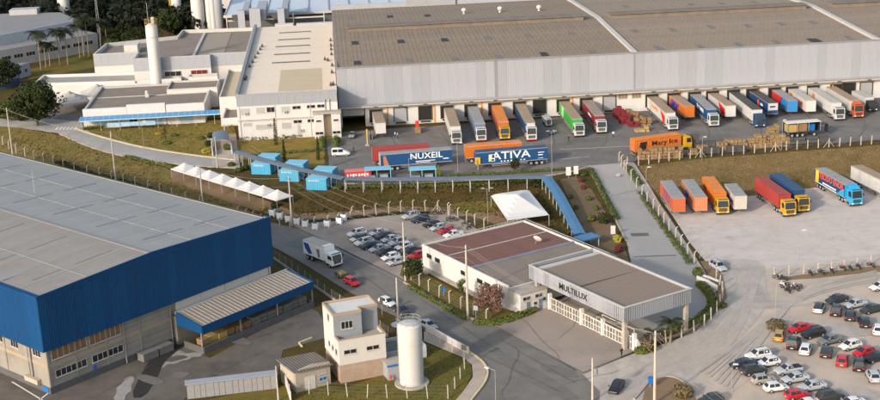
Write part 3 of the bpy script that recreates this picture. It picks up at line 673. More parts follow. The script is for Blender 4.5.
# ================================================================ PLANT HALL, LOW HALL, ADMIN
ph = thing('plant_hall', 'white plant hall with parapet walls and flat brown roof behind the tall silo', 'building', (*OD, ZP), R(YD))
mb = MB(); mb.prism([(-71,62),(-58,62),(-58,51),(-36,51),(-36,53),(-25.3,53),(-25.3,97),(-48.5,99),(-49,88),(-70,80.4)], 0, 10.4, 0, 1)
mb.build('wall', [m_whitew, m_flatbrown], ph)
def parapet(parent, pts, z0, z1, t, mat, name='parapet', closed=True):
    n = len(pts)
    for i in range(n if closed else n-1):
        a = Vector((*pts[i], 0)); b = Vector((*pts[(i+1) % n], 0)); d = (b-a).normalized(); s = Vector((-d.y, d.x, 0))*t
        mb = MB(); mb.prism([tuple(q[:2]) for q in (a-d*.003*(i%2), b-d*t, b-d*t+s, a-d*.003*(i%2)+s)], z0, z1); mb.build(name, mat, parent)
parapet(ph, [(-71,62),(-58,62),(-58,51),(-36,51),(-36,53),(-25.3,53),(-25.3,97),(-48.5,99),(-49,88),(-70,80.4)], 10.4, 11.5, .5, m_trim)
cladding(ph, (-71,61.9,0), (-58,61.9,0), 7.8, 11.3, m_clad, 2.2); cladding(ph, (-58,50.9,0), (-36,50.9,0), 7.8, 11.4, m_clad, 2.2); cladding(ph, (-36,52.9,0), (-25.3,52.9,0), 7.8, 11.4, m_clad, 2.2)
MB().box(-62.5,-58.5,66,72,10.4,12.9).build('roof_room', m_whitew, ph)
MB().box(-40.6,-32.5,53.5,95,10.42,10.48).build('pale_roof_strip', M('pale_brown_roof', (0.27,0.225,0.175), .9, var=.06), ph)
MB().box(-41.5,-40.7,51.6,95,10.4,10.9).build('roof_rib', m_trim, ph)
window(ph, (-47.0, 50.9, 5.9), 0, 4.6, 1.3, 3, m_trim, m_glass); window(ph, (-39.5, 50.9, 5.9), 0, 4.6, 1.3, 3, m_trim, M('red_pane', (0.13,0.015,0.02), .4))
lh = thing('low_hall', 'long low white building with pale flat roof in front of the silo', 'building', (*OD, ZP), R(YD))
pts = [(-87,51.5),(-57,48),(-44.5,48),(-44.5,60),(-86.5,64.5)]
mb = MB(); mb.prism(pts, 0, 4.9, 0, 1); mb.build('wall', [m_whitew, M('pale_grey_flat_roof', (0.27,0.255,0.24), .9, var=.15, scale=.3)], lh)
parapet(lh, pts, 4.9, 5.7, .6, m_white)
ah = thing('annex', 'small white annex with brown flat roofs between admin block and plant hall', 'building', (*OD, ZP), R(YD))
for (a, b, c, d, h) in ((-47,-33.2,33,44.5,5.2), (-42,-33.8,44.6,47.8,6.2)):
    MB().box(a, b, c, d, 0, h, 0, 1).build('block', [m_white, m_flatbrown], ah); parapet(ah, [(a,c),(b,c),(b,d),(a,d)], h, h+.5, .3, m_trim)
lk = thing('link_block', 'narrow white link block with cream roof terrace beside the office warehouse', 'building', (*OD, ZP), R(YD))
MB().box(-30.8, -25.4, 9, 47, 0, 7.0, 0, 1).build('upper_block', [m_white, m_creamd], lk); parapet(lk, [(-30.8,9),(-25.4,9),(-25.4,47),(-30.8,47)], 7.0, 7.8, .3, m_white)
MB().box(-29.4, -25.3, -3.5, 8.9, 3.3, 4.4, 0, 1).build('lower_terrace', [m_white, m_flatbrown], lk); parapet(lk, [(-29.4,-3.5),(-25.3,-3.5),(-25.3,8.9),(-29.4,8.9)], 4.4, 5.0, .3, m_white)
for v in (-3, 8): MB().box(-29.2,-28.9,v-.15,v+.15,0,3.3).build('post', m_steel, lk)
ab = thing('admin_block', 'low white admin block with brown flat roof and blue porch glazing', 'building', (*OD, ZP), R(YD))
mb = MB(); mb.prism([(-66.7,15),(-35.4,15),(-35.4,45.5),(-66.7,46.5)], 0, 4.4, 0, 1); mb.build('wall', [m_white, m_flatbrown], ab)
MB().box(-66.9,-55.6,14.5,15.2,0,5.3).build('front_parapet', m_white, ab)
MB().box(-55.5,-45.5,14.3,15.2,0,5.9).build('front_parapet', m_white, ab)
MB().box(-45.4,-35.3,14.5,15.2,0,5.4).build('front_parapet', m_white, ab)
MB().box(-66.95,-66.4,15.3,46.5,0,4.9).build('side_parapet', m_trim, ab); MB().box(-35.7,-35.2,15.3,45.5,0,5.0).build('side_parapet', m_white, ab)
MB().box(-66.3,-36,45.2,46,0,4.8).build('rear_parapet', m_trim, ab)
MB().box(-66,-36,32,32.4,4.2,4.55).build('roof_rib', m_trim, ab); MB().box(-52.6,-51.6,30,31,4.2,5.4).lathe([(.5,5.4),(.5,6.0),(.05,6.3)],8,0,-52.1,30.5).build('roof_vent', m_trim, ab)
cn = 24
fr = MB().box(0,0.14,9.9,15.4,3.02,3.12).mesh('canopy_rib', m_trim)
pn = MB(); pn.face([(.14,11.2,2.95),(1.44,11.2,2.95),(1.44,14.25,3.4),(.14,14.25,3.4)]); pn.face([(.14,14.25,3.34),(1.44,14.25,3.34),(1.44,11.2,2.89),(.14,11.2,2.89)]); pn = pn.mesh('canopy_panel', m_bluecan)
for i in range(29):
    x = -67.5+i*1.5; put('canopy_panel', pn, ab, (x,0,0))
    f = MB().face([(0,11.2,2.98),(.14,11.2,2.98),(.14,14.25,3.46),(0,14.25,3.46)]).face([(0,11.2,2.9),(0,11.2,2.98),(0,14.25,3.46),(0,14.25,3.3)]).face([(0,11.2,2.9),(.14,11.2,2.9),(.14,11.2,3.0),(0,11.2,3.0)]); f.build('canopy_rib', m_trim, ab, (x,0,0))
MB().box(-67.5,-24,11.05,11.2,2.75,2.97).build('canopy_edge', M('pale_blue_edge', (0.35,0.52,0.68), .5), ab)
for i in range(9): MB().box(-67+i*4.9,-66.9+i*4.9,11.25,11.35,0,2.8).build('canopy_post', m_trim, ab)
for (a, b) in ((-63.5,-61),(-59.5,-57),(-50,-46.5),(-42,-38.5)): window(ab, ((a+b)/2,14.3 if -55 < a < -46 else 14.5,.5), 0, b-a, 2.0, 4, m_trim, m_bluewall)
window(ab, (-54,14.3,.05), 0, 2, 2.2, 2, m_trim, m_glass, name='door')
gv_ = MB().box(-60.4,-48,11.4,11.45,.9,2.0); gv_.build('glass_screen', m_bluewall, ab)
# ================================================================ FAR LEFT FACTORY
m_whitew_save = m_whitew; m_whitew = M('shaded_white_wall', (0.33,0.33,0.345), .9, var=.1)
fc = thing('grey_roof_factory', 'far factory with broad grey roof and ribbon windows behind palm trees', 'building', (*OD, ZP), R(YD))
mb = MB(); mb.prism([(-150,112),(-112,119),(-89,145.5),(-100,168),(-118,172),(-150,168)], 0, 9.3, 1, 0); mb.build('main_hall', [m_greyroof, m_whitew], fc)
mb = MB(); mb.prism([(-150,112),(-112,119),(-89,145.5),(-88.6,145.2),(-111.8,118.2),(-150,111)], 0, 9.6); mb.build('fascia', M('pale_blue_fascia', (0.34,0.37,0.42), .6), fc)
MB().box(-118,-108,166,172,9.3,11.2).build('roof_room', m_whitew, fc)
for (o, h0, off) in (('lower_wing', 5.0, 0),):
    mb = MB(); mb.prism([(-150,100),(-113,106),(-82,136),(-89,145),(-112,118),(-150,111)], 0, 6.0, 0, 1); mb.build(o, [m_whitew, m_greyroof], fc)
d = Vector((31,30,0)).normalized()
for i in range(9):
    p = Vector((-113,106,0))+d*(2.5+i*4.6); window(fc, (p.x+.02,p.y-.02,2.6), math.atan2(30,31), 3.4, 1.2, 3, m_trim, m_glass)
for i in range(7):
    p = Vector((-150,100,0))+Vector((37,6,0)).normalized()*(3+i*5.2); window(fc, (p.x,p.y,2.6), math.atan2(6,37), 3.8, 1.2, 3, m_trim, m_glass)
hs = thing('small_white_house', 'small white outbuilding with grey roof at the left edge among trees', 'building', (*OD, ZP), R(YD))
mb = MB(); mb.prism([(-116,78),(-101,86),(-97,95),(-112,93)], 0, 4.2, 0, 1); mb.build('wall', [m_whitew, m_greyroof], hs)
for i in range(3): window(hs, (-100.4+i*1.3,87.2+i*2.8,1.6), math.atan2(9,4), 1.0, 1.0, 1)
mb = MB(); mb.prism([(-120,66),(-99,76),(-98,84),(-118,76)], 0, 1.6); mb.build('blue_wall', M('navy_wall', (0.03,0.05,0.11), .8), hs)
m_whitew = m_whitew_save
def tank(name, label, px, py, r, h, z=None, cage=True, mat=None, dx=0):
    p = G(px, py) if z is None else ray(px, py, z); p.z = ZP if z is not None else p.z
    t = thing(name, label, 'silo', (p.x, p.y, p.z), 0, None)
    MB().lathe([(r,0),(r,h*.33),(r,h*.66),(r,h-.3),(r*.93,h),(r*.3,h+r*.22),(.02,h+r*.25)], 32).build('body', mat or m_white, t, smooth=True)
    return t
t = tank('tall_silo', 'tall white cylindrical silo topped by railing beside plant hall', 150, 83.5, 1.95, 14.6)
SILO_U = 51.6; a_ = R(YD); t.location = (OD[0]-SILO_U*math.cos(a_)-48.8*math.sin(a_), OD[1]-SILO_U*math.sin(a_)+48.8*math.cos(a_), HZ)
t.scale = (.86,.86,1.45)
rr = MB()
for k in range(12):
    a = k/12*2*PI; rr.tube((2.0*math.cos(a),2.0*math.sin(a),14.4),(2.0*math.cos(a),2.0*math.sin(a),15.9),.05,4)
for z in (15.2,15.9):
    for k in range(24):
        a = k/24*2*PI; b = (k+1)/24*2*PI; rr.tube((2*math.cos(a),2*math.sin(a),z),(2*math.cos(b),2*math.sin(b),z),.05,4)
rr.build('railing', M('ochre_railing', (0.30,0.20,0.08), .7), t); MB().tube((-.8,0,14.6),(-.8,0,19),.07,6).box(.2,1.1,-.4,.4,14.7,16.2).build('mast', m_trim, t)
MB().lathe([(1.98,12.2),(1.98,12.5)],32).build('collar', m_trim, t)
t = tank('silo', 'white silo tower rising behind the grey-roofed factory', 65, 17.5, 2.3, 24, z=6)
for lb, px, py, r, h, z in (('big white silo at the left of the tank cluster', 199.5,30,2.35,24,5),('slim white silo second in the tank cluster',210.5,29.5,1.2,22,5),('grey thin silo third in the tank cluster',214,29.5,1.0,21,5)):
    tank('silo', lb, px, py, r, h, z=z)
t = tank('silo', 'short pale silo at the right of the tank cluster', 219.5, 29, 1.7, 15, z=5, mat=m_clad2)
t = tank('silo', 'small white cylinder silo with ochre ladder before the forest', 178, 23, 1.9, 10, z=3.2)
MB().box(-2.8,-2.0,-.3,.3,0,11.5).box(-2.8,1.5,-.3,.3,11,11.5).build('ladder', M('ochre_steel', (0.35,0.2,0.05), .6), t)
def simple_house(name, label, px, py, w_, d_, h, wm, rm, cat='building', rz=R(YD), z=None, gable=1.0):
    p = G(px, py); t = thing(name, label, cat, tuple(p), rz)
    MB().box(-w_/2,w_/2,0,d_,0,h).build('wall', wm, t)
    MB().ext([(-w_/2-.3,h),(w_/2+.3,h),(0,h+gable)], -.3, d_+.3).build('roof', rm, t)
    return t
h1 = simple_house('shed', 'white shed with red roof in front of the forest', 158, 24.5, 11, 8, 3.5, m_white, M('red_roof', (0.35,0.03,0.03), .6))
h2 = simple_house('shed', 'dark-roofed shed beside the small silo', 186, 25, 8, 8, 5.5, M('brick_shed_wall', (0.28,0.14,0.09), .9), m_darksteel)
h3 = simple_house('plant_cabin', 'white cabin on top of plant pipework beside the tanks', 233, 25, 9, 8, 13, m_whitew, m_trim, gable=.4)
h4 = simple_house('orange_rack', 'orange steel rack at the foot of the tanks', 225.5, 31, 7, 3, 4.2, M('orange_steel', (0.48,0.2,0.04), .7), m_orange, 'rack', gable=.2)
h5 = simple_house('shed', 'brown brick shed between small silo and the tanks', 193, 27.5, 5, 5, 5, M('brick_shed_wall', (0.28,0.14,0.09), .9), M('pale_brown_roof', (0.27,0.225,0.175)), gable=.5)
for h_ in (h1, h2, h3):
    for i in range(2): window(h_, (-1.5+i*3, 0, 1.4), 0, 1.2, 1.0, 1)
# ================================================================ BLUE WAREHOUSE
OB = (-58.5, 178.9); YB = 49.4
def bloc(p): return local(OB, YB, p)
bw = thing('blue_warehouse', 'large warehouse with navy blue metal cladding and grey corrugated roof', 'warehouse', (*OB, 0), R(YB))
UL, VL, ZT, ZC = 44.5, 122.0, 15.9, 7.4
MB().box(0, UL, 0, .4, 1.1, ZC+.1).box(0, .4, .4, VL, 1.1, ZC+.1).build('lower_wall', m_block, bw)
MB().box(UL-.4, UL, .4, VL, 0, ZT-.2).box(.4, UL-.4, VL-.4, VL, 0, ZT-.2).build('rear_wall', m_block, bw)
MB().box(-.06, UL, -.06, .35, 0, 1.1).box(-.06, .35, .35, VL, 0, 1.1).build('plinth', m_blockdark, bw)
MB().box(-.05, UL, -.05, .3, 4.15, 4.75).box(-.05, .3, .3, VL, 4.15, 4.75).build('concrete_band', m_band, bw)
for u in (0.15, 4.9, 10.5, 16.8, 22.9, 30, 37, 44.2): MB().box(u-.15, u+.15, -.1, .1, 1.1, ZC).build('pilaster', m_block, bw)
for v in (5, 11, 17, 23, 29, 35): MB().box(-.1, .1, v-.15, v+.15, 1.1, ZC).build('pilaster', m_block, bw)
for z in (2.1, 3.1, 5.6, 6.4):
    MB().box(.1, 22.8, -.02, .02, z, z+.035).build('wall_joint', m_blockdark, bw)
MB().box(-.9, UL, -.9, .2, ZC, ZT-.3).box(-.9, .2, .2, VL, ZC, ZT-.3).build('cladding_backing', m_bluewh, bw)
cladding(bw, (-1.0, -1.0, 0), (UL, -1.0, 0), ZC-.15, ZT, m_bluewh, 1.55, ribs=4, depth=.05, alt=m_bluewh2, altp=.35)
cladding(bw, (-1.0, 60, 0), (-1.0, -1.0, 0), ZC-.15, ZT, m_bluewh, 1.55, ribs=4, depth=.05, alt=m_bluewh2, altp=.35)
MB().box(UL-.02, UL+.12, -1, .5, ZC, ZT).build('corner_flashing', m_bluewh, bw)
MB().box(.1, UL-.1, -.35, -.31, 0, 0.01).build('ground_strip', m_blockdark, bw)
# white panel section above the shed roof
for i in range(4): MB().box(24.0+i*5.15, 24.0+i*5.15+5.08, -.2, -.02, 5.2, 8.05).build('white_panel', m_white, bw)
# roof: ridge parallel to the long side
RM = 20.0
def bsheet(u0, z0, u1, z1, mat, n, v0, v1, name='roof_sheet', lift=0):
    st = (v1-v0)/n; mb = MB(); mb.face([(u0,.02,z0),(u0,st-.02,z0),(u1,st-.02,z1),(u1,.02,z1)][::-1]); mb.face([(u0,st-.02,z0-.06),(u0,st+.02,z0-.06),(u1,st+.02,z1-.06),(u1,st-.02,z1-.06)][::-1]); me = mb.mesh(name, mat)
    for i in range(n): put(name, me, bw, (0, v0+st*i, lift))
m_groof = M('dusty_grey_roof', (0.245,0.225,0.205), .85, var=.07, scale=.15, wave=('Y', 1.1, .05), dirt=(0.20,0.185,0.17), dscale=.2, dthr=.52, damp=.6)
m_groof2 = M('cool_grey_roof', (0.245,0.25,0.25), .8, var=.07, scale=.15, wave=('Y', 1.1, .05), dirt=(0.205,0.205,0.21), dscale=.12, damp=.6)
bsheet(-.9, ZT-.35, RM, ZT+.55, m_groof, 22, -.9, VL); bsheet(RM, ZT+.55, UL, ZT-.35, m_groof2, 22, -.9, VL)
mb = MB()
mb.prism([(-1.05,-1.05),(RM,-1.05),(RM,-.85),(-1.05,-.85)], ZT-.4, lambda x,y: ZT+.05+(.85*(x+1)/21)); mb.prism([(RM,-1.05),(UL+.1,-1.05),(UL+.1,-.85),(RM,-.85)], ZT-.4, lambda x,y: ZT+.9-.9*(x-RM)/(UL-RM)); mb.build('verge_trim', m_bluewh, bw)
MB().box(RM-.35,RM+.35,-.8,VL,ZT+.50,ZT+.64).build('ridge_cap', m_greyroof, bw)
MB().box(UL-.25,UL+.1,-.8,VL,ZT-.5,ZT-.2).build('gutter', m_greyroof, bw)
m_gline = M('pale_roof_seam', (0.245,0.243,0.242), .85); m_gdark = M('translucent_strip', (0.21,0.21,0.215), .75)
for u in (8.5, 28.5, 36.5):
    z = (ZT-.35+.9*(u+.9)/(RM+.9)) if u < RM else ZT+.55-.9*(u-RM)/(UL-RM)
    MB().box(u-.07,u+.07,-.8,VL,z,z+.06).build('roof_seam', m_gline, bw)
for v in [6+12.2*i for i in range(9)]:
    for (a, b) in ((3, 8), (10.5, 17.5), (23.5, 31.5), (34, 41)):
        za = (ZT-.35+.9*(a+.9)/(RM+.9)) if a < RM else ZT+.55-.9*(a-RM)/(UL-RM); zb = (ZT-.35+.9*(b+.9)/(RM+.9)) if b <= RM else ZT+.55-.9*(b-RM)/(UL-RM)
        mb = MB().face([(a,v,za+.07),(b,v,zb+.07),(b,v+.55,zb+.07),(a,v+.55,za+.07)]).face([(a,v,za-.02),(b,v,zb-.02),(b,v,zb+.07),(a,v,za+.07)]); mb.build('roof_light', m_gdark, bw)
    MB().box(.5, 4.2, v+4, v+6.5, ZT-.22, ZT-.14).build('roof_patch', m_gline, bw) if v < 30 else None
MB().tube((30,46,ZT),(30,46,ZT+4.5),.04,4).build('roof_mast', m_trim, bw)
# windows, long upper row and lower row near the corner
for (a, b, z, h, n, pm) in ((.9, 6.9, 5.25, 1.75, 6, 'c'), (7.6, 13.2, 5.25, 1.75, 6, 'c'), (1.2, 6.6, 2.35, 1.05, 6, 'd'), (7.7, 13.3, 2.35, 1.05, 6, 'd')):
    window(bw, ((a+b)/2, -.02, z), 0, b-a, h, n, m_trim, m_glass if pm == 'd' else M('curtain_pane', (0.20,0.115,0.06), .4, var=.8, scale=.9))
for v in (2.4, 8.2, 12.4): window(bw, (-.02, v, 5.6), -PI/2, 1.9, 1.0, 3)
for v in (18,24): window(bw, (-.02, v, 5.6), -PI/2, 2.0, 1.0, 3)
MB().box(-.25,-.05,3.9,4.1,0.9,7).build('downpipe', m_cladj, bw)
MB().box(-.7,-.05,2.2,5.6,1.15,1.9).build('utility_box', m_beige, bw)
MB().box(-.14,-.08,.4,2.0,.25,.95).build('blue_sign', m_signblue, bw); MB().box(7.6,8.2,-.14,-.08,1.2,1.9).build('blue_sign', m_signblue, bw)
MB().box(-.12,.0,19,20.2,0.1,2.3).build('blue_door', m_signblue, bw)
for u in (13.6, 22.7, 44.0): MB().tube((u,-.25,0.2),(u,-.25,7.2),.09,6).build('downpipe', m_cladj, bw)
# side shed: things it shelters stay top-level
sd = thing('loading_shed', 'open-sided shed with ribbed roof and blue fascia along the blue warehouse', 'shed', (*OB, 0), R(YB))
S0, S1, SV = 23.2, 47.5, -7.2
n = 30; st = (S1-S0)/n; mb = MB()
prof = [(0.01,0),(st*.4,0),(st*.48,.06),(st*.72,.06),(st*.8,0),(st-.01,0)]
for (x0,h0),(x1,h1_) in zip(prof[:-1],prof[1:]): mb.face([(x0,SV,4.5+h0),(x1,SV,4.5+h1_),(x1,-1.1 if 1 else 0,5.5+h1_),(x0,-1.1,5.5+h0)])
mb.face([(0,SV,4.42),(0,-1.1,5.42),(st,-1.1,5.42),(st,SV,4.42)]); me = mb.mesh('roof_sheet', m_shed)
for i in range(n): put('roof_sheet', me, sd, (S0+st*i,0,0))
MB().box(S0-.1,S1+.1,SV-.15,SV,3.4,4.75).build('fascia', m_bluewh, sd)
MB().prism([(S0-.15,SV),(S0,SV),(S0,-1.1),(S0-.15,-1.1)],3.5,lambda x,y:4.75+(y-SV)/6.1).build('fascia', m_bluewh, sd); MB().prism([(S1,SV),(S1+.15,SV),(S1+.15,-.2),(S1,-.2)],3.5,lambda x,y:4.75+(y-SV)/6.8).build('fascia', m_bluewh, sd)
MB().box(S0-.1,S1,-1.1,-.9,5.3,5.75).build('flashing', m_trim, sd)
MB().box(S0,S1,SV-.1,SV+.15,0,1.15).box(S0-.1,S0+.15,SV,-2.5,0,1.15).box(S1-.15,S1+.1,SV,0,0,1.15).build('low_wall', m_blockdark, sd)
for u in (S0, 31.3, 39.4, S1): MB().tube((u,SV+.3,0),(u,SV+.3,4.4),.11,8).build('post', m_cladj, sd)
MB().box(S0,S1,-.9,-.3,0,4.8).build('shed_back_wall', m_block, sd)  # plain blockwork wall closing the back of the shed
# pallets and stacks inside the shed
m_wood = M('pallet_wood', (0.22,0.135,0.07), .9, var=.25, scale=1.5); m_straw = M('yellow_carton', (0.36,0.25,0.09), .85, var=.15, scale=1.0); m_tarp = M('grey_tarp', (0.15,0.145,0.14), .7, var=.2, scale=.8)
def crate_mesh(w_, d_, h_, layers, mat, jitter=.05, seed=1):
    rn = random.Random(seed); mb = MB(); hh = h_/layers
    for k in range(layers):
        a, b = rn.uniform(-jitter, jitter), rn.uniform(-jitter, jitter)
        mb.box(-w_/2+a, w_/2+a, -d_/2+b, d_/2+b, k*hh+hh*.12, (k+1)*hh-.01)
        for t in (-1, 0, 1): mb.box(t*(w_/2-.15)-.1, t*(w_/2-.15)+.1, -d_/2+.05, d_/2-.05, k*hh, k*hh+hh*.12)
    return mb.mesh('stack', mat)
stk = [crate_mesh(1.5,1.5,1.9,5,m_wood,seed=2), crate_mesh(1.7,1.5,1.9,2,m_straw,seed=3), crate_mesh(1.6,1.5,2.1,3,m_tarp,seed=4)]
seqn = [(0,'brown wooden'),(1,'yellow boxed'),(1,'yellow boxed'),(0,'brown wooden'),(0,'brown wooden'),(0,'brown wooden'),(2,'grey wrapped'),(2,'grey wrapped'),(2,'grey wrapped'),(2,'grey wrapped'),(2,'grey wrapped'),(2,'grey wrapped'),(2,'grey wrapped')]
ordn = ['first','second','third','fourth','fifth','sixth','seventh','eighth','ninth','tenth','eleventh','twelfth','thirteenth','fourteenth','fifteenth','sixteenth','seventeenth','eighteenth']
ca, sa = math.cos(R(YB)), math.sin(R(YB))
def bw_world(u, v, z=0): return (OB[0]+u*ca-v*sa, OB[1]+u*sa+v*ca, z)
for i, (k, nm) in enumerate(seqn):
    u = S0+1.3+i*1.78; o = put('goods_stack', stk[k], None, bw_world(u, SV+1.6+.2*(i%2), .02), R(YB)+random.uniform(-.04,.04))
    tag(o, '%s goods stack, %s from the near end of the blue-edged shed' % (nm, ordn[i]), 'stack', 'goods stacked inside the shed')
for i, (u, w_) in enumerate(((16.9, 2.9), (20.0, 2.7))):
    o = MB().box(-w_/2,w_/2,-.8,.8,.12,1.25).box(-w_/2-.05,w_/2+.05,-.85,.85,1.25,1.35).box(-w_/2+.1,-w_/2+.4,-.7,.7,0,.12).box(w_/2-.4,w_/2-.1,-.7,.7,0,.12).build('skip', m_tarp, None, bw_world(u,-1.3), R(YB))
    tag(o, '%s grey steel skip against the block wall of the blue warehouse' % ('nearer' if i == 0 else 'farther'), 'skip', 'skips by the wall')
# ================================================================ LOCKERS, GABLED HUT, TOWER HOUSE, TANK
p = G(187,400); q = G(278,389); rz = math.atan2(q.y-p.y, q.x-p.x); Ln = (q-p).length
lc = thing('locker_row', 'long row of pale grey steel cabinets with numbered doors on paved strip', 'lockers', tuple(p), rz)
MB().box(0, Ln, .03, 1.4, 0, 2.35).build('cabinet', m_darksteel, lc)
MB().ext([(-.1,2.36),(Ln+.1,2.36),(Ln+.1,2.46),(-.1,2.46)], -.15, 1.55).build('roof', m_clad, lc)
x = .1; k = 0
while x < Ln-.7:
    w_ = .75+.35*((k*7)%3 == 0)+.1*((k*5)%2); d = MB().box(x+.03, min(Ln, x+w_)-.03, -.02, .03, .15, 2.25).build('door', m_locker, lc); MB().box(x+w_/2-.06, x+w_/2+.06, -.035, -.02, 1.25, 1.4).build('latch', m_red, d); x += w_; k += 1
def frame_at(px0, py0, px1, py1, z=0):
    a = G(px0, py0); b = G(px1, py1); return a, math.atan2(b.y-a.y, b.x-a.x), (b-a).length
a = G(296.5,393.5); b = G(331,383.5); rz = math.atan2(b.y-a.y, b.x-a.x); w_ = (b-a).length
gh = thing('gabled_hut', 'small beige hut with old grey tiled roof and white double door', 'hut', tuple(a), rz)
dp = 5.0
MB().box(0,w_,0,dp,0,3.0).prism([(0,0),(.02,0),(.02,dp),(0,dp)],3,3).build('wall', m_beige, gh)
MB().ext([(0,3.0),(w_,3.0),(w_,3.5),(w_/2,3.9),(0,3.5)], .0, .2).build('gable_wall', m_beige, gh)
mb = MB(); mb.ext([(-.35,3.45),(w_+.35,3.05),(w_+.35,3.17),(-.35,3.62)], -.4, dp+.4); mb.build('roof', m_tile, gh)
for i in range(2): d = MB().box(1.5+i*.85,2.32+i*.85,-.06,0,.05,2.15).build('door', m_white, gh)
window(gh, (w_-1.25,0,.9), 0, 1.2,.5,2,m_trim,m_signblue); window(gh, (w_-1.25,0,2.0), 0, 1.2,.5,2,m_trim,m_glassg)
a = G(341,383.3); b = G(386,374.8); rz = math.atan2(b.y-a.y, b.x-a.x)
th = thing('tower_house', 'white two-storey building with grey roof tower and pinkish block base', 'building', tuple(a), rz)
W_, DD = 7.2, 7.6
MB().box(0,W_,0,DD,0,2.85).build('base_wall', m_brick, th)
mb = MB(); mb.box(-.03,W_+.03,-.03,DD,2.85,6.2); mb.build('upper_wall', m_whitew, th)
for (x0,x1,y0,y1) in ((-.05,W_+.05,-.05,.2),(-.05,.2,.2,2.0),(W_-.2,W_+.05,.2,3.2)): MB().box(x0,x1,y0,y1,6.2,6.75).build('parapet', m_whitew, th)
m_cop = M('tan_coping', (0.34,0.255,0.18), .9, var=.1)
for (x0,x1,y0,y1) in ((-.1,W_+.1,-.1,.25),(-.1,.25,.25,2.0),(W_-.25,W_+.1,.25,3.2)): MB().box(x0,x1,y0,y1,6.75,6.85).build('coping', m_cop, th)
MB().box(.2,W_-.2,.2,3.2,6.2,6.25).build('terrace', m_concrete, th); MB().box(2.8,6.6,.8,1.0,6.26,6.42).build('terrace_rail', m_white, th)
ZTW = 9.9
MB().box(-.04,4.3,2.0,DD,6.2,ZTW).build('tower_wall', m_greywall, th); MB().box(-.08,-.04,2.0,DD,2.85,ZTW).build('side_render', m_white, th)
MB().box(4.3,W_,3.3,DD,6.2,ZTW-.01).build('tower_wing', M('blue_grey_wall', (0.20,0.215,0.245), .8, var=.05), th)
MB().box(.2,4.2,2.3,DD-.3,ZTW-.002,ZTW+.03).box(4.2,W_-.2,3.6,DD-.3,ZTW-.02,ZTW+.03).build('tower_roof', m_white, th)
for (x0,x1,y0,y1) in ((-.12,4.35,1.95,2.2),(-.12,.12,2.2,DD),(4.35,W_+.05,3.25,3.5),(4.12,4.35,2.2,3.5),(W_-.18,W_+.05,3.5,DD),(-.12,W_,DD-.2,DD+.02)): MB().box(x0,x1,y0,y1,ZTW,ZTW+.35).build('tower_coping', m_cop if x1-x0 > 1 else m_cop, th)
window(th,(2.0,2.0,7.7),0,1.7,1.1,3); window(th,(1.7,-.03,4.5),0,1.9,.6,2); window(th,(5.2,-.03,4.5),0,1.9,.6,2)
for v in (1.2,3.0,4.8): window(th,(-.08,v,4.2),-PI/2,.8,.8,1)
window(th,(-.08,4.5,8.4),-PI/2,1.0,1.0,2)
# roofed yard beside the tower house
yb = thing('yard_wall', 'low white boundary walls of the yard behind the tower house', 'wall', tuple(a), rz)
MB().box(W_+.1,W_+7.6,8.5,8.75,0,2.0).box(W_+7.4,W_+7.65,3.6,8.5,0,2.0).build('wall_panel', m_whitew, yb); MB().box(W_+.1,W_+7.6,3.4,3.6,0,2.0).build('wall_panel', m_whitew, yb)
MB().box(W_+.1,W_+7.4,3.6,8.5,.02,1.5).build('concrete_apron', m_road, yb)
dsh = thing('satellite_dish', 'white satellite dish on the yard behind the tower house', 'dish', tuple(G(397,341)), .4)
MB().lathe([(.05,0),(.5,.06),(.85,.25)],16).build('bowl', m_white, dsh); dsh.location.z = 2.6; MB().tube((0,0,-2.6),(0,0,0),.07,6).build('mast', m_darksteel, dsh); dsh.rotation_euler = (R(12), 0, .4)
cb = thing('pump_cabin', 'small grey cabin with blue roof edge beside the white tank', 'cabin', tuple(G(388.5,381)), rz)
MB().box(0,2.5,0,2.6,0,2.4).build('wall', m_clad2, cb); MB().box(-.12,2.6,-.12,2.7,2.4,2.52).build('roof', m_concrete, cb); MB().box(-.14,2.62,-.16,-.12,2.25,2.54).build('blue_edge', m_signblue, cb)
fe = tag(MB().lathe([(.13,0),(.13,.55),(.06,.65),(.04,.72)],10).build('fire_extinguisher', m_red, None, tuple(G(391,381.6)+Vector((0,-.1,.5)))), 'red fire extinguisher hanging on the small grey cabin wall', 'extinguisher')
tk = thing('water_tank', 'tall white cylindrical water tank on round concrete base near the road', 'tank', tuple(G(412,383.5)))
MB().lathe([(2.55,0),(2.55,.28),(2.4,.3),(.1,.3)],40).build('base', m_concrete, tk, smooth=False)
MB().lathe([(1.78,.3),(1.78,3.4),(1.78,6.6),(1.78,9.3),(1.70,9.55),(.9,9.75),(.05,9.8)],48).build('body', M('tank_white', (0.46,0.45,0.44), .55, var=.04, scale=.6, dirt=(0.41,0.395,0.38), dscale=.5, dthr=.6, damp=.4), tk, smooth=True)
for z in (3.4, 6.6, 9.25): MB().lathe([(1.79,z),(1.80,z+.03),(1.79,z+.06)],48).build('weld_ring', m_trim, tk)
rr = MB()
for k in range(10):
    an = k/10*2*PI; rr.tube((1.65*math.cos(an),1.65*math.sin(an),9.4),(1.65*math.cos(an),1.65*math.sin(an),10.4),.035,4)
for z in (9.9,10.4):
    for k in range(20):
        an, bn = k/20*2*PI, (k+1)/20*2*PI; rr.tube((1.65*math.cos(an),1.65*math.sin(an),z),(1.65*math.cos(bn),1.65*math.sin(bn),z),.035,4)
rr.build('railing', m_steel, tk)
ld = MB()
for s in (-.2,.2): ld.tube((-1.85,s,1),(-1.85,s,10.5),.03,4)
for k in range(26): ld.tube((-1.85,-.2,1+k*.35),(-1.85,.2,1+k*.35),.02,4)
ld.build('ladder', m_steel, tk)
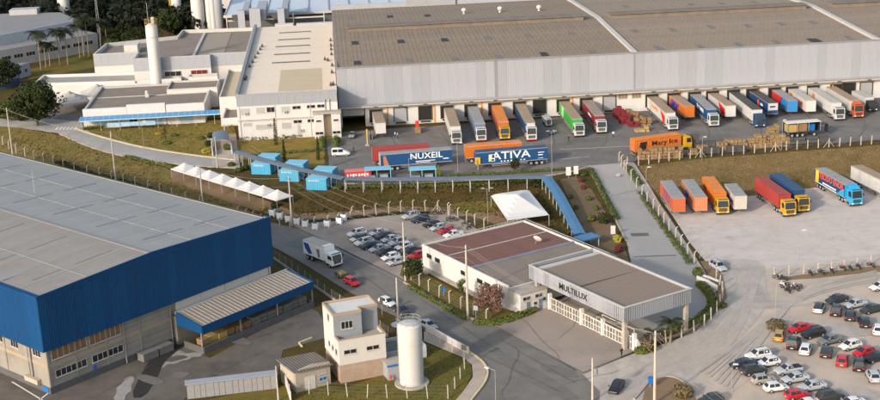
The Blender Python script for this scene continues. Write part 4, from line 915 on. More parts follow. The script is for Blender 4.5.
# ================================================================ GATEHOUSE
OM = tuple(G(624,352)[:2]); YM = 31.7
def mloc(px, py, z): return local(OM, YM, ray(px, py, z))
gt = thing('gate_canopy', 'large taupe gate canopy with grey fascia and black company lettering', 'canopy', (*OM, 0), R(YM))
X1, Y1c, ZB, ZTc = 13.7, 24.6, 4.85, 7.2
MB().box(0,X1,0,.25,ZB,ZTc).box(0,.25,.25,Y1c,ZB,ZTc).box(X1-.25,X1,.25,Y1c,ZB,ZTc).box(.25,X1-.25,Y1c-.25,Y1c,ZB,ZTc).build('fascia_frame', m_clad2, gt)
cladding(gt, (0,-.02,0), (X1,-.02,0), ZB, ZTc, m_clad, 1.37, ribs=3, depth=.014, alt=m_clad2); cladding(gt, (-.02,Y1c,0), (-.02,0,0), ZB, ZTc, m_clad, 1.37, ribs=3, depth=.014, alt=m_clad2)
MB().box(-.1,X1+.05,-.12,.3,ZTc,ZTc+.1).box(-.1,.3,.3,Y1c,ZTc,ZTc+.1).box(X1-.3,X1+.05,.3,Y1c,ZTc,ZTc+.1).box(.3,X1-.3,Y1c-.3,Y1c,ZTc,ZTc+.1).build('coping', m_trim, gt)
n = 14; st = (Y1c-2.6)/n; mb = MB().face([(.3,.01,ZTc-.45),(X1-.3,.01,ZTc-.25),(X1-.3,st-.01,ZTc-.25),(.3,st-.01,ZTc-.45)]).face([(.3,st-.01,ZTc-.5),(X1-.3,st-.01,ZTc-.3),(X1-.3,st+.01,ZTc-.3),(.3,st+.01,ZTc-.5)]); me = mb.mesh('roof_sheet', m_canroof)
for i in range(n): put('roof_sheet', me, gt, (0,.3+st*i,0))
MB().box(.3,X1-.3,Y1c-2.25,Y1c-1.2,ZTc-.6,ZTc-.2).build('roof_gutter', m_trim, gt); MB().box(.3,X1-.3,Y1c-1.15,Y1c-.3,ZTc-.6,ZTc-.5).build('roof_gutter', m_darksteel, gt)
MB().box(.3,X1-.3,12.1,12.15,ZTc-.4,ZTc-.245).build('roof_joint', m_darksteel, gt)
MB().box(.25,X1-.25,.25,Y1c-.25,ZB-.02,ZB+.1).build('soffit', m_concrete, gt)
for x, y in ((.6,.6),(X1-.6,.6),(.6,Y1c-1.5),(X1-.6,Y1c-1.5),(X1-.6,12)): MB().box(x-.3,x+.3,y-.3,y+.3,0,ZB).build('column', m_concrete, gt)
q = mloc(574, 292.5, 6.0)
MB().box(5.5,5.9,1,2,ZB-.35,ZB-.02).build('camera_box', m_darksteel, gt)
lettering(gt, 'MULTILUX', 1.5, m_lblack, (-.10, 12.6, 6.05), (R(90), 0, -PI/2), bold=.012, sx=1.03, sy=.95, name='lettering')
# sliding gates on line x ~ 1.6
m_gate = M('white_gate_paint', (0.66,0.62,0.57), .6, var=.04)
def gate(y0, y1, lb, x=1.5, h=2.25):
    g_ = thing('sliding_gate', lb, 'gate', (*OM, 0), R(YM), 'sliding gates under the canopy')
    mb = MB(); mb.box(x,x+.08,y0,y1,.15,.25).box(x,x+.08,y0,y1,h-.1,h).box(x,x+.08,y0,y1,h*.52,h*.52+.07); mb.build('frame', m_gate, g_)
    n = max(3, round((y1-y0)/.75)); bar = MB().box(x+.01,x+.07,-.035,.035,.25,h-.1).mesh('bar', m_gate); post = MB().box(x-.01,x+.1,-.06,.06,.05,h+.02).mesh('upright', m_gate)
    for i in range(n+1):
        put('upright' if i % 3 == 0 else 'bar', post if i % 3 == 0 else bar, g_, (0, y0+.05+(y1-y0-.1)*i/n, 0))
    mb = MB()
    for i in range(int((y1-y0)/.25)): mb.box(x+.03,x+.05,y0+.12+i*.25,y0+.135+i*.25,.25,h-.1)
    mb.build('infill_bars', m_gate, g_)
    return g_
gp = [20.9, 12.4, 7.0, -.6]
gate(12.6, 20.7, 'longest white sliding gate panel, at the left under the lettering'); gate(7.2, 12.2, 'middle white sliding gate panel between two thick posts'); gate(-.4, 6.8, 'right-hand white sliding gate panel near the corner column')
mb = thing('gate_posts', 'thick white gate posts along the gate line', 'posts', (*OM, 0), R(YM))
for y in gp: MB().box(1.25,1.85,y-.22,y+.22,0,2.9).build('post', m_gate, mb)
MB().ext([(1.6,0),(2.9,-.0),(1.85,2.0),(1.6,2.0)], -1.1,-.85).build('slanted_end_post', m_gate, mb)
# low turnstile rails behind gate
tr = thing('barrier_rails', 'white metal rails and ramp behind the middle of the gate', 'railing', (*OM, 0), R(YM))
for k in range(3): MB().box(3+k*1.2,3.08+k*1.2,4,12,1.0,1.08).box(3+k*1.2,3.08+k*1.2,4,4.08,0,1.0).box(3+k*1.2,3.08+k*1.2,11.9,11.98,0,1.0).build('rail', m_gate, tr)
# gatehouse building: local x from -4..20, y 22..53
gb = thing('gatehouse', 'single-storey white gatehouse with maroon and taupe roof behind low parapet', 'building', (*OM, 0), R(YM))
WX0, WX1, WY0, WY1, WZ = -4.0, 19.0, 24.9, 52.4, 3.9
p = mloc(424,245.5,4.3); r2 = mloc(510,287,4.3); r3 = mloc(527,219.3,4.3)
MB().box(WX0, WX1, WY0, WY1, 0, WZ).build('wall', m_white, gb)
MB().box(-3.96,1.5,21.6,24.85,0,WZ-.3).build('corner_room', m_white, gb); MB().box(-4.1,1.6,21.5,24.85,WZ-.3,WZ-.1).build('corner_room_roof', m_concrete, gb)
YS = 36.6
n = 9; st = (WY1-YS-.6)/n; me = MB().box(WX0+.3,WX1-.3,.01,st-.01,WZ+.02,WZ+.1).mesh('roof_sheet', m_redroof)
for i in range(n): put('roof_sheet', me, gb, (0,YS+.3+st*i,.004*(i%2)))
n = 6; st = (YS-WY0-.6)/n; me = MB().box(WX0+.3,WX1-.3,.01,st-.01,WZ+.02,WZ+.1).mesh('roof_sheet', m_flatbrown)
for i in range(n): put('roof_sheet', me, gb, (0,WY0+.3+st*i,.004*(i%2)))
MB().box(WX0,WX1,YS-.25,YS+.25,WZ,WZ+.35).build('dividing_gutter', m_bluebox if 0 else M('blue_grey_gutter', (0.17,0.20,0.25), .6), gb)
MB().box(WX0+.3,WX1-.3,44.6,44.8,WZ+.1,WZ+.2).build('roof_pipe', m_trim, gb)
for (x0,x1,y0,y1) in ((WX0-.05,WX0+.25,WY0,WY1),(WX1-.25,WX1+.05,WY0,WY1),(WX0+.25,WX1-.25,WY1-.25,WY1+.05)): MB().box(x0,x1,y0,y1,WZ,WZ+.4).build('parapet', m_white, gb)
mb = MB()
for i in range(26): mb.tube((WX0+.5+i*.88,WY1+.35,WZ-.1),(WX0+.5+i*.88,WY1+.35,WZ+.6),.04,4)
mb.tube((WX0,WY1+.35,WZ+.6),(WX1,WY1+.35,WZ+.6),.05,4).tube((WX1+.3,WY0,WZ+.55),(WX1+.3,WY1,WZ+.55),.05,4); mb.build('edge_rail', m_trim, gb)
for y, w__ in ((50,1.7),(47.2,1.7),(38.8,1.4),(33.5,1.7),(31.2,1.7),(29.0,1.2)): window(gb, (WX0-.0,y,2.2), -PI/2, w__, .8, 1)
for x, w__ in ((-2.7,1.5),(-.2,1.5)): window(gb, (x,21.6,2.5), 0, w__, .55, 2)
window(gb,(-.9,21.6,1.3),0,.7,.5,1); window(gb,(.9,21.6,1.6),0,.7,.6,1)
for x in (-2.4,.1): MB().box(x-.35,x+.35,21.52,21.6,.05,2.1).build('door', M('blue_grey_door', (0.13,0.16,0.22), .6), gb)
MB().box(-5.2,-4.1,20.5,52,.0,.15).build('plinth_path', m_concrete, gb)
sdish = thing('satellite_dish', 'white satellite dish standing on the maroon gatehouse roof', 'dish', (*OM, 0), 0)
q = mloc(537,242,4.4); wq = Matrix.Rotation(R(YM),3,'Z')@Vector((q.x,q.y,0)); sdish.location = (OM[0]+wq.x, OM[1]+wq.y, WZ+.9)
MB().lathe([(.05,0),(.5,.08),(.85,.3)],16).tube((0,0,.1),(0,0,.6),.03,4).build('bowl', m_white, sdish); MB().tube((0,0,-.8),(0,0,0),.05,6).build('mast', m_steel, sdish); sdish.rotation_euler = (R(-50), R(20), R(-20))
# ================================================================ COVERED WALKWAY
wk = thing('covered_walkway', 'long covered walkway with slate blue roof bending down to the gatehouse', 'walkway', (0,0,0))
def rp(px, py, zz): return ray(px, py, zz)
wp = [(237,151.5,2.75),(262,159.5,2.75),(300,169,2.75),(345,178.2,2.75),(400,178.6,2.75),(470,177.6,2.75),(546,176.6,2.75),(557,192,2.55),(568,212,2.2),(580,234,1.9)]
WPp = []
for px, py, hh in wp:
    z = 3.0+hh
    for _ in range(12): p = ray(px, py, z); z = H(p.x, p.y)+hh
    WPp.append(ray(px, py, z))
def wkseg(a, b, width, mat):
    L = (b-a).length; n = max(1, round(L/2.4)); d = (b-a)/L; s = Vector((-d.y, d.x, 0)).normalized()*width/2; up = Vector((0,0,.22))
    for i in range(n):
        p = a+d*(L*i/n+.015); q = a+d*(L*(i+1)/n-.015)
        mb = MB(); mb.face([p-s,q-s,q+up*0+Vector((0,0,.18)),p+Vector((0,0,.18))]); mb.face([p+Vector((0,0,.18)),q+Vector((0,0,.18)),q+s,p+s])
        mb.face([p-s-up*.7,q-s-up*.7,q-s,p-s]); mb.face([p+s,q+s,q+s-up*.7,p+s-up*.7]); mb.face([p+s-up*.7,q+s-up*.7,q-s-up*.7,p-s-up*.7])
        mb.build('roof_panel', mat, wk)
m_post = M('walkway_post', (0.42,0.42,0.44), .6)
for i in range(len(WPp)-1):
    wkseg(WPp[i], WPp[i+1], 2.1 if i < 6 else 2.3, m_walkroof if i < 6 else m_walkroofb)
    a, b = WPp[i], WPp[i+1]; L = (b-a).length; n = max(1, round(L/3.6)); d = (b-a)/L; s = Vector((-d.y, d.x, 0)).normalized()*.85
    for k in range(n):
        p = a+d*(L*k/n)
        for sg in (-1, 1):
            c = p+s*sg; MB().box(c.x-.06,c.x+.06,c.y-.06,c.y+.06,H(c.x,c.y)-.1,c.z-.05).build('post', m_post, wk)
e1 = mloc(588,243,3.6); 
pe = WPp[-1]; MB().box(-1.7,2.6,-1.6,1.3,-.05,.2).build('end_roof', m_walkroofb, wk, (pe.x+.6,pe.y-2.4,pe.z+.05), R(31.7))
for dx, dy in ((-1.4,-1.3),(2.3,-1.3),(2.3,1.0)): 
    c = Vector((pe.x+.6,pe.y-2.4,0))+Matrix.Rotation(R(31.7),3,'Z')@Vector((dx,dy,0)); MB().box(c.x-.07,c.x+.07,c.y-.07,c.y+.07,H(c.x,c.y)-.1,pe.z).build('post', m_post, wk)
MB().box(-7.5,0,-.12,.12,0,1.2)
ar = thing('entrance_canopy', 'arched slate blue canopy over the entrance path between white sloping walls', 'canopy', tuple(G(222,151)), R(100))
mb = MB()
for k in range(8):
    a0, a1 = PI*(.15+.7*k/8), PI*(.15+.7*(k+1)/8); x0,z0 = 2.2*math.cos(a0), 2.0+1.0*math.sin(a0); x1,z1 = 2.2*math.cos(a1), 2.0+1.0*math.sin(a1)
    mb.face([(0,-x0,z0),(9,-x0,z0),(9,-x1,z1),(0,-x1,z1)]); mb.face([(0,-x0,z0-.06),(0,-x1,z1-.06),(9,-x1,z1-.06),(9,-x0,z0-.06)])
mb.build('roof', m_walkroof, ar)
for s in (-2.3, 2.3): MB().box(-4.5,9,s-.15,s+.15,-.3,1.2).build('side_wall', m_whitew, ar)
for s in (-1.9,1.9):
    for x in (.3,8.6): MB().tube((x,s,0),(x,s,2.4),.08,6).build('post', m_steel, ar)
# ================================================================ SKY-BLUE CONTAINERS
def container(name, label, P3, rz, L, W__, Hh, mat, roofm, ribs=14, cat='container', group=None, texts=(), doors=True):
    t = thing(name, label, cat, P3, rz, group)
    mb = MB()
    def side(y, sg):
        st = L/ribs
        for i in range(ribs):
            x = -L/2+i*st; pts = [(x,y),(x+st*.15,y-sg*.05),(x+st*.45,y-sg*.05),(x+st*.6,y),(x+st,y)]
            for (x0,y0),(x1,y1) in zip(pts[:-1],pts[1:]):
                q = [(x0,y0,.12),(x1,y1,.12),(x1,y1,Hh-.08),(x0,y0,Hh-.08)]; mb.face(q if sg < 0 else q[::-1])
    side(-W__/2, -1); side(W__/2, 1)
    mb.box(-L/2,-L/2+.1,-W__/2,W__/2,.1,Hh-.05); mb.box(L/2-.1,L/2,-W__/2,W__/2,.1,Hh-.05); mb.build('shell', mat, t)
    MB().box(-L/2,L/2,-W__/2-.02,W__/2+.02,Hh-.1,Hh).build('roof', roofm, t)
    MB().box(-L/2,L/2,-W__/2-.03,-W__/2+.1,0,.14).box(-L/2,L/2,W__/2-.1,W__/2+.03,0,.14).box(-L/2,-L/2+.12,-W__/2,W__/2,0,.13).box(L/2-.12,L/2,-W__/2,W__/2,0,.13).build('base_frame', mat, t)
    if doors:
        for s in (-1,1): d = MB().box(L/2,L/2+.04,s*W__/4-W__/4+.04,s*W__/4+W__/4-.04,.16,Hh-.14).build('door', mat, t); MB().tube((L/2+.07,s*.25,.2),(L/2+.07,s*.25,Hh-.2),.025,5).build('lock_bar', m_steel, d)
    for (s_, size, mt, x, z, sx) in texts: lettering(t, s_, size, mt, (x, -W__/2-.075, z), (R(90),0,0), sx=sx)
    return t
cts = [((235,167.5,'front'),(258.5,171.5),0),((0,0,'front'),(286.5,178.5),0),((0,0,'front'),(313.5,187),0),((0,0,'b'),(263.5,164.5),1),((0,0,'b'),(291,171.5),1),((0,0,'b'),(320,178),1)]
nmf = ['leftmost','middle','rightmost']
for i, (_, (px, py), bk) in enumerate(cts):
    p = G(px, py+ (2.0 if not bk else 2.5)); 
    o = container('storage_container', '%s sky blue storage container in the %s row by the slate walkway' % (nmf[i%3], 'back' if bk else 'front'), (p.x+1.2, p.y+1.0, p.z), R(-14), 4.6, 3.9, 2.5, m_bluebox, m_blueboxr, 9, group='sky blue containers on the bank', texts=[('BIORVIDA', .55, m_letter, -.5, 2.05, 1.0)] if not bk else ())
# red and white striped cabin and two blue open kiosks behind walkway
p = G(358,180.5)
rk = thing('red_container', 'low red container with white lettering behind the walkway', 'container', (p.x,p.y+1.5,p.z), R(6))
MB().box(-2.9,2.9,-1.1,1.1,.1,1.9).build('body', m_red, rk); MB().box(-2.95,2.95,-1.15,1.15,1.9,2.0).build('roof', M('pink_roof', (0.55,0.18,0.16), .7), rk); [MB().box(-2.5+i*.62,-2.5+i*.62+(.42 if i%3 else .3),-1.13,-1.11,.85+.1*(i%2),1.45).build('lettering', m_letter, rk) for i in range(8)]
MB().box(-2.95,2.95,-1.16,-1.1,.1,.3).build('base_rail', m_darksteel, rk)
for i, px in enumerate((378, 423)):
    p = G(px,181); kk = thing('kiosk', '%s open kiosk with pale blue roof behind the walkway' % ('left' if i == 0 else 'right'), 'kiosk', (p.x,p.y+1.2,p.z), R(3), 'pale blue roofed kiosks')
    MB().box(-2.9,2.9,-1.3,1.6,2.45,2.6).build('roof', m_blueboxr, kk)
    for x in (-2.8,-.3,2.7): MB().box(x,x+.15,-1.25,-1.1,0,2.45).build('post', m_blueboxr, kk)
    MB().box(-2.8,2.8,1.35,1.5,0,2.45).build('back_wall', m_darksteel, kk); MB().box(-2.5,-.6,-.4,.8,0,.9).box(.4,2.2,-.6,.6,0,1.2).build('counter', m_clad2, kk)
# ================================================================ TENTS
def tent4(name, label, P3, rz, w_, d_, hp, he, mat, group=None, sag=.0):
    t = thing(name, label, 'tent', P3, rz, group); mb = MB(); N = 8
    def zz(u, v): r = max(abs(u), abs(v)); return he+(hp-he)*(1-r)**1.35
    vs = [[(w_/2*(-1+2*i/N), d_/2*(-1+2*j/N), zz(-1+2*i/N,-1+2*j/N)) for i in range(N+1)] for j in range(N+1)]
    for j in range(N):
        for i in range(N): mb.face([vs[j][i],vs[j][i+1],vs[j+1][i+1],vs[j+1][i]])
    mb.box(-w_/2,w_/2,-d_/2-.02,-d_/2,he-.22,he).box(-w_/2,w_/2,d_/2,d_/2+.02,he-.22,he).box(-w_/2-.02,-w_/2,-d_/2,d_/2,he-.22,he).box(w_/2,w_/2+.02,-d_/2,d_/2,he-.22,he)
    mb.build('canvas', mat, t)
    for sx in (-1,1):
        for sy in (-1,1): MB().tube((sx*(w_/2-.06),sy*(d_/2-.06),0),(sx*(w_/2-.06),sy*(d_/2-.06),he),.05,6).build('pole', m_steel, t)
    return t
ta = ray(185,170.5,3.2); tb = ray(278,198.5,2.9)
for i in range(8):
    p = ta.lerp(tb, i/7.0); z = H(p.x,p.y); rz = math.atan2(tb.y-ta.y, tb.x-ta.x)
    tent4('pagoda_tent', '%s white peaked tent of the sloping row, counted from the left' % ordn[i], (p.x,p.y,z), rz, 4.75, 4.4, 3.0+(2.9-z*.55)*.25, 2.1, m_tent, 'white peaked tents in a row on the bank')
p = ray(70,100,5.5)
tent4('peaked_tent', 'large grey peaked tent beside the big tree, front half', (p.x,p.y,HZ), R(25), 9.5, 9.5, 5.6, 3.0, m_tentgrey, 'grey peaked tents by the tree')
tent4('peaked_tent', 'grey peaked tent behind the front one beside the admin block', (p.x+5.5,p.y+9.5,HZ), R(25), 9, 9, 5.4, 3.0, m_tentgrey, 'grey peaked tents by the tree')
# big white shade sail canopy
sc = thing('shade_canopy', 'large white tensile shade canopy on the lawn behind the gatehouse', 'canopy', (0,0,0))
def hz(px, py, zz): return ray(px, py, zz)
cor = [hz(491,196,3.4),hz(529,190.5,3.4),hz(549,215,3.0),hz(507.5,220.5,3.0)]; pk = hz(519,199,4.6); pk2 = hz(535,206,3.9)
mb = MB(); N = 10
def bil(u, v):
    a = cor[0].lerp(cor[1], u); b = cor[3].lerp(cor[2], u); p = a.lerp(b, v)
    f = max(0, 1-max(abs(u-.5), abs(v-.38))*2); g2 = 0
    return Vector((p.x,p.y,p.z+1.9*f**1.3-.0*math.sin(PI*u)))
for j in range(N):
    for i in range(N): mb.face([bil(i/N,j/N),bil(i/N,(j+1)/N),bil((i+1)/N,(j+1)/N),bil((i+1)/N,j/N)])
mb.build('canvas', M('bright_canvas', (0.62,0.59,0.555), .8, var=.04), sc)
for c in cor: MB().tube((c.x,c.y,H(c.x,c.y)-.1),(c.x,c.y,c.z),.09,8).build('pole', m_steel, sc)
# ================================================================ POLES, LAMPS, SIGNS
m_pole = M('concrete_pole', (0.43,0.38,0.33), .9, var=.08, scale=.6)
POLES = {}
def pole_h(px, py, ty, p):
    for i in range(400):
        z = i*.06; v = Vector((p.x, p.y, p.z+z-CH)); k = v.dot(CF)
        if 200+F*v.dot(CD)/k <= ty: return z
    return 10
def pole(key, label, px, py, ty, r=.2, arm=0, p=None, rz=0, trafo=False):
    p = p or G(px, py); h = pole_h(px, py, ty, p); t = thing('utility_pole', label, 'pole', tuple(p), rz, 'concrete utility poles')
    MB().tube((0,0,0),(0,0,h),r,10,r2=r*.62).build('shaft', m_pole, t)
    if arm:
        a = MB(); a.box(-arm,arm,-.06,.06,h-.75,h-.62).build('crossarm', m_darksteel, t)
        for s in (-1,-.4,.4,1): MB().tube((s*arm*.9,0,h-.62),(s*arm*.9,0,h-.4),.05,6).build('insulator', m_cladj, t)
    if trafo: MB().lathe([(.28,h-2.4),(.32,h-2.3),(.32,h-1.7),(.2,h-1.6)],12,0,.45,0).build('transformer', m_cladj, t)
    POLES[key] = Vector((p.x,p.y,p.z+h)); return t
def hidden(px, py, z): q = ray(px, py, z); return Vector((q.x,q.y,H(q.x,q.y)))
pole('a','concrete pole at the far left before the bank, behind the grey roof',13,157,108,p=hidden(13,157,.5))
pole('b','concrete pole behind the blue warehouse, left of its roof mast',116,180,131.5,arm=.9,p=hidden(116,182,.5))
pole('c','concrete pole beside the first white peaked tents',203,204,165,p=hidden(203,205,.5))
pole('d','concrete pole behind the right end of the blue warehouse by the road',292,226,176,arm=.9,rz=R(-50))
pole('e','slim concrete pole at the road edge beside the small carpark',405.5,281,222,r=.2)
pole('f','tall concrete pole beside the pink-flowered tree',468,319,245,r=.22,arm=.7,rz=R(30))
pole('g','concrete pole with small lamp at the bottom road edge',592.5,402,358,r=.17,trafo=True)
pole('h','tall concrete pole on the verge with wires, blue bin at its foot',654.5,405,331,r=.22,arm=.9,rz=R(20))
pole('i','leaning concrete pole between tower house and road',399,334,278,r=.2)
pole('j','pole on the lawn before the office warehouse',217.5,168,137,r=.16)
pole('k','lone concrete pole in front of the locker row',278.5,401,366,r=.13)
def wire(label, A, B, offs, sag=1.2, r=.018):
    t = thing('power_line', label, 'cable', tuple(A), 0, 'overhead power lines')
    for k, o in enumerate(offs):
        pts = []; N = 10
        for i in range(N+1):
            s = i/N; p = (A+o).lerp(B+o, s)-A; p.z -= sag*4*s*(1-s); pts.append(p)
        MB().path([tuple(q) for q in pts], r, 4).build('wire', m_wire, t)
m_wire = M('pale_wire', (0.26,0.235,0.21), .6)
o3 = [Vector((-.6,.3,-.4)),Vector((0,0,-.4)),Vector((.6,-.3,-.4)),Vector((0,0,-2.2))]
o2 = o3[:2]+o3[3:]
wire('thin wires from the far left pole to the pole behind the roof', POLES['a'], POLES['b'], o2)
wire('thin wires between the pole behind the roof and the tent-side pole', POLES['b'], POLES['c'], o2)
wire('thin wires from the tent-side pole to the pole by the road', POLES['c'], POLES['d'], o2)
wire('thin wires over the small carpark to the slim pole', POLES['d'], POLES['e'], o2)
wire('thin wires between the slim pole and the tall pole by the flowered tree', POLES['e'], POLES['f'], o2)
wire('thin wires crossing the gate forecourt to the tall verge pole', POLES['f'], POLES['h'], o3, 2.0)
wire('wires running off to the lower right from the verge pole', POLES['h'], ray(790,440,9), o3, 1.0)
wire('wires from far left pole running off to the left edge', POLES['a'], POLES['a']+Vector((-60,46,1)), o2)
wire('wires above the slope from the first tent to the carpark fence', ray(250,150,12), ray(470,232,9), [Vector((0,0,0)),Vector((0,1.5,.6))], 2.5, .02)
def lamp(label, px, py, ty, arm=1.2, rz=0, white=True, p=None, double=False):
    p = p or G(px, py); h = pole_h(px, py, ty, p); t = thing('street_lamp', label, 'street lamp', tuple(p), rz, 'slim street lamps')
    MB().tube((0,0,0),(0,0,h-.2),.055,8,r2=.035).build('post', m_steel, t)
    for s in ((1,-1) if double else (1,)):
        a = MB(); a.tube((0,0,h-.25),(s*arm,0,h-.05),.035,6); a.build('arm', m_steel, t)
        MB().ext([(s*arm-.3,h-.12),(s*arm+.45,h-.1),(s*arm+.4,h+.02),(s*arm-.2,h+.05)] if s > 0 else [(s*arm-.45,h-.1),(s*arm+.3,h-.12),(s*arm+.2,h+.05),(s*arm-.4,h+.02)],-.17,.17).build('lamp_head', m_white if white and not double else m_steel, t)
    return t
lamp('white street lamp at the lower road bend beside sidewalk',496,410,369,rz=R(150))
lamp('street lamp between carpark lawn and shade canopy',488,224,188,double=True,arm=.8)
lamp('street lamp at the kerb of the dock yard near the ramp',552,177,131,double=True,arm=.7,white=False)
lamp('street lamp in the yard between two blue trailers',458,176,143,arm=.8)
lamp('thin street lamp on the green lawn before the admin block',144,149,121,arm=.7)
lamp('street lamp at the left edge of the ramp beside fence',646,196,167,arm=.5)
lamp('lamp post in the pale truck lot with two arms',700,258,228,double=True,arm=1.6)
lamp('thin lamp post in the truck lot before the red container truck',798,258,230,arm=.8)
lamp('lamp post at the edge of the dusty car lot near motorcycles',775,322,283,arm=.8)
lamp('short thin lamp post beside the navy sedan in dusty lot',731.5,393,364,arm=.4)
lamp('thin dark post in front of blue trailer with white lettering',409,172,158,arm=.8,white=False)
lamp('thin lamp post on yard edge before the crates',702,160,137,arm=.5)
lamp('slender pole among the bales beside blue drums',781.5,150,120,arm=.4)
def signp(label, px, py, h, w_, hh, mat, rz=0, cat='sign'):
    t = thing('sign', label, cat, tuple(G(px, py)), rz)
    MB().tube((0,.05,0),(0,.05,h),.05,6).build('post', m_steel, t); MB().box(-w_/2,w_/2,-.03,.03,h-hh,h).build('board', mat, t); return t
signp('left white information board at the top of the garden',568.5,178.5,2.6,1.1,1.9,m_white)
signp('right white information board at the top of the garden',576,177.5,2.6,1.0,1.8,m_white)
signp('white information board beside yellow bush on the ramp verge',613,236.5,2.2,.9,1.7,m_white)
signp('round-topped grey road sign beside the pink-flowered tree',476,321,2.7,.8,.8,m_clad,R(-30))
signp('dark road sign on the bend of the sidewalk',464.5,367,3.6,.8,.8,m_darksteel,R(-30))
signp('blue and white sign in the gatehouse lawn',443.5,297,1.8,.9,.8,m_signblue,R(-40))
signp('dark tall sign post on the pavement behind the white car',382,315,3.2,.6,1.3,m_darksteel,R(-30))
signp('grey sign near the ramp edge in the truck yard crossing',618,178,.0+1.0,.8,.6,m_clad)
bn = thing('waste_bin', 'blue waste bin mounted beside the tall verge pole', 'bin', tuple(G(650.5,389)))
MB().ext([(-.3,.9),(.3,.9),(.36,1.9),(-.36,1.9)],-.3,.3).build('bucket', m_signblue, bn); MB().tube((0,.35,0),(0,.35,1.8),.05,6).build('post', m_steel, bn)
# ================================================================ FENCES
m_fpost = M('fence_post_concrete', (0.40,0.355,0.31), .9, var=.1, scale=1)
_pm = {}
def fpost(h, bent, w_=.11):
    w_ = w_*.68
    k = (round(h,2), bent, w_)
    if k not in _pm:
        mb = MB(); mb.box(-w_,w_,-w_,w_,-.2,h)
        if bent:
            i0 = len(mb.v); mb.ext([(-w_,h),(w_,h),(w_+.35,h+.3),(.35-w_,h+.33)],-w_,w_)
        _pm[k] = mb.mesh('post', m_fpost)
    return _pm[k]
def fence(label, pts, n, h=2.1, bent=True, w_=.13, wires=4, rzoff=0, mesh_=False, name='wire_fence', brace=()):
    P = [G(*p) if len(p) == 2 else hidden(*p) for p in pts]; Ls = [0]
    for a, b in zip(P[:-1], P[1:]): Ls.append(Ls[-1]+(b-a).length)
    t = thing(name, label, 'fence', tuple(P[0])); o = P[0]
    Q = []
    for i in range(n):
        s = Ls[-1]*i/(n-1); k = max(j for j in range(len(Ls)) if Ls[j] <= s+1e-6); k = min(k, len(P)-2); f = (s-Ls[k])/(Ls[k+1]-Ls[k]); q = P[k].lerp(P[k+1], f); q.z = H(q.x,q.y); Q.append(q)
        d = P[k+1]-P[k]; put('post', fpost(h, bent, w_), t, tuple(q-o), math.atan2(d.y, d.x)+PI/2+rzoff+random.uniform(-.15,.15)).rotation_euler[:2] = (random.gauss(0,.035), random.gauss(0,.035))
    mb = MB()
    for k in range(wires):
        mb.path([tuple(q-o+Vector((0,0,h*(k+.7)/wires))) for q in Q], .012, 3)
    mb.build('wire', m_cladj, t)
    for k in brace:
        q = Q[k]-o; d = (Q[min(k+1,n-1)]-Q[max(k-1,0)]).normalized()
        for s in (-1,1): MB().tube(tuple(q+Vector((0,0,h*.8))),tuple(q+d*s*1.3),.055,6).build('brace', m_fpost, t)
    return t
fence('concrete post fence on the brown bank behind the blue warehouse', [(-14,134,1),(12,149,1),(40,160,.6),(70,170,.4),(100,177.5,.2),(130,186,.1),(165,196,.1),(200,206,0),(240,219,0),(290,236,0)][:8], 22, 2.2)
fence('concrete post fence along the low bank between tents and the truck road', [(238,215),(262,223.5),(292,229),(330,224),(350,219.5)], 12, 1.7)
fence('concrete post fence along the back of the small carpark', [(352,218.5),(375,216),(400,212.5),(436,212.5),(448,215)], 9, 2.4, brace=(7,))
fence('concrete post fence beside the motorcycles next to the small carpark', [(449,216),(462,221),(474,226),(484,230)], 5, 2.3)
fence('fence of bent posts down the bank between ramp and truck lot', [(622,166),(629,178),(642,197),(656,214),(670,233),(683,250),(694,264)], 14, 2.3)
fence('fence of bent posts down the left edge of the ramp top', [(619,162.5),(622,168),(624,171)], 3, 2.2)
fence('white post fence along the top of the dry embankment', [(627,166),(640,165.5),(665,161.5),(700,157.5),(740,154.5),(790,150),(840,146.5),(882,143.5)], 25, 2.1, bent=False, brace=(7,14,19))
fence('fence with bent posts along the gatehouse lawn by the road', [(411,281),(424,290),(440,299),(458,309),(476,317),(486,322)], 8, 2.2)
fence('fence of concrete posts curving round the silo lawn', [(427,339),(443,347),(463,359),(465,368),(458,384),(448,399)], 8, 1.9, bent=False, w_=.1)
fence('fence of thin posts across the silo lawn foreground', [(282,382),(290,398),(308,394),(330,395.5),(362,398),(412,398.5),(448,399)][1:], 9, 2.2, bent=False, w_=.09)
fence('short white post fence between truck lot and motorcycles', [(774,276.5),(801,274.5),(829,271.5),(852,267.5),(884,263.5)], 9, 1.9, bent=False, w_=.13)
fence('fence of white posts on the verge by the palm trees', [(650,347),(662,343.5),(676,340),(692,333.5),(706,325),(716,314),(722,303),(722,292),(716,280)], 12, 2.1, bent=False, w_=.14)
fence('wire fence along the road above the grass strip', [(273,257),(290,268),(310,283),(330,297),(352,311),(374,326),(388,336)], 17, 1.7, bent=False, w_=.06, wires=8)
def lowwall(label, pts, h, t_, mat, name='low_wall'):
    o = ribbon(name, pts, t_, mat, .02, h, 0, kind=None, step=3.0)
    if 'kind' in o: del o['kind']
    return tag(o, label, 'wall')
lowwall('low concrete wall under the roadside wire fence', [(272,258),(310,284),(352,312),(388,337)], .35, .25, m_concrete)
lowwall('pale boundary wall between silo lawn and sidewalk', [(426,331),(447,343),(469,355)], 1.3, .18, m_whitew)
lowwall('white slanting wall between locker row and gabled hut', [(283,377),(287,388),(291,402)], 1.6, .18, m_white)
lowwall('white ramp wall beside the parked silver car', [(697,281),(707,285),(717,291)], 1.0, .3, m_white)
lowwall('upper white ramp wall near the hedge corner', [(699,276),(709,279),(719,283)], .5, .3, m_white)
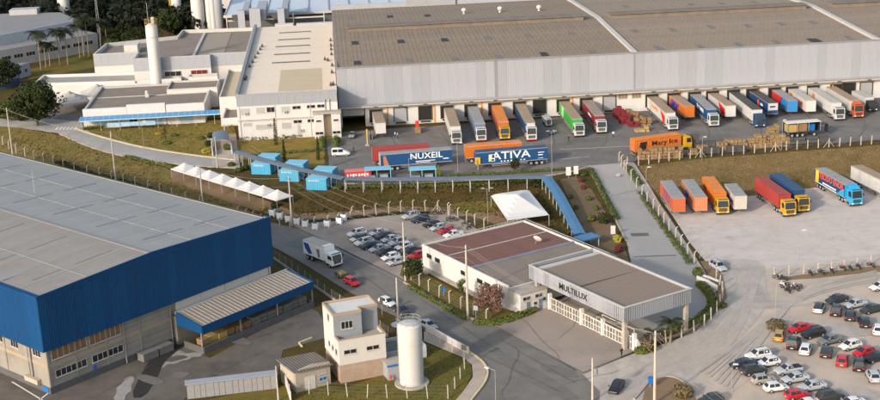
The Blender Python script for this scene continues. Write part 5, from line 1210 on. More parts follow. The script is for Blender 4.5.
# white planter boxes hanging along the low fence
for i, (px, py) in enumerate(((272.5,216.5),(280,219.5),(288.5,222.5),(297,225),(305.5,227.5),(315.5,230),(327.5,227.5),(339.5,224.5),(344,221))):
    p = G(px, py); o = MB().box(-.55,.55,-.48,.48,.35,1.45).box(-.6,.6,-.5,.5,1.4,1.52).box(-.5,-.3,-.4,.4,0,.35).box(.3,.5,-.4,.4,0,.35).build('water_box', M('tank_plastic_white', (0.75,0.75,0.75), .6, var=.04), None, tuple(p), R(-15))
    MB().box(-.4,.4,-.35,.35,1.52,1.66).build('lid', m_darksteel, o)
    tag(o, '%s white square tank on the bank fence, counted from the tents' % ordn[i], 'tank', 'white square tanks along the fence')
# ================================================================ VEHICLES
def paint(name, col, rough=.35, **k): return M(name, col, rough, var=.05, scale=.8, spec=.5, **k)
m_tyre = M('tyre_rubber', (0.018,0.018,0.018), .85); m_rim = M('wheel_rim', (0.30,0.30,0.31), .4); m_under = M('chassis_dark', (0.03,0.03,0.032), .8)
m_cg = M('car_glass', (0.018,0.022,0.028), .12, var=.2, spec=.6); m_hl = M('headlight_glass', (0.62,0.62,0.60), .2); m_tl = M('taillight_red', (0.42,0.012,0.01), .3); m_plate = M('number_plate', (0.55,0.55,0.53), .6)
def wheel_mesh(r, w_, n=14):
    mb = MB(); mb.tube((0,-w_/2,0),(0,w_/2,0),r,n,0); return mb.mesh('wheel', m_tyre)
def rim_mesh(r, w_): mb = MB(); mb.tube((0,-w_/2-.015,0),(0,w_/2+.015,0),r*.6,10,0); return mb.mesh('rim', m_rim)
wm_c, rm_c = wheel_mesh(.32,.2), rim_mesh(.32,.2); wm_t, rm_t = wheel_mesh(.52,.3), rim_mesh(.52,.3)
def add_wheel(t, x, y, z=.32, truck=False):
    o = put('wheel', wm_t if truck else wm_c, t, (x,y,z)); put('rim', rm_t if truck else rm_c, o); return o
def loft(stations, secs):
    """stations: x plus half-section points; mirrored in y"""
    mb = MB(); rows = []
    for x, pts in stations:
        full = [(x,-y,z) for y,z in pts]+[(x,y,z) for y,z in reversed(pts)]
        rows.append(full)
    n = len(rows[0])
    for a, b in zip(rows[:-1], rows[1:]):
        for i in range(n-1): mb.face([a[i],b[i],b[i+1],a[i+1]])
        mb.face([a[n-1],b[n-1],b[0],a[0]])
    mb.face(rows[0]); mb.face(rows[-1][::-1])
    return mb
def finish(mb, name, mat, sub=1):
    me = mb.mesh(name, mat); bm = bmesh.new(); bm.from_mesh(me); bmesh.ops.remove_doubles(bm, verts=bm.verts, dist=1e-4); bmesh.ops.recalc_face_normals(bm, faces=bm.faces); bm.to_mesh(me); bm.free()
    o = D.objects.new('tmp', me); C.objects.link(o); md = o.modifiers.new('s', 'SUBSURF'); md.levels = sub
    bpy.context.view_layer.update(); r = D.meshes.new_from_object(o.evaluated_get(bpy.context.evaluated_depsgraph_get())); D.objects.remove(o); r.name = name
    r.polygons.foreach_set('use_smooth', [True]*len(r.polygons)); return r
KIND = {  # L, W, belt front/back, hood z, trunk z, cabin base front/rear, roof front/rear, roof z
 'hatch': dict(L=4.0,W=1.72,hood=.86,nose=.66,tail=.93,fb=1.05,ft=.30,rt=-1.45,rb=-1.88,zr=1.48,zb=.95),
 'sedan': dict(L=4.5,W=1.76,hood=.88,nose=.66,tail=.98,fb=1.15,ft=.40,rt=-.95,rb=-1.65,zr=1.46,zb=.95),
 'suv':   dict(L=4.35,W=1.82,hood=1.02,nose=.82,tail=1.05,fb=1.05,ft=.40,rt=-1.70,rb=-2.02,zr=1.68,zb=1.08),
 'pickup':dict(L=4.7,W=1.75,hood=.98,nose=.78,tail=.98,fb=1.10,ft=.40,rt=-.45,rb=-.62,zr=1.56,zb=1.02)}
_cm = {}
def car_meshes(kind):
    if kind in _cm: return _cm[kind]
    k = KIND[kind]; L, W = k['L'], k['W']; h = L/2; w2 = W/2
    def sec(w_, zb, zs, cr): return [(0.0,zb),(w_*.86,zb),(w_*.97,zb+.16),(w_,(zb+zs)/2+.05),(w_*.96,zs-.05),(w_*.86,zs),(0.0,zs+cr)]
    st = [(-h,sec(w2*.88,.34,k['tail']-.06,.0)),(-h+.03,sec(w2*.94,.28,k['tail']-.02,.02)),(-h+.12,sec(w2*.97,.25,k['tail'],.02)),(-h+.35,sec(w2*.985,.22,k['tail'],.02)),(-h*.55,sec(w2,.20,k['zb'],.02)),(0,sec(w2,.20,k['zb']-.01,.02)),(k['fb']*.85,sec(w2,.20,k['zb']-.01,.02)),(h*.62,sec(w2*.985,.20,k['hood']-.02,.05)),(h-.40,sec(w2*.94,.22,(k['hood']*.45+k['nose']*.55),.05)),(h-.10,sec(w2*.90,.26,k['nose']+.02,.02)),(h-.02,sec(w2*.84,.30,k['nose']-.05,.0)),(h,sec(w2*.80,.34,k['nose']-.10,0))]
    mb = loft(st, None)
    body = finish(mb, 'body', m_white, 1)
    # cabin
    zb, zr = k['zb']-.02, k['zr']; wb, wt = w2*.90, w2*.70
    cs = []
    for (x, z, w_) in ((k['rb'],zb,wb*.93),(k['rt'],zr-.04,wt*.95),((k['rt']+k['ft'])/2,zr,wt),(k['ft'],zr-.05,wt*.97),(k['fb'],zb,wb*.95)): cs.append((x,z,w_))
    mb = MB()
    T = [(x,-w_,z) for x,z,w_ in cs[1:4]]; U = [(x,w_,z) for x,z,w_ in cs[1:4]]; r0, f0 = cs[0], cs[4]
    for i in range(2): mb.face([T[i],T[i+1],U[i+1],U[i]])
    Bm = [(cs[1][0]-.05,-wb,zb),(cs[2][0],-wb,zb),(cs[3][0]+.05,-wb,zb)]; Bp = [(x,-y,z) for x,y,z in Bm]
    R0 = [(r0[0],-r0[2],zb),(r0[0],r0[2],zb)]; F0 = [(f0[0],-f0[2],zb),(f0[0],f0[2],zb)]
    mb.face([R0[0],T[0],U[0],R0[1]]); mb.face([F0[1],U[2],T[2],F0[0]])
    mb.face([R0[0],Bm[0],T[0]]); mb.face([Bm[0],Bm[1],T[1],T[0]]); mb.face([Bm[1],Bm[2],T[2],T[1]]); mb.face([Bm[2],F0[0],T[2]])
    mb.face([R0[1],U[0],Bp[0]]); mb.face([Bp[0],U[0],U[1],Bp[1]]); mb.face([Bp[1],U[1],U[2],Bp[2]]); mb.face([Bp[2],U[2],F0[1]])
    cab = mb.mesh('roof', m_white)
    bm = bmesh.new(); bm.from_mesh(cab); bmesh.ops.remove_doubles(bm, verts=bm.verts, dist=1e-4); bmesh.ops.recalc_face_normals(bm, faces=bm.faces); bmesh.ops.bevel(bm, geom=[e for e in bm.edges if all(v.co.z > zb+.1 for v in e.verts)], offset=.03, segments=2, affect='EDGES', clamp_overlap=True); bm.to_mesh(cab); bm.free()
    def inset(q, s, off=.012):
        P_ = [Vector(p) for p in q]; c = sum(P_, Vector())/len(P_); n = (P_[1]-P_[0]).cross(P_[2]-P_[0]).normalized()
        return [tuple(c+(p-c)*s+n*off) for p in P_]
    gl = []
    def gq(name, q, s=.86): m_ = MB().face(inset(q, s)).mesh(name, m_cg); gl.append((name, m_))
    gq('rear_window', [R0[1],R0[0],T[0],U[0]][0:4] if False else [R0[1],U[0],T[0],R0[0]], .84); gq('windscreen', [F0[0],T[2],U[2],F0[1]], .92)
    gq('side_window', [Bm[0],Bm[1],T[1],T[0]][::1], .90); gq('side_window', [Bm[1],Bm[2],T[2],T[1]], .90)
    gq('side_window', [Bp[1],Bp[0],U[0],U[1]], .90); gq('side_window', [Bp[2],Bp[1],U[1],U[2]], .90)
    for nm, me in gl:                    # make every pane face outwards
        n = me.polygons[0].normal.copy(); c = me.polygons[0].center.copy()
        if n.dot(Vector((c.x-(-.4), c.y, c.z-.6))) < 0:
            me.flip_normals()
            for v in me.vertices: v.co -= n*.030
    ex = MB()
    lights = []
    for s in (-1, 1):
        lights.append(('headlight', MB().box(h-.22,h-.045,s*w2*.62-.16,s*w2*.62+.16,k['nose']-.20,k['nose']-.05).mesh('headlight', m_hl)))
        lights.append(('taillight', MB().box(-h+.005,-h+.14,s*w2*.74-.13,s*w2*.74+.13,k['tail']-.33,k['tail']-.12).mesh('taillight', m_tl)))
        lights.append(('mirror', MB().box(k['fb']-.25,k['fb']-.1,s*(w2+.08)-.09,s*(w2+.08)+.09,k['zb']-.02,k['zb']+.12).mesh('mirror', m_under)))
    lights.append(('number_plate', MB().box(-h-.015,-h+.02,-.22,.22,.48,.62).mesh('number_plate', m_plate)))
    lights.append(('grille', MB().box(h-.06,h+.012,-.38,.38,.34,.50).mesh('grille', m_under)))
    lights.append(('underbody', MB().box(-h+.3,h-.3,-w2*.9,w2*.9,.14,.3).mesh('underbody', m_under)))
    if kind == 'pickup': lights.append(('cargo_bed', MB().box(-h+.12,-.72,-w2*.84,w2*.84,.96,1.04).mesh('cargo_bed', m_under)))
    if kind == 'suv':
        for s in (-1,1): lights.append(('roof_rail', MB().box(-1.4,.2,s*wt*.86-.03,s*wt*.86+.03,zr-.02,zr+.05).mesh('roof_rail', m_under)))
    _cm[kind] = (body, cab, gl, lights, k); return _cm[kind]
_cc = {}
def car(kind, colour, label, px, py, yaw, group, roofc=None, cat='car'):
    body, cab, gl, lights, k = car_meshes(kind); cmt = CARC[colour]
    def cc(me, mt):
        key = (me.name, kind, mt.name)
        if key not in _cc: c = me.copy(); c.materials.clear(); c.materials.append(mt); _cc[key] = c
        return _cc[key]
    p = G(px, py+ 2.0); t = thing('parked_car', label, cat, tuple(p+Vector((0,0,.13 if (py > 285 and px > 640) or px < 470 else .04))), R(yaw), group); k_ = .97 if 60 < yaw < 85 else .9; t.scale = (k_,k_,k_)
    put('body', cc(body, cmt), t); r_ = put('roof', cc(cab, cmt if not roofc else CARC[roofc]), t)
    for nm, me in gl: put(nm, me, t)
    for nm, me in lights: put(nm, me, t)
    for sx in (h_ := k['L']/2-.78, -h_+.02):
        for sy in (-1,1): add_wheel(t, sx, sy*(k['W']/2-.09))
    return t
CARC = {n: paint('car_paint_'+n, c, .28) for n, c in dict(box=(0.78,0.77,0.75), white=(0.60,0.595,0.585), silver=(0.36,0.37,0.39), grey=(0.20,0.20,0.205), dark=(0.035,0.037,0.042), black=(0.018,0.018,0.02), navy=(0.02,0.025,0.045), red=(0.42,0.012,0.018), gold=(0.36,0.21,0.035), beige=(0.30,0.285,0.26), greygreen=(0.13,0.145,0.145)).items()}
LOT = 'cars parked on the dusty lot'; CPK = 'cars in the small carpark'
cars = [
 ('suv','white','white crossover at the back left of the dusty lot cluster',758,357,197,LOT,None),
 ('sedan','navy','dark navy car at the far left of the dusty lot cluster',743,365.5,190,LOT,None),
 ('hatch','white','white hatchback between two dark cars and the silver pickup',768,364,197,LOT,None),
 ('suv','dark','dark grey SUV below the navy car, seen from behind',753.5,372,17,LOT,None),
 ('pickup','silver','silver pickup with black cargo bed in the dusty lot',788,371.5,197,LOT,None),
 ('hatch','beige','grey beige hatchback with boxy tail, left of the silver sedan',763.5,381,14,LOT,None),
 ('sedan','silver','silver sedan directly below the pickup',795,380,195,LOT,None),
 ('hatch','white','white small hatchback seen from its left rear corner above the red one',776,389,12,LOT,None),
 ('sedan','silver','silver sedan lowest of its column, above the dark SUV',812,388,195,LOT,None),
 ('hatch','red','red hatchback at the bottom edge between white cars',797,396.5,12,LOT,None),
 ('suv','dark','dark SUV at the bottom edge right of the silver sedan',830,398,14,LOT,None),
 ('sedan','white','white car cut by the bottom edge below the red hatchback',806,406,195,LOT,None),
 ('sedan','white','white car at the bottom edge right of the dark SUV',851,405,190,LOT,None),
 ('hatch','gold','old golden yellow hatchback beside the round shrub',779,337,70,LOT,None),
 ('suv','black','black SUV second in the rear-facing row after the golden car',793.5,345,67,LOT,None),
 ('hatch','white','white hatchback in the rear-facing row between two black cars',805.5,350.5,67,LOT,None),
 ('hatch','black','black hatchback in the rear-facing row left of the red one',826,353.5,69,LOT,None),
 ('hatch','red','small red hatchback in the rear-facing row',842,362,70,LOT,None),
 ('suv','black','black car right of the small red hatchback',859,366.5,71,LOT,None),
 ('hatch','silver','silver hatchback at the right end of the rear-facing row',872.5,377.5,84,LOT,None),
 ('sedan','red','red sedan nose to nose with the golden hatchback',799.5,329.5,203,LOT,None),
 ('suv','black','black and grey crossover behind the white hatchback',813,335,203,LOT,None),
 ('sedan','greygreen','grey green sedan between crossover and white car',829.5,341.5,203,LOT,None),
 ('hatch','white','white hatchback nose to nose with black car, left of the bright red one',850,347,203,LOT,None),
 ('hatch','red','bright red car at the right, below the white hatchback',864,354,203,LOT,None),
 ('sedan','black','black sedan at the right edge below the bright red car',876,359,203,LOT,None),
 ('hatch','white','white hatchback with black roof at the left of the upper row',819,309,66,LOT,'black'),
 ('suv','black','black car first right of the black-roofed white hatchback',836,312,69,LOT,None),
 ('hatch','black','black hatchback in the middle of the upper rear-facing row',850,317,70,LOT,None),
 ('hatch','black','black hatchback lowest right in the upper rear-facing row',863.5,323.5,82,LOT,None),
 ('hatch','white','white hatchback at the right edge in the upper row',878,331,70,LOT,None),
 ('sedan','dark','dark sedan at the left of the uppermost row',836.5,300.5,205,LOT,None),
 ('sedan','silver','silver sedan in the uppermost row between dark ones',855,305.5,203,LOT,None),
 ('sedan','dark','dark car at the right edge of the uppermost row',871.5,310.5,203,LOT,None),
 ('hatch','white','white car alone at the right edge above the lot rows',879.5,288,200,LOT,None),
 ('hatch','dark','dark hatchback partly seen at the bottom edge near the verge',711,401,196,LOT,None),
 ('suv','white','white hatchback at the far left end of the small carpark',357,234.5,212,CPK,None),
 ('hatch','white','white car with dark roof second in the front carpark row',358.8,239.5,212,CPK,'dark'),
 ('suv','white','white SUV third in the front carpark row',364,243.5,212,CPK,None),
 ('sedan','navy','dark blue sedan fourth in the front carpark row',370.5,246.5,212,CPK,None),
 ('sedan','silver','silver sedan between two dark cars in the front carpark row',379,249.5,212,CPK,None),
 ('hatch','dark','dark hatchback sixth in the front carpark row',385.5,253,212,CPK,None),
 ('hatch','white','white hatchback near the end of the front carpark row',390.5,258,212,CPK,None),
 ('hatch','silver','silver hatchback at the near end of the front carpark row',396,263,212,CPK,None),
 ('sedan','silver','silver sedan at the far end of the second carpark row',378.5,233.5,212,CPK,None),
 ('sedan','dark','dark sedan second in the second carpark row',384.5,236.5,212,CPK,None),
 ('sedan','silver','pale silver sedan third in the second carpark row',391,240,212,CPK,None),
 ('suv','silver','silver SUV fourth in the second carpark row beside slim pole',398,243.5,212,CPK,None),
 ('hatch','white','white hatchback fifth in the second carpark row behind slim pole',404,247.5,212,CPK,None),
 ('sedan','dark','dark sedan near the gatehouse corner in the second row',410.5,251.5,212,CPK,None),
 ('hatch','red','red car against the gatehouse corner beside the shrub',417,256.5,212,CPK,None),
 ('suv','silver','silver SUV at the back of the small carpark next to the fence',411,217,208,CPK,None),
 ('suv','navy','dark blue SUV at the back of the carpark beside the silver one',420.5,220.5,206,CPK,None),
 ('hatch','black','black hatchback at the start of the right-hand carpark row',431.5,225,206,CPK,None),
 ('hatch','silver','silver hatchback between black and red in the right-hand row',438.5,228.5,210,CPK,None),
 ('hatch','red','red hatchback in the right-hand carpark row',446,231.5,212,CPK,None),
 ('sedan','white','white sedan half behind the gatehouse parapet',453.5,235.5,208,CPK,None),
 ('sedan','black','black sedan driving on the road below the gate',616.5,388,246,None,None),
 ('suv','silver','silver SUV parked at the foot of the white ramp wall',718,267.5,290,None,None),
 ('hatch','red','red hatchback driving behind the white box truck',352,283,-52,None,None),
 ('hatch','white','white hatchback at the roadside behind the tower house',387.5,303.5,-52,None,None),
 ('hatch','dark','dark hatchback parked behind the white one at the roadside',401.5,311.5,-54,None,None),
 ('sedan','silver','silver sedan on the road partly hidden by the water tank',428,326.5,-54,None,None),
]
for (kd, cl, lb, px, py, yw, gr, rf) in cars: car(kd, cl, lb, px, py, yw, gr, rf)
# small cart behind the red hatchback
ct = thing('cart', 'small olive cargo trailer loaded with sacks behind the red hatchback', 'trailer', tuple(G(341.5,277.5)), R(-52))
MB().box(-1.1,1.1,-.75,.75,.45,.95).build('tub', M('olive_paint', (0.09,0.08,0.04), .7), ct); MB().box(-.9,.9,-.6,.6,.95,1.15).box(-.5,.5,-.4,.4,1.15,1.3).build('load', M('sack_cloth', (0.22,0.19,0.09), .9, var=.3, scale=2), ct)
for s in (-1,1): add_wheel(ct, 0, s*.8)
# ---------------------------------------------------------------- vans and the box truck
def boxtruck(label, P3, rz, side, cabc, L=6.5, Hb=3.6, W__=2.45, group=None, cat='truck', s=1.0, swoosh=None):
    t = thing('box_truck', label, cat, P3, rz, group)
    MB().box(-L,-.1,-W__/2,W__/2,1.05,Hb).build('cargo_box', side, t, bevel=.03); MB().box(-L-.02,-.08,-W__/2-.02,W__/2+.02,Hb,Hb+.05).build('roof', M('dusty_truck_roof', (0.40,0.36,0.31), .8, var=.1), t)
    MB().box(-L,1.6,-.45,.45,.6,1.0).build('chassis', m_under, t)
    cab_parts(t, .15, cabc, 2.2, W__*.96, 2.75)
    for x in (1.25,-L*.62,-L*.82):
        for sy in (-1,1): add_wheel(t, x, sy*(W__/2-.2), .5, True)
    if swoosh:
        for sg in (-1,1):
            pts = [(-L+.1,3.3),(-L+1.8,3.3),(-L+2.9,1.5),(-L+1.6,1.3),(-L+.6,2.2)]; mb = MB(); q = [(x,sg*(W__/2+.012),z) for x,z in pts]; mb.face(q if sg < 0 else q[::-1]); mb.build('blue_emblem', swoosh, t)
            mb = MB(); pts = [(-2.6,2.9),(-1.5,2.9),(-1.5,1.3),(-2.1,1.3)]; q = [(x,sg*(W__/2+.012),z) for x,z in pts]; mb.face(q if sg < 0 else q[::-1]); mb.build('side_mark', m_under if 0 else M('grey_mark', (0.16,0.18,0.25), .6), t)
        MB().box(-1.1,-.09,-1.0,1.0,Hb+.05,Hb+.06).build('roof_plate', side, t)
    return t
def cab_parts(t, x0, col, Lc=2.25, W__=2.4, Hc=3.3, z0=.5, defl=False, extra=None):
    """cab-over cab from x0 to x0+Lc"""
    x1 = x0+Lc; w2 = W__/2; zw = z0+(Hc-z0)*.47; zt = Hc
    prof = [(x0,z0+.35),(x1-.02,z0),(x1,z0+.25),(x1-.03,zw),(x1-.30,zt-.22),(x1-.55,zt),(x0,zt)]
    MB().ext(prof,-w2,w2).build('cab', col, t, bevel=.06)
    def lerpx(z): f = (z-zw)/((zt-.22)-zw); return x1-.03-.27*f
    zz0, zz1 = zw-.06, zt-.28
    MB().face([(lerpx(zz0)+.02,-w2*.88,zz0),(lerpx(zz0)+.02,w2*.88,zz0),(lerpx(zz1)+.02,w2*.82,zz1),(lerpx(zz1)+.02,-w2*.82,zz1)]).build('windscreen', m_cg, t)
    for s in (-1,1):
        q = [(x0+.75,s*(w2+.012),zw+.1),(x1-.22,s*(w2+.012),zw+.02),(x1-.42,s*(w2+.012),zt-.4),(x0+.75,s*(w2+.012),zt-.4)]
        MB().face(q if s < 0 else q[::-1]).build('side_window', m_cg, t)
        MB().box(x1-.25,x1-.12,s*(w2+.2)-.12,s*(w2+.2)+.12,zw+.25,zw+.85).build('mirror', m_under, t)
        MB().box(x1-.04,x1+.03,s*(w2*.76)-.2,s*(w2*.76)+.2,z0+.12,z0+.36).build('headlight', m_hl, t)
        MB().box(x0+.3,x0+1.2,s*w2-.06,s*w2+.06,.42,z0+.3).build('step', m_under, t)
    g_ = MB()
    for k in range(5): g_.box(x1-.02,x1+.025,-w2*.7,w2*.7,z0+.36+k*.15,z0+.47+k*.15)
    tag(g_.build('grille', m_under, t), kind='stuff')
    MB().box(x1-.05,x1+.05,-w2*.97,w2*.97,z0-.08,z0+.1).build('bumper', extra or m_under, t)
    MB().box(x1-.42,x1-.30,-w2*.85,w2*.85,zt-.08,zt+.05).build('sun_visor', m_under, t)
    if defl: MB().ext([(x0+.1,zt),(x1-.65,zt),(x0+.5,zt+.5),(x0+.1,zt+.6)],-w2*.8,w2*.8).build('roof_deflector', col, t, bevel=.05)
P_ = {n: paint('truck_'+n, c, .5, dirt=tuple(q*.72+.012 for q in c), dscale=.9, dthr=.54, damp=.7) for n, c in dict(white=(0.50,0.485,0.47), orange=(0.50,0.125,0.012), orangered=(0.44,0.095,0.035), salmon=(0.46,0.17,0.08), blue=(0.004,0.055,0.17), navy=(0.012,0.045,0.13), deepblue=(0.01,0.09,0.33), midblue=(0.02,0.20,0.48), sky=(0.02,0.30,0.58), green=(0.03,0.30,0.03), maroon=(0.20,0.018,0.025), red=(0.50,0.02,0.02), darkred=(0.30,0.035,0.03), yellow=(0.52,0.29,0.01), greyblue=(0.13,0.17,0.25), pale=(0.46,0.45,0.43), dirtywhite=(0.42,0.38,0.34), purple=(0.10,0.05,0.22), black=(0.025,0.025,0.027)).items()}
RF = {n: M('trailer_roof_'+n, c, .75, var=.1, scale=.5, dirt=tuple(q*.7 for q in c), dscale=.6, dthr=.55, damp=.7) for n, c in dict(tan=(0.31,0.225,0.155), grey=(0.27,0.265,0.26), dark=(0.075,0.072,0.07), pale=(0.42,0.40,0.37), orange=(0.60,0.20,0.04), darkred=(0.30,0.06,0.05), navy=(0.035,0.075,0.15), tangrey=(0.27,0.22,0.18)).items()}
road_truck_p = G(318,259.5)
boxtruck('white box truck with blue swoosh on the side on the road', (road_truck_p.x+2.6,road_truck_p.y-3.6,0.12), R(-50), CARC['box'], CARC['box'], 6.8, 3.7, swoosh=P_['deepblue'])
def semi(label, org, rz, L, side, roof, front=None, cabc=None, marks=(), flip=False, group=None, cat='truck', Hb=4.0, z0=1.2, lug=3, cont=False, defl=False, bumper=None, ribs=0, rear=None, name=None):
    """origin: trailer front centre on the ground, +x is forwards"""
    t = thing(name or ('semi_truck' if cabc else 'semi_trailer'), label, cat, org, rz, group); W2 = 1.27
    if ribs:
        mb = MB(); st = L/ribs
        for sg in (-1,1):
            for i in range(ribs):
                x = -L+i*st; pts = [(x,W2),(x+st*.15,W2-.045),(x+st*.5,W2-.045),(x+st*.65,W2),(x+st,W2)]
                for (a0,b0),(a1,b1) in zip(pts[:-1],pts[1:]):
                    q = [(a0,sg*b0,z0),(a1,sg*b1,z0),(a1,sg*b1,Hb-.08),(a0,sg*b0,Hb-.08)]; mb.face(q if sg < 0 else q[::-1])
        mb.box(-L,-L+.08,-W2,W2,z0,Hb-.08).box(-.08,0,-W2,W2,z0,Hb-.08).box(-L,0,-W2+.05,W2-.05,z0,z0+.05); mb.build('body', side, t)
        MB().box(-L,0,-W2-.01,W2+.01,Hb-.16,Hb).box(-L,0,-W2-.01,W2+.01,z0,z0+.14).build('rail', side, t)
    else:
        MB().box(-L,0,-W2,W2,z0,Hb).build('body', side, t, bevel=.03)
        MB().box(-L-.01,.01,-W2-.015,W2+.015,Hb-.14,Hb-.02).box(-L-.01,.01,-W2-.015,W2+.015,z0-.02,z0+.12).build('rail', M('trailer_rail_grey', (0.3,0.3,0.3), .5) if cabc is None or not cont else side, t)
    MB().box(-L+.02,-.02,-W2+.02,W2-.02,Hb-.01,Hb+.03).build('roof', roof, t)
    if front: MB().box(.0,.035,-W2+.03,W2-.03,z0+.05,Hb-.05).build('front_panel', front, t)
    rr_ = rear or side
    for s in (-1,1): d = MB().box(-L-.05,-L,s*W2/2-W2/2+.04,s*W2/2+W2/2-.04,z0+.1,Hb-.1).build('rear_door', rr_, t); MB().tube((-L-.08,s*.3,z0+.1),(-L-.08,s*.3,Hb-.15),.025,5).build('lock_bar', m_steel, d)
    MB().box(-L+.3,-.3,-.5,.5,z0-.28,z0-.03).build('chassis', m_under, t)
    for k in range(lug):
        for s in (-1,1): add_wheel(t, -L+1.3+k*1.25, s*1.02, .52, True)
    for s in (-1,1):
        MB().box(-3.1,-2.9,s*.8-.1,s*.8+.1,.08 if not cabc else .35,z0).build('landing_leg', m_under, t)
        MB().box(-L+4.6,-3.6,s*W2-.03,s*W2+.0,.65,.75).box(-L+4.6,-3.6,s*W2-.03,s*W2,.95,1.05).build('side_guard', m_steel, t)
        MB().box(-L-.03,-L+.06,s*1.0-.16,s*1.0+.16,z0-.25,z0-.1).build('taillight', m_tl, t)
    MB().box(-L,-L+.1,-1.2,1.2,.5,.62).build('rear_bumper', m_steel, t)
    if cabc:
        MB().box(-3.2,2.6,-.45,.45,.55,.95).build('tractor_chassis', m_under, t)
        cab_parts(t, .75, cabc, 2.2, 2.45, 3.3+.25*defl, defl=defl, extra=bumper)
        for x in (-2.3,-1.05,2.05):
            for s in (-1,1): add_wheel(t, x, s*1.0, .52, True)
        for s in (-1,1): MB().tube((-.2,s*1.0,.75),(.7,s*1.0,.75),.28,10).build('fuel_tank', m_steel, t)
    for mk in marks:
        kind = mk[0]; sd_ = mk[-1] if mk[-1] in ('L','R') else 'R'
        if kind == 'text':
            _, s_, size, mt, x, z, sx = mk[:7]
            rot = (R(90),0,0) if sd_ == 'R' else (R(90),0,PI)
            lettering(t, s_, size, mt, (x, -W2-.03 if sd_ == 'R' else W2+.03, z), rot, sx=sx, bold=.02)
        elif kind == 'poly':
            _, pts, mt = mk[:3]; y = -W2-.022 if sd_ == 'R' else W2+.022; q = [(x,y,z) for x,z in pts]; a_ = area(pts); q = q if (a_ > 0) == (sd_ == 'R') else q[::-1]
            MB().face(q).build('graphic', mt, t)
        elif kind == 'front':
            _, y0, y1, za, zb_, mt = mk[:6]; MB().box(.036,.045,y0,y1,za,zb_).build('front_graphic', mt, t)
    return t
mo_, mr_, mw_, mb_ = M('print_orange', (0.65,0.2,0.02), .6), M('print_red', (0.55,0.015,0.02), .6), m_letter, M('print_blue', (0.01,0.09,0.33), .6)
mp_ = M('print_purple', (0.13,0.06,0.28), .6); mk_ = m_lblack; my_ = M('print_yellow', (0.7,0.45,0.03), .6); mg_ = M('print_pale_green', (0.3,0.62,0.25), .6); mlr_ = M('print_orange_red', (0.7,0.1,0.03), .6)
DG = 'trucks and trailers backed up to the warehouse docks'
def dock(label, A, N, side, roof, cabc=None, front=None, marks=(), defl=False, bumper=None, lug=3, **k):
    a = ray(*A, 6.45); n = G(*N); ax = a.x+1.3; xr = ax; yr = OD[1]+(xr-OD[0])*math.tan(R(YD))-1.4
    nx_ = (ax*.35+n.x*.65); hx = Vector((nx_-ax, n.y-yr, 0)); d = hx.normalized(); off = 2.97 if cabc else 0
    end = Vector((nx_, n.y, 0)); org = end-d*off; L = (org-Vector((xr,yr,0))).length
    return semi(label, (org.x,org.y,HZ+.06), math.atan2(d.y,d.x), L, side, roof, front, cabc, marks, group=DG, defl=defl, bumper=bumper, lug=lug, cat='truck' if cabc else 'trailer', **k)
dock('white trailer with tan roof at the dock nearest the drive-in bay', (372,113), (384,139), P_['white'], RF['tan'], None, P_['white'], [('front',-1.2,1.2,.9,1.35,P_['black'])])
dock('white truck with tan roof, second from the left dock', (444,111.5), (460,145.5), P_['white'], RF['tan'], P_['white'], marks=[], defl=False)
dock('blue-sided trailer with grey roof and red and white cab at the dock', (468,110), (484.5,142.5), P_['greyblue'], RF['grey'], P_['white'], marks=[], bumper=P_['red'])
dock('orange truck with yellow cab at the dock', (492,108.5), (507,141), P_['orangered'], RF['orange'], P_['yellow'])
dock('dark blue-sided truck with tan roof and white cab with red bumper', (516,107.5), (534.5,142), P_['navy'], RF['tan'], P_['white'], defl=True, bumper=P_['red'])
dock('bright green trailer with tan roof and small white cab', (560,104.5), (583,138), P_['green'], RF['tan'], P_['white'], marks=[('poly',[(-16,1.3),(-13.2,1.3),(-12.2,3.9),(-16,3.9)],mg_)])
dock('maroon truck with taupe roof and white and dark cab', (583.5,103.5), (604.5,134.5), P_['maroon'], RF['tangrey'], P_['white'], marks=[('poly',[(-9,2.4),(-6.2,2.4),(-6.2,3.0),(-9,3.0)],mw_),('poly',[(-5.8,2.5),(-4.4,2.5),(-4.4,2.9),(-5.8,2.9)],mw_)], bumper=P_['black'])
dock('white truck with orange lettering and red triangle behind its cab', (648.4,99), (677,131.5), P_['white'], RF['tan'], P_['white'], marks=[('text','BRASPRESS',1.2,mo_,-10.5,2.9,1.1),('poly',[(-5.2,3.9),(-.4,3.0),(-.4,1.25),(-2.6,1.25)],mr_),('poly',[(-15.6,1.25),(-14.0,1.25),(-14.0,3.9),(-15.6,3.9)],P_['dirtywhite'])])
dock('orange trailer with violet graphics and no tractor', (670.5,98), (693,122), P_['orange'], RF['tan'], None, P_['orange'], [('poly',[(-12.5,1.6),(-6.5,1.3),(-4.5,3.3),(-11,3.8)],mp_),('poly',[(-10.5,2.1),(-8.6,2.0),(-8.0,3.0),(-10,3.2)],mb_),('poly',[(-7.6,1.9),(-6.6,1.9),(-6.0,2.9),(-7.2,3.0)],mb_)])
dock('blue truck with white lettering and white cab, right of the orange trailer', (691.5,96.5), (716,128), P_['blue'], RF['greyblue' if 0 else 'grey'], P_['white'], marks=[('text','STEIMER',1.3,mw_,-5.8,2.8,1.2),('poly',[(-9.9,2.2),(-9.1,2.2),(-9.1,3.5),(-9.9,3.5)],mw_)])
dock('white trailer with red trapezoid graphic and no tractor', (709,95), (733.5,121.5), P_['white'], RF['tan'], None, P_['white'], [('poly',[(-6.5,3.9),(-.9,3.0),(-.9,1.25),(-3.6,1.25)],mr_)])
dock('white truck with black roof and dark blue cab', (730,93.5), (763,128.5), P_['white'], RF['dark'], P_['blue'], marks=[])
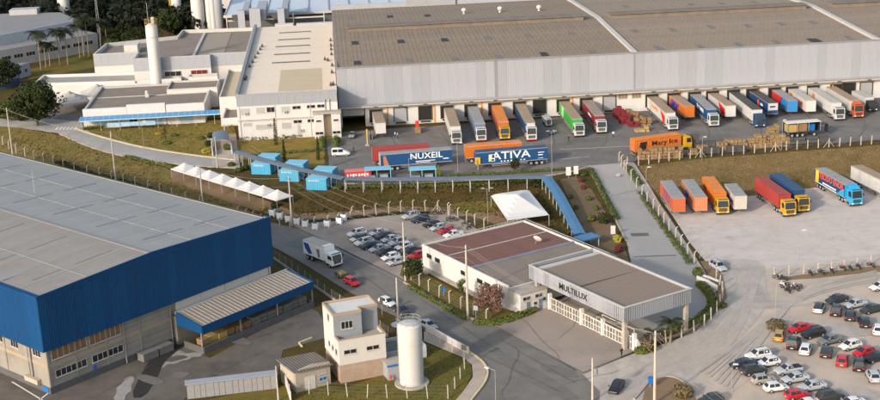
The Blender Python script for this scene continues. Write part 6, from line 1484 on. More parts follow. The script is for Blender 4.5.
dock('blue-sided trailer with dark roof and white and blue front', (751,93), (775,119), P_['navy'], RF['dark'], None, P_['white'], [('poly',[(-6,2.3),(-4,2.3),(-4,2.9),(-6,2.9)],mw_),('front',-1.2,1.2,1.3,2.2,P_['blue']),('front',-.8,.6,2.9,3.3,P_['black']),('poly',[(-8.2,1.6),(-6.6,1.6),(-7.2,3.5),(-8.4,3.2)],mlr_)])
dock('red and blue trailer with bright blue front at the dock', (774,92), (793.5,116.5), P_['red'], RF['grey'], None, P_['midblue'], [('poly',[(-6.2,1.25),(-.1,1.25),(-.1,3.95),(-4.5,3.95)],P_['midblue']),('poly',[(-6.9,1.25),(-6.2,1.25),(-4.5,3.95),(-5.2,3.95)],P_['navy'])])
dock('white trailer with orange and red lettering and white front', (789.5,90.5), (812,116.5), P_['white'], RF['pale'], None, P_['white'], [('poly',[(-13.5,2.2),(-10.5,1.9),(-10.8,3.5),(-13.0,3.6)],mo_),('text','RODAR',1.6,mlr_,-5.2,2.5,1.0)])
dock('long white truck with white cab near the right end of the docks', (808,88.5), (842,121.5), P_['white'], RF['pale'], P_['white'], marks=[('poly',[(-15,2.0),(-13,2.0),(-12.6,3.4),(-14.6,3.5)],mo_)])
dock('grey trailer with tan roof and orange-red cab near the right end', (827,88), (861.5,119), P_['pale'], RF['tan'], P_['orangered'], marks=[], defl=True)
p = G(871,112); t_ = boxtruck('small white box truck with dark front at the last dock', (p.x,p.y+1.5,HZ+.06), R(-84), P_['white'], P_['black'], 8.5, 3.3, 2.3, group=DG)
p = G(547.5,126); t_ = boxtruck('small white delivery truck leaving the dark dock door', (p.x,p.y+1.5,HZ+.06), R(-82), P_['white'], P_['white'], 3.6, 2.6, 2.0, group=DG); t_.scale = (.78,.78,.78); t_.location.y -= 1.2
def edge_semi(label, A, B, z, base, flip=False, name=None, **k):
    a = ray(*A, z+base); b = ray(*B, z+base); d = (b-a); d.z = 0; L = d.length; d.normalize(); nrm = Vector((-d.y,d.x,0))
    if flip: org = a+nrm*1.27; rz = math.atan2(-d.y,-d.x)
    else: org = b+nrm*1.27; rz = math.atan2(d.y,d.x)
    return semi(label, (org.x,org.y,base+.06), rz, L, **k)
YG = 'trailers standing in the dock yard'
edge_semi('blue trailer with white block lettering standing in the yard', (380.2,155.1), (451.9,149.4), 4.0, HZ, side=P_['blue'], roof=RF['grey'], cat='trailer', group=YG, rear=P_['white'], marks=[('text','NUXEIL',1.9,mw_,-5.9,2.95,1.15),('poly',[(-8.4,1.75),(-3.9,1.75),(-3.9,1.9),(-8.4,1.9)],mw_),('poly',[(-8.4,1.45),(-5.0,1.45),(-5.0,1.57),(-8.4,1.57)],mw_),('poly',[(-15.6,1.3),(-14.4,1.3),(-14.7,2.3),(-15.2,3.6),(-15.7,3.6)],P_['salmon']),('poly',[(-2.1,1.9),(-.8,1.9),(-.8,2.1),(-2.1,2.1)],mw_)])
edge_semi('red trailer parked behind the blue one with white lettering', (372.6,150.0), (429.4,146.1), 3.9, HZ, side=P_['darkred'], roof=RF['darkred'], cat='trailer', group=YG, ribs=24)
edge_semi('orange trailer parked behind the blue one with square emblem', (465.7,147), (522,142.7), 4.0, HZ, side=P_['orange'], roof=RF['orange'], cat='trailer', group=YG)
at = edge_semi('blue trailer with large white five-letter word and square emblem', (475.9,153.2), (547.5,147.5), 4.0, HZ, flip=True, side=P_['blue'], roof=RF['navy'], cat='trailer', group=YG, marks=[('text','ATIVA',2.35,mw_,-8.0,2.85,1.35,'L'),*[('poly',[(-5.6-i*.75,1.5),(-5.6-i*.75-.35,1.5),(-5.6-i*.75-.35,1.75),(-5.6-i*.75,1.75)],mw_,'L') for i in range(8)],('poly',[(-2.9,1.75),(-4.3,1.75),(-4.3,3.35),(-2.9,3.35)],mw_,'L'),('poly',[(-14.2,1.6),(-15.4,1.6),(-15.4,1.7),(-14.2,1.7)],mw_,'L'),('poly',[(-14.2,2.3),(-15.3,2.3),(-15.3,2.5),(-14.2,2.5)],mw_,'L'),('poly',[(-14.2,2.9),(-15.6,2.9),(-15.6,3.05),(-14.2,3.05)],mw_,'L')])
for (x0,z0_,x1,z1_,mt) in ((-3.6,2.5,-4.2,3.25,P_['navy']),(-3.0,1.85,-3.5,2.4,my_),(-3.55,1.85,-4.1,2.3,P_['navy'])): MB().box(x1,x0,1.31,1.325,z0_,z1_).build('emblem', mt, at)
edge_semi('orange container truck with dark script lettering and amber cab', (635.3,140.3), (681.3,134.2), 4.1, HZ, side=P_['orange'], roof=RF['orange'], cabc=P_['yellow'], cat='truck', ribs=26, cont=True, marks=[('text','Mary Ice',1.55,mk_,-4.3,2.7,1.25),('poly',[(-10.9,1.75),(-9.1,1.75),(-8.8,3.35),(-10.6,3.35)],mk_)])
# lot
LG = 'trucks parked at the foot of the embankment'
def lot(label, A, B, z=4.0, **k): return edge_semi(label, A, B, z, 0.0, cat='truck' if k.get('cabc') else 'trailer', group=LG, **k)
lot('orange-red trailer with violet logo, leftmost in the pale lot', (660,181), (673,199), side=P_['orangered'], roof=RF['grey'], front=P_['orangered'], marks=[('text','Y7U',2.6,mp_,-6.4,2.6,1.35)])
lot('salmon orange trailer with small blue logo, second in the pale lot', (681.5,180), (695,198), side=P_['salmon'], roof=RF['grey'], front=P_['salmon'], marks=[('poly',[(-9.5,1.9),(-6.5,1.9),(-5.5,3.1),(-8.5,3.5)],mb_)])
lot('orange container truck with yellow cab in the pale lot', (702,177), (714,193), side=P_['orange'], roof=RF['orange'], cabc=P_['yellow'], ribs=24, cont=True, marks=[('poly',[(-10,2.4),(-7,2.2),(-7,2.9),(-10,3.1)],mk_)])
lot('short dirty white trailer with grey roof in the pale lot', (724.5,185), (734.5,197.5), 3.8, side=P_['dirtywhite'], roof=RF['grey'], front=P_['dirtywhite'], marks=[('poly',[(-8,2.0),(-1,2.0),(-1,2.8),(-8,2.8)],mp_)], ribs=10)
lot('red container truck with yellow cab in the pale lot', (755,178), (779,195), side=P_['darkred'], roof=RF['darkred'], cabc=P_['yellow'], ribs=26, cont=True)
lot('dark blue container truck with yellow cab in the pale lot', (770,174), (793,191), side=P_['navy'], roof=RF['navy'], cabc=P_['yellow'], ribs=26, cont=True)
lot('navy trailer with bold red lettering and bright sky blue cab', (815,168.5), (845,185), side=P_['navy'], roof=RF['grey'], front=P_['sky'], cabc=P_['sky'], defl=True, marks=[('text','TECIDO ENOR',1.75,mlr_,-5.9,3.1,.9),('poly',[(-12.7,1.3),(-11.3,1.3),(-11.3,3.9),(-12.7,3.9)],my_),('poly',[(-9.5,1.65),(-3.6,1.65),(-3.6,1.95),(-9.5,1.95)],mw_),('poly',[(-3.2,1.25),(-.2,1.25),(-.2,3.0),(-1.6,2.4)],P_['sky']),('poly',[(-12.7,1.25),(-3.4,1.25),(-3.4,1.4),(-12.7,1.4)],mw_)])
lot('pale grey trailer with tan roof at the right edge of the lot', (851,166), (882,181), side=P_['pale'], roof=RF['tan'], front=P_['pale'], marks=[('poly',[(-9,1.3),(-8.2,1.3),(-8.2,3.9),(-9,3.9)],P_['dirtywhite'])])
# open cargo trailer by the bales
p = G(803,137.5)
oc = thing('open_trailer', 'dark open-sided trailer with tan cargo bays and blue drum inside', 'trailer', (p.x,p.y+1.2,p.z+.06), R(8))
MB().box(-4.2,4.2,-1.25,1.25,1.15,1.35).build('deck', m_under, oc); MB().box(-4.2,4.2,-1.25,1.25,3.5,3.62).build('roof', m_tent, oc); MB().box(-4.2,4.2,1.15,1.25,1.35,3.5).box(4.1,4.2,-1.25,1.15,1.35,3.5).build('back_wall', P_['black'], oc)
for x in (-4.15,-1.6,1.1,4.0): MB().box(x,x+.12,-1.25,-1.13,1.35,3.5).build('post', m_steel, oc)
MB().box(-4.0,-1.7,-1.05,1.0,1.36,3.1).build('cargo', m_straw, oc); MB().box(-1.4,.9,-.9,1.0,1.36,3.2).build('cargo', m_wood, oc); MB().box(1.5,2.8,-.9,.9,1.36,2.9).build('cargo', m_signblue, oc)
for x in (-2.9,-1.6,-.3,2.6,):
    for s in (-1,1): add_wheel(oc, x, s*1.0, .52, True)
lf = MB().box(4.2,6.2,-.9,.9,2.6,2.7).box(6.1,6.2,-.9,.9,.6,2.7).build('tail_frame', P_['black'], oc)
# white van by the drive-in bay
p = G(341,156)
vn = thing('white_van', 'white estate van parked beside the office lawn', 'van', tuple(p), R(2))
b_ = loft([(-2.2,[(0,.35),(.78,.35),(.85,.6),(.86,1.0),(.8,1.05),(.7,1.9),(0,1.95)]),(-2.0,[(0,.25),(.82,.25),(.9,.6),(.9,1.0),(.86,1.1),(.76,2.0),(0,2.08)]),(.6,[(0,.25),(.82,.25),(.9,.6),(.9,1.0),(.86,1.1),(.76,2.0),(0,2.08)]),(1.25,[(0,.25),(.82,.25),(.9,.6),(.9,.95),(.84,1.08),(.74,1.25),(0,1.35)]),(2.0,[(0,.28),(.78,.28),(.86,.5),(.86,.75),(.8,.9),(.6,.98),(0,1.02)]),(2.2,[(0,.35),(.7,.35),(.75,.5),(.74,.65),(.7,.75),(.5,.8),(0,.82)])], None)
put('body', finish(b_, 'body', CARC['white'], 1), vn)
for s in (-1,1):
    for a, b in ((-1.95,-.75),(-.6,.5)): q = [(a,s*.885,1.15),(b,s*.885,1.15),(b,s*.80,1.85),(a,s*.80,1.85)]; MB().face(q if s < 0 else q[::-1]).build('side_window', m_cg, vn)
    MB().box(2.05,2.22,s*.55-.15,s*.55+.15,.62,.76).build('headlight', m_hl, vn)
    for x in (-1.4,1.35): add_wheel(vn, x, s*.8)
MB().face([(1.22,-.68,1.32),(1.22,.68,1.32),(.68,.66,1.95),(.68,-.66,1.95)]).build('windscreen', m_cg, vn)
p = G(361,132); car('sedan','grey','dark grey car just inside the drive-in bay',352.5,135.5,-96,None)
# ---------------------------------------------------------------- motorcycles
def torus(mb, c, r, rr, n=16, m=0):
    k = len(mb.v); q = 5
    for i in range(n):
        a = 2*PI*i/n
        for j in range(q): b = 2*PI*j/q; R_ = r+rr*math.cos(b); mb.v.append((c[0]+R_*math.cos(a), c[1]+rr*math.sin(b), c[2]+R_*math.sin(a)))
    for i in range(n):
        for j in range(q): i2, j2 = (i+1)%n, (j+1)%q; mb.f.append([k+i*q+j,k+i*q+j2,k+i2*q+j2,k+i2*q+j]); mb.mi.append(m)
def moto_proto():
    wmsh = MB(); torus(wmsh, (0,0,0), .25, .055); wmsh.tube((0,-.05,0),(0,.05,0),.06,8)
    for k in range(4): a = k*PI/4; wmsh.tube((math.cos(a)*.24,0,math.sin(a)*.24),(-math.cos(a)*.24,0,-math.sin(a)*.24),.012,4)
    wmsh = wmsh.mesh('wheel', m_tyre)
    fr = MB().path([(-.62,0,.31),(-.2,0,.38),(.15,0,.35),(.38,0,.85),(-.3,0,.72),(-.2,0,.38)], .035, 6).box(-.2,.2,-.14,.14,.3,.62).mesh('frame', m_under)
    tank = finish(MB().ext([(-.12,.72),(.32,.80),(.36,.95),(.1,1.02),(-.12,.86)],-.14,.14), 'fuel_tank', CARC['black'], 1)
    seat = finish(MB().ext([(-.85,.80),(-.12,.74),(-.12,.86),(-.5,.84),(-.85,.92)],-.14,.14), 'seat', m_tyre, 1)
    fork = MB().tube((.72,-.09,.31),(.42,-.09,1.0),.03,6).tube((.72,.09,.31),(.42,.09,1.0),.03,6).tube((.40,-.36,1.06),(.40,.36,1.06),.022,6).mesh('fork', m_steel)
    lampm = MB().tube((.52,0,.92),(.62,0,.90),.1,10).mesh('headlight', m_hl)
    exh = MB().tube((-.1,-.16,.34),(-.8,-.18,.42),.05,8).mesh('exhaust', m_steel)
    mud = MB().box(-.95,-.55,-.08,.08,.60,.66).box(.55,.9,-.07,.07,.60,.65).mesh('mudguard', m_under)
    return wmsh, fr, tank, seat, fork, lampm, exh, mud
MP = moto_proto(); tank_red = MP[2].copy(); tank_red.materials.clear(); tank_red.materials.append(CARC['red']); tank_w = MP[2].copy(); tank_w.materials.clear(); tank_w.materials.append(CARC['white'])
def moto(label, px, py, yaw, tk_=None):
    t = thing('motorcycle', label, 'motorcycle', tuple(G(px, py)+Vector((0,0,.14 if px < 500 else .12))), R(yaw), 'parked motorcycles')
    for x in (-.62,.72): put('wheel', MP[0], t, (x,0,.31))
    put('frame', MP[1], t); put('fuel_tank', tk_ or MP[2], t); put('seat', MP[3], t); f = put('fork', MP[4], t); put('headlight', MP[5], t); put('exhaust', MP[6], t); put('mudguard', MP[7], t)
    t.rotation_euler = (R(-6), 0, R(yaw)); return t
ml = [(778,279.5,150,None,'black motorcycle at the head of the cluster, beside first fence post'),(783,281,140,None,'dark motorcycle second in the cluster near first fence post'),(784.5,290,120,tank_w,'white-tanked motorcycle nearest in the cluster'),(787.5,293,110,None,'black motorcycle at the bottom of the cluster'),(785,287,150,None,'dark motorcycle in the middle of the cluster'),(797,289,160,tank_red,'red and black motorcycle standing right of the cluster'),(794.5,291.5,150,None,'dark motorcycle touching the red one of the cluster'),
 (810.5,275.5,100,None,'motorcycle first from the left along the white post fence'),(821.5,274.5,115,None,'motorcycle second from the left along the white post fence'),(832,273,95,tank_w,'light motorcycle third along the white post fence'),(843,270.5,110,tank_red,'red motorcycle left of the pair at the white post fence'),(850.5,270.5,95,None,'dark motorcycle beside the left red one at the fence'),(858.5,269,100,None,'dark motorcycle before the rightmost red one'),(871,267.5,120,tank_red,'red motorcycle at the right end of the white post fence'),
 (450,221,30,None,'dark motorcycle behind the white car in the small carpark'),(454,222,20,None,'second dark motorcycle near the carpark fence'),(437,215.5,10,None,'black motorcycle by the braced fence post of the carpark'),(465,226,40,None,'black motorcycle left of the gatehouse roof edge'),(469,229.5,60,None,'dark motorcycle at the gatehouse end of the carpark fence')]
for (px, py, yw, tk_, lb) in ml: moto(lb, px, py, yw, tk_)
# ---------------------------------------------------------------- people
def person_mesh(shirt, pants, walk=0.25):
    me = D.meshes.new('person')
    V = [(0,0,.95),(0,0,1.15),(0,0,1.38),(0,.02,1.50),(0,.03,1.58),(0,.03,1.72),(0,-.09,.92),(walk*.5,-.10,.50),(walk*.4-.05,-.10,.08),(walk*.4+.10,-.10,.03),(0,.09,.92),(-walk*.2,.10,.50),(-walk,.10,.10),(-walk+.14,.10,.04),
         (0,-.20,1.42),(-.05,-.25,1.15),(.08,-.26,.92),(0,.20,1.42),(.03,.25,1.15),(.16,.24,.95)]
    E_ = [(0,1),(1,2),(2,3),(3,4),(4,5),(0,6),(6,7),(7,8),(8,9),(0,10),(10,11),(11,12),(12,13),(2,14),(14,15),(15,16),(2,17),(17,18),(18,19)]
    Rr = [.14,.13,.16,.06,.09,.09,.09,.065,.045,.04,.09,.065,.045,.04,.065,.045,.035,.065,.045,.035]
    me.from_pydata(V, E_, []); o = D.objects.new('p', me); C.objects.link(o); md = o.modifiers.new('sk','SKIN'); o.modifiers.new('ss','SUBSURF').levels = 1
    for i, r_ in enumerate(Rr): me.skin_vertices[0].data[i].radius = (r_, r_*(1.25 if i in (1,2) else 1))
    me.skin_vertices[0].data[0].use_root = True
    bpy.context.view_layer.update(); r2 = D.meshes.new_from_object(o.evaluated_get(bpy.context.evaluated_depsgraph_get())); D.objects.remove(o); r2.name = 'person'
    sk_ = M('skin', (0.30,0.17,0.11), .7); hr = M('dark_hair', (0.02,0.015,0.012), .9)
    r2.materials.clear()
    for q in (shirt, pants, sk_, hr): r2.materials.append(q)
    for pl in r2.polygons:
        z = pl.center.z; pl.material_index = 3 if z > 1.72 or (z > 1.6 and pl.center.x < 0) else 2 if z > 1.47 or (abs(pl.center.y) > .2 and z < 1.05 and z > .8) else 0 if z > .93 else 1
        pl.use_smooth = True
    return r2
s_dark = M('dark_clothes', (0.02,0.02,0.025), .9); s_white = M('white_shirt', (0.6,0.6,0.6), .9); s_blue = M('blue_workwear', (0.03,0.06,0.16), .9); s_jean = M('navy_trousers', (0.03,0.04,0.07), .9)
for lb, px, py, a, b, yw in (('person in dark clothes walking across the yard near the white van',353.8,152.5,s_blue,s_dark,20),('person in a white shirt standing by the second dock',395.2,138.5,s_white,s_jean,200),('person in pale shirt and dark trousers facing the one in white',397.8,139,s_white,s_dark,160),('person in dark clothes near a blue trolley in the yard',568.7,142.5,s_dark,s_jean,250),('person in a white shirt and dark trousers alone in the middle of the yard',613.3,138,s_white,s_dark,90),('person in black standing at the corner column of the gate',621.5,358.5,s_dark,s_dark,300)):
    o = put('person', person_mesh(a, b, .2), None, tuple(G(px, py)+Vector((0,0,.07 if py < 200 else .2))), R(yw)); tag(o, lb, 'person')
# ---------------------------------------------------------------- crates, bales, carts in the yard
m_bale = M('straw_bale', (0.225,0.15,0.078), .95, var=.25, scale=1.2, bump=.05, bscale=5); m_redbox = M('red_crate', (0.18,0.02,0.026), .7, var=.2, scale=1)
def pile_mesh(w_, d_, h_, mat, seed):
    rn = random.Random(seed); mb = MB(); nx_ = max(2, round(w_/.9)); nz = max(2, round(h_/.65)); sx, sz = w_/nx_, h_/nz
    for k in range(nz):
        for i in range(nx_):
            if k == nz-1 and rn.random() < .3: continue
            for j in (0, 1):
                cx, cy = -w_/2+sx*(i+.5)+rn.uniform(-.1,.1), -d_/4+j*d_/2+rn.uniform(-.12,.12); a = sx*.49*rn.uniform(.85,1.02); b = d_*.24*rn.uniform(.85,1.05); q = len(mb.v)
                mb.box(-a, a, -b, b, k*sz+.02, (k+1)*sz*1.0+rn.uniform(-.12,.02)); mb.xf((cx,cy,0), rn.uniform(-.12,.12), q)
    return mb.mesh('pile', mat)
def yard_stack(px, py, w_, d_, h_, layers, mat, label, grp, cat='stack', rz=0, name='goods_stack', seed=1):
    p = G(px, py); o = put(name, pile_mesh(w_, d_, h_, mat, seed) if layers > 1 else crate_mesh(w_, d_, h_, layers, mat, .12, seed), None, (p.x,p.y+d_/2,p.z+.07), rz); tag(o, label, cat, grp); return o
YS_ = 'crate stacks in front of the docks'
i = 0
for (px, py, w_, h_, mt, lb) in ((617.5,117.5,2.2,2.6,m_redbox,'tall dark red crate stack against the dock wall'),(621,120,2.4,2.4,m_redbox,'dark red crate stack second from the wall'),(625,124.5,2.4,2.6,m_redbox,'dark red crate stack with rounded front, nearest of the red ones'),(631,119.5,2.4,2.4,m_wood,'brown pallet stack behind the red crates'),(637,121.5,2.6,2.2,m_wood,'brown pallet stack between red crates and the white truck'),(634,127.5,2.6,1.3,m_redbox,'low red crate pile under brown pallets'),(640,126.5,2.6,2.0,m_wood,'brown pallet pile at the right of the low red pile'),(647,126,2.2,1.9,m_wood,'brown pallet pile nearest to the white truck with lettering'),(642,132.5,3.4,1.3,m_straw,'low yellow wooden pile in front of the crates')):
    i += 1; yard_stack(px, py, w_, 2.0, h_, 4, mt, lb, YS_, seed=i, rz=random.uniform(-.2,.2))
BG = 'straw-coloured bales and boxes along the fence'
bl = [(650,160,5.5,2.6,'wide tan bale block below the orange container truck'),(673,159,4.6,2.6,'tan bale block right of the widest one'),(692,155.5,2.4,1.3,'small low bale beside the dark machine'),(703,153,2.4,1.5,'small bale between dark crates'),(722,151.5,2.4,2.0,'tan bale with rounded end before the long row'),(733.5,149.5,5.5,2.2,'long tan bale row in the middle of the fence'),(746,149.5,3.0,1.4,'low bale below the middle row'),(757,148.5,4.2,3.0,'tall tan bale group right of the middle row'),(771,147.5,4.2,2.4,'tan bale group under the round bale'),(780,147,4.6,2.8,'tan bale block beside the dark pipes'),(773.5,138.5,2.6,3.2,'tall round-edged tan bale stack beside blue drums')]
for j, (px, py, w_, h_, lb) in enumerate(bl): yard_stack(px, py, w_, 1.8, h_, 2, m_bale, lb, BG, 'bale', seed=20+j, name='bale')
DGp = 'dark crates and pipes along the fence'
for j, (px, py, w_, h_, lb) in enumerate(((695,149,2.0,3.2,'tall dark upright crate beside the amber cab'),(700.5,150.5,2.4,1.4,'dark low crate right of the upright one'),(709,151.5,1.6,2.2,'dark crate with tilted top among the bales'),(721,147.5,2.0,1.4,'dark crate behind the round-ended bale'),(712,154.8,3.6,1.5,'long dark wrapped crate behind white posts'),(737,153.2,4.4,1.5,'long dark crate under the long bale row'),(824,144,2.2,1.7,'dark square crate at the right end of the pipes'))):
    yard_stack(px, py, w_, 1.3, h_, 1, m_darksteel, lb, DGp, 'crate', seed=40+j, name='dark_crate')
for j, (px, py) in enumerate(((788,146.8),(800,146.2),(812,145.2))):
    p = G(px, py); o = MB().tube((-1.5,0,.6),(1.5,0,.6),.55,14).tube((-1.3,.2,1.4),(1.3,.2,1.4),.45,14).build('pipe_roll', m_darksteel, None, tuple(p+Vector((0,.6,.06)))); tag(o, '%s pair of thick dark rolls lying behind the fence' % ['left','middle','right'][j], 'roll', DGp)
for j, (dx, dy) in enumerate(((0,0),(.8,.1),(.3,.8))):
    p = G(781,139); tag(MB().lathe([(.36,0),(.38,.3),(.36,.6),(.38,.9),(.34,1.0)],14).build('drum', m_signblue, None, (p.x+dx*1.1,p.y+dy*1.1,p.z+.06)), ['left front blue drum','right front blue drum','rear blue drum'][j]+' beside the tan bale stack', 'drum', 'blue drums')
tag(MB().box(-.45,.45,-.4,.4,.1,2.5).box(-.5,.5,-.45,.45,0,.1).build('red_cabinet', m_red, None, tuple(G(417.5,131)+Vector((0,0,.06)))), 'red upright cabinet between two dock doors', 'cabinet')
tag(MB().box(-.7,.7,-.5,.5,.1,1.4).box(-.6,.6,-.4,.4,1.4,1.6).build('carton_stack', m_wood, None, tuple(G(418,133)+Vector((0,-.4,.06)))), 'brown cartons in front of the red upright cabinet', 'cartons')
tag(MB().box(-.4,.4,-.4,.4,.05,2.0).box(-.45,.45,-.45,.45,2.0,2.1).build('red_booth', m_red, None, tuple(G(640,159.5)+Vector((0,0,.06)))), 'red upright box below the orange container truck', 'box')
ty = thing('yellow_post', 'yellow guard post with plate at the left end of the trailer with square emblem', 'post', tuple(G(478,170.5)))
MB().box(-.08,.08,-.08,.08,0,2.4).build('post', m_steel, ty); MB().box(-.6,.6,-.08,.08,1.5,3.0).build('plate', P_['yellow'], ty)
ty = thing('yellow_post', 'yellow guard drum at the right end of the blue trailer with block lettering', 'post', tuple(G(438.5,175)))
MB().lathe([(.55,0),(.6,.5),(.5,1.2),(.3,1.6)],12).build('drum', M('dull_yellow', (0.42,0.33,0.05), .8), ty); MB().box(-.05,.05,-.05,.05,1.5,2.3).build('post', m_steel, ty)
tr_ = thing('trolley', 'small blue and white trolley standing in the yard by the small truck', 'trolley', tuple(G(551.5,135)+Vector((0,0,.06))), R(30))
MB().box(-.7,.7,-.35,.35,.25,.35).build('deck', m_signblue, tr_); MB().box(.6,.68,-.35,.35,.35,1.1).build('handle', m_steel, tr_)
for x in (-.5,.5):
    for s in (-1,1): MB().tube((x,s*.3-.04,.12),(x,s*.3+.04,.12),.12,8).build('wheel', m_tyre, tr_)
fl = thing('forklift', 'dark forklift standing beside the first dock', 'forklift', tuple(G(371,139)+Vector((0,0,.06))), R(-90))
MB().box(-.9,.7,-.55,.55,.3,.95).build('body', P_['black'], fl, bevel=.04); MB().box(.7,.85,-.45,-.35,.1,2.3).box(.7,.85,.35,.45,.1,2.3).build('mast', m_steel, fl); MB().box(-.5,.5,-.5,.5,2.1,2.18).build('overhead_guard', m_under, fl)
for x in (-.5,.5):
    for s in (-1,1): MB().tube((x,s*.45-.1,.25),(x,s*.45+.1,.25),.25,10).build('wheel', m_tyre, fl)
for s in (-.25,.25): MB().box(.85,1.8,s-.06,s+.06,.1,.15).build('fork', m_steel, fl)
pst = thing('ticket_pillar', 'yellow leaning barrier post beside the drive-in bay', 'post', tuple(G(367.5,146)))
MB().box(-.15,.15,-.15,.15,0,4.2).build('shaft', M('faded_yellow', (0.48,0.33,0.10), .8), pst); MB().box(-.5,.5,-.3,.3,0,.4).build('foot', m_concrete, pst)
rs_ = tag(MB().box(-.35,.35,-.35,.35,0,1.6).box(-.4,.4,-.4,.4,1.6,1.75).build('bollard_box', m_under, None, tuple(G(404.5,352)+Vector((0,0,0)))), 'black bin beside the concrete apron behind the tower house', 'bin')
# ================================================================ VEGETATION
def leafmat(name, col, col2, tr=.25):
    if name in MATS: return MATS[name]
    mt = M(name, col, .85, scale=.9, col2=col2, spec=.15, world=True); return mt
l_dark = leafmat('dark_foliage', (0.014,0.022,0.007), (0.042,0.052,0.015)); l_mid = leafmat('green_foliage', (0.04,0.06,0.014), (0.095,0.115,0.03)); l_hedge = leafmat('hedge_foliage', (0.055,0.075,0.016), (0.125,0.135,0.032))
l_forest = leafmat('forest_foliage', (0.007,0.010,0.006), (0.017,0.021,0.010)); l_pink = leafmat('pink_blossom', (0.075,0.05,0.03), (0.24,0.12,0.10)); l_palm = leafmat('palm_leaf', (0.012,0.018,0.008), (0.035,0.042,0.018))
l_red = leafmat('red_shrub', (0.10,0.02,0.025), (0.17,0.04,0.04)); l_yel = leafmat('yellow_shrub', (0.28,0.23,0.03), (0.42,0.36,0.06)); l_dry = leafmat('dry_shrub', (0.08,0.058,0.028), (0.165,0.125,0.062))
m_trunk = M('bark', (0.10,0.07,0.045), .95, var=.25, scale=3); m_ptrunk = M('palm_trunk', (0.20,0.16,0.12), .95, var=.2, scale=3)
def leaves(mb, c, rad, n, size, rn, m=0, shell=.55, flat=.0):
    for _ in range(n):
        while True:
            d = Vector((rn.uniform(-1,1), rn.uniform(-1,1), rn.uniform(-1,1)))
            if .05 < d.length <= 1: break
        u = d.normalized(); r = shell+(1-shell)*rn.random()**.5; p = Vector((c[0]+u.x*rad[0]*r, c[1]+u.y*rad[1]*r, c[2]+u.z*rad[2]*r))
        nn = (u+Vector((rn.uniform(-.8,.8), rn.uniform(-.8,.8), rn.uniform(-.3,1.0)))).normalized(); a = nn.orthogonal().normalized(); b = nn.cross(a); t = rn.random()*PI; a, b = a*math.cos(t)+b*math.sin(t), b*math.cos(t)-a*math.sin(t)
        s = size*rn.uniform(.6,1.3); mb.face([p-a*s-b*s*.35, p+b*s*.6-a*s*.1, p+a*s+b*s*.2, p-b*s*.7+a*s*.2], m)
def crown_mesh(name, w_, h_, clumps, n, size, mat, seed, cr=.35):
    rn = random.Random(seed); mb = MB()
    for k in range(clumps):
        a = rn.random()*2*PI; r = math.sqrt(rn.random())*.72; z = rn.uniform(.18,.86); f = math.sin(PI*min(1,z*.9+.15))**.5
        c = (w_/2*r*math.cos(a)*f, w_/2*r*math.sin(a)*f, h_*z); q = rn.uniform(.7,1.25)*cr
        leaves(mb, c, (w_*q*.62, w_*q*.62, h_*q*.52), n//clumps, size, rn)
    return mb.mesh(name, mat)
def tree(name, label, px, py, w_, h_, trunk, mat, n=2600, clumps=22, size=.28, seed=1, group=None, p=None, cr=.35, cat='tree'):
    p = p or G(px, py); t = thing(name, label, cat, tuple(p), seed, group); rn = random.Random(seed)
    mb = MB(); r0 = max(.1, h_*.03); mb.tube((0,0,-.2),(rn.uniform(-.2,.2),0,trunk+h_*.25),r0,8,r2=r0*.6)
    for k in range(6):
        a = k*PI/3+rn.random(); mb.tube((0,0,trunk*rn.uniform(.7,1)),(w_*.3*math.cos(a),w_*.3*math.sin(a),trunk+h_*rn.uniform(.3,.6)),r0*.5,5,r2=r0*.15)
    mb.build('trunk', m_trunk, t)
    o = put('crown', crown_mesh('crown', w_, h_, clumps, n, size, mat, seed, cr), t, (0,0,trunk)); return t
tree('broadleaf_tree','big dark green tree at the left beside the grey tents',38,126,15.5,10.5,1.2,l_dark,n=9000,clumps=40,size=.36,seed=11,cr=.34)
tree('broadleaf_tree','second dark tree at the left edge behind the big one',2,89,12,8.5,1.0,l_dark,n=5000,clumps=28,size=.36,seed=12)
tree('broadleaf_tree','low bushy tree at the left edge in front of the big tree',8,122,8,5.5,.5,l_mid,n=2600,clumps=16,size=.3,seed=13)
tree('flowering_tree','small tree with pinkish blossom beside the gatehouse road',491,318,6.2,5.0,1.2,l_pink,n=2600,clumps=20,size=.17,seed=14,cat='tree')
tree('small_tree','small thin green tree against the gatehouse wall',463,301,2.2,3.6,1.0,l_mid,n=500,clumps=9,size=.14,seed=15)
tree('small_tree','leafy tree hiding the red car at the gatehouse corner',414,283,4.6,4.2,.8,l_dark,n=1600,clumps=14,size=.2,seed=16)
tree('small_tree','small bare dark tree on the green lawn before the admin block',165.5,141.5,1.6,3.0,1.0,l_dry,n=260,clumps=6,size=.14,seed=17)
tree('small_tree','little dark tree on the yard edge in front of the blue trailer with square emblem',514,173,3.0,2.6,.9,l_dark,n=700,clumps=9,size=.18,seed=18)
tree('broadleaf_tree','dark tree behind the plant hall left of the tanks',175,38,10,8,1.5,l_dark,n=2600,clumps=20,size=.45,seed=19,p=ray(170,36,4))
tree('broadleaf_tree','dark tree behind the plant hall beside the red-roofed shed',160,38,8,7,1.5,l_dark,n=1800,clumps=16,size=.45,seed=20,p=ray(162,38,4))
def cypress(label, px, py, h_, w_=.9, seed=3):
    p = G(px, py); t = thing('cypress_tree', label, 'tree', tuple(p), 0, 'slim dark conifers'); MB().tube((0,0,-.1),(0,0,h_*.9),.09,6,r2=.02).build('trunk', m_trunk, t)
    rn = random.Random(seed); mb = MB()
    for k in range(14):
        z = .3+h_*k/14; r = w_/2*(1-(k/15)**1.6)+.1; leaves(mb, (0,0,z), (r,r,h_/16), 45, .13, rn)
    mb.build('crown', l_dark, t)
cypress('tall slim cypress against the white office wall',276,145,6.6,1.0)
cypress('slim dark conifer behind the middle sky blue container',284.5,161,5.0,.8,4)
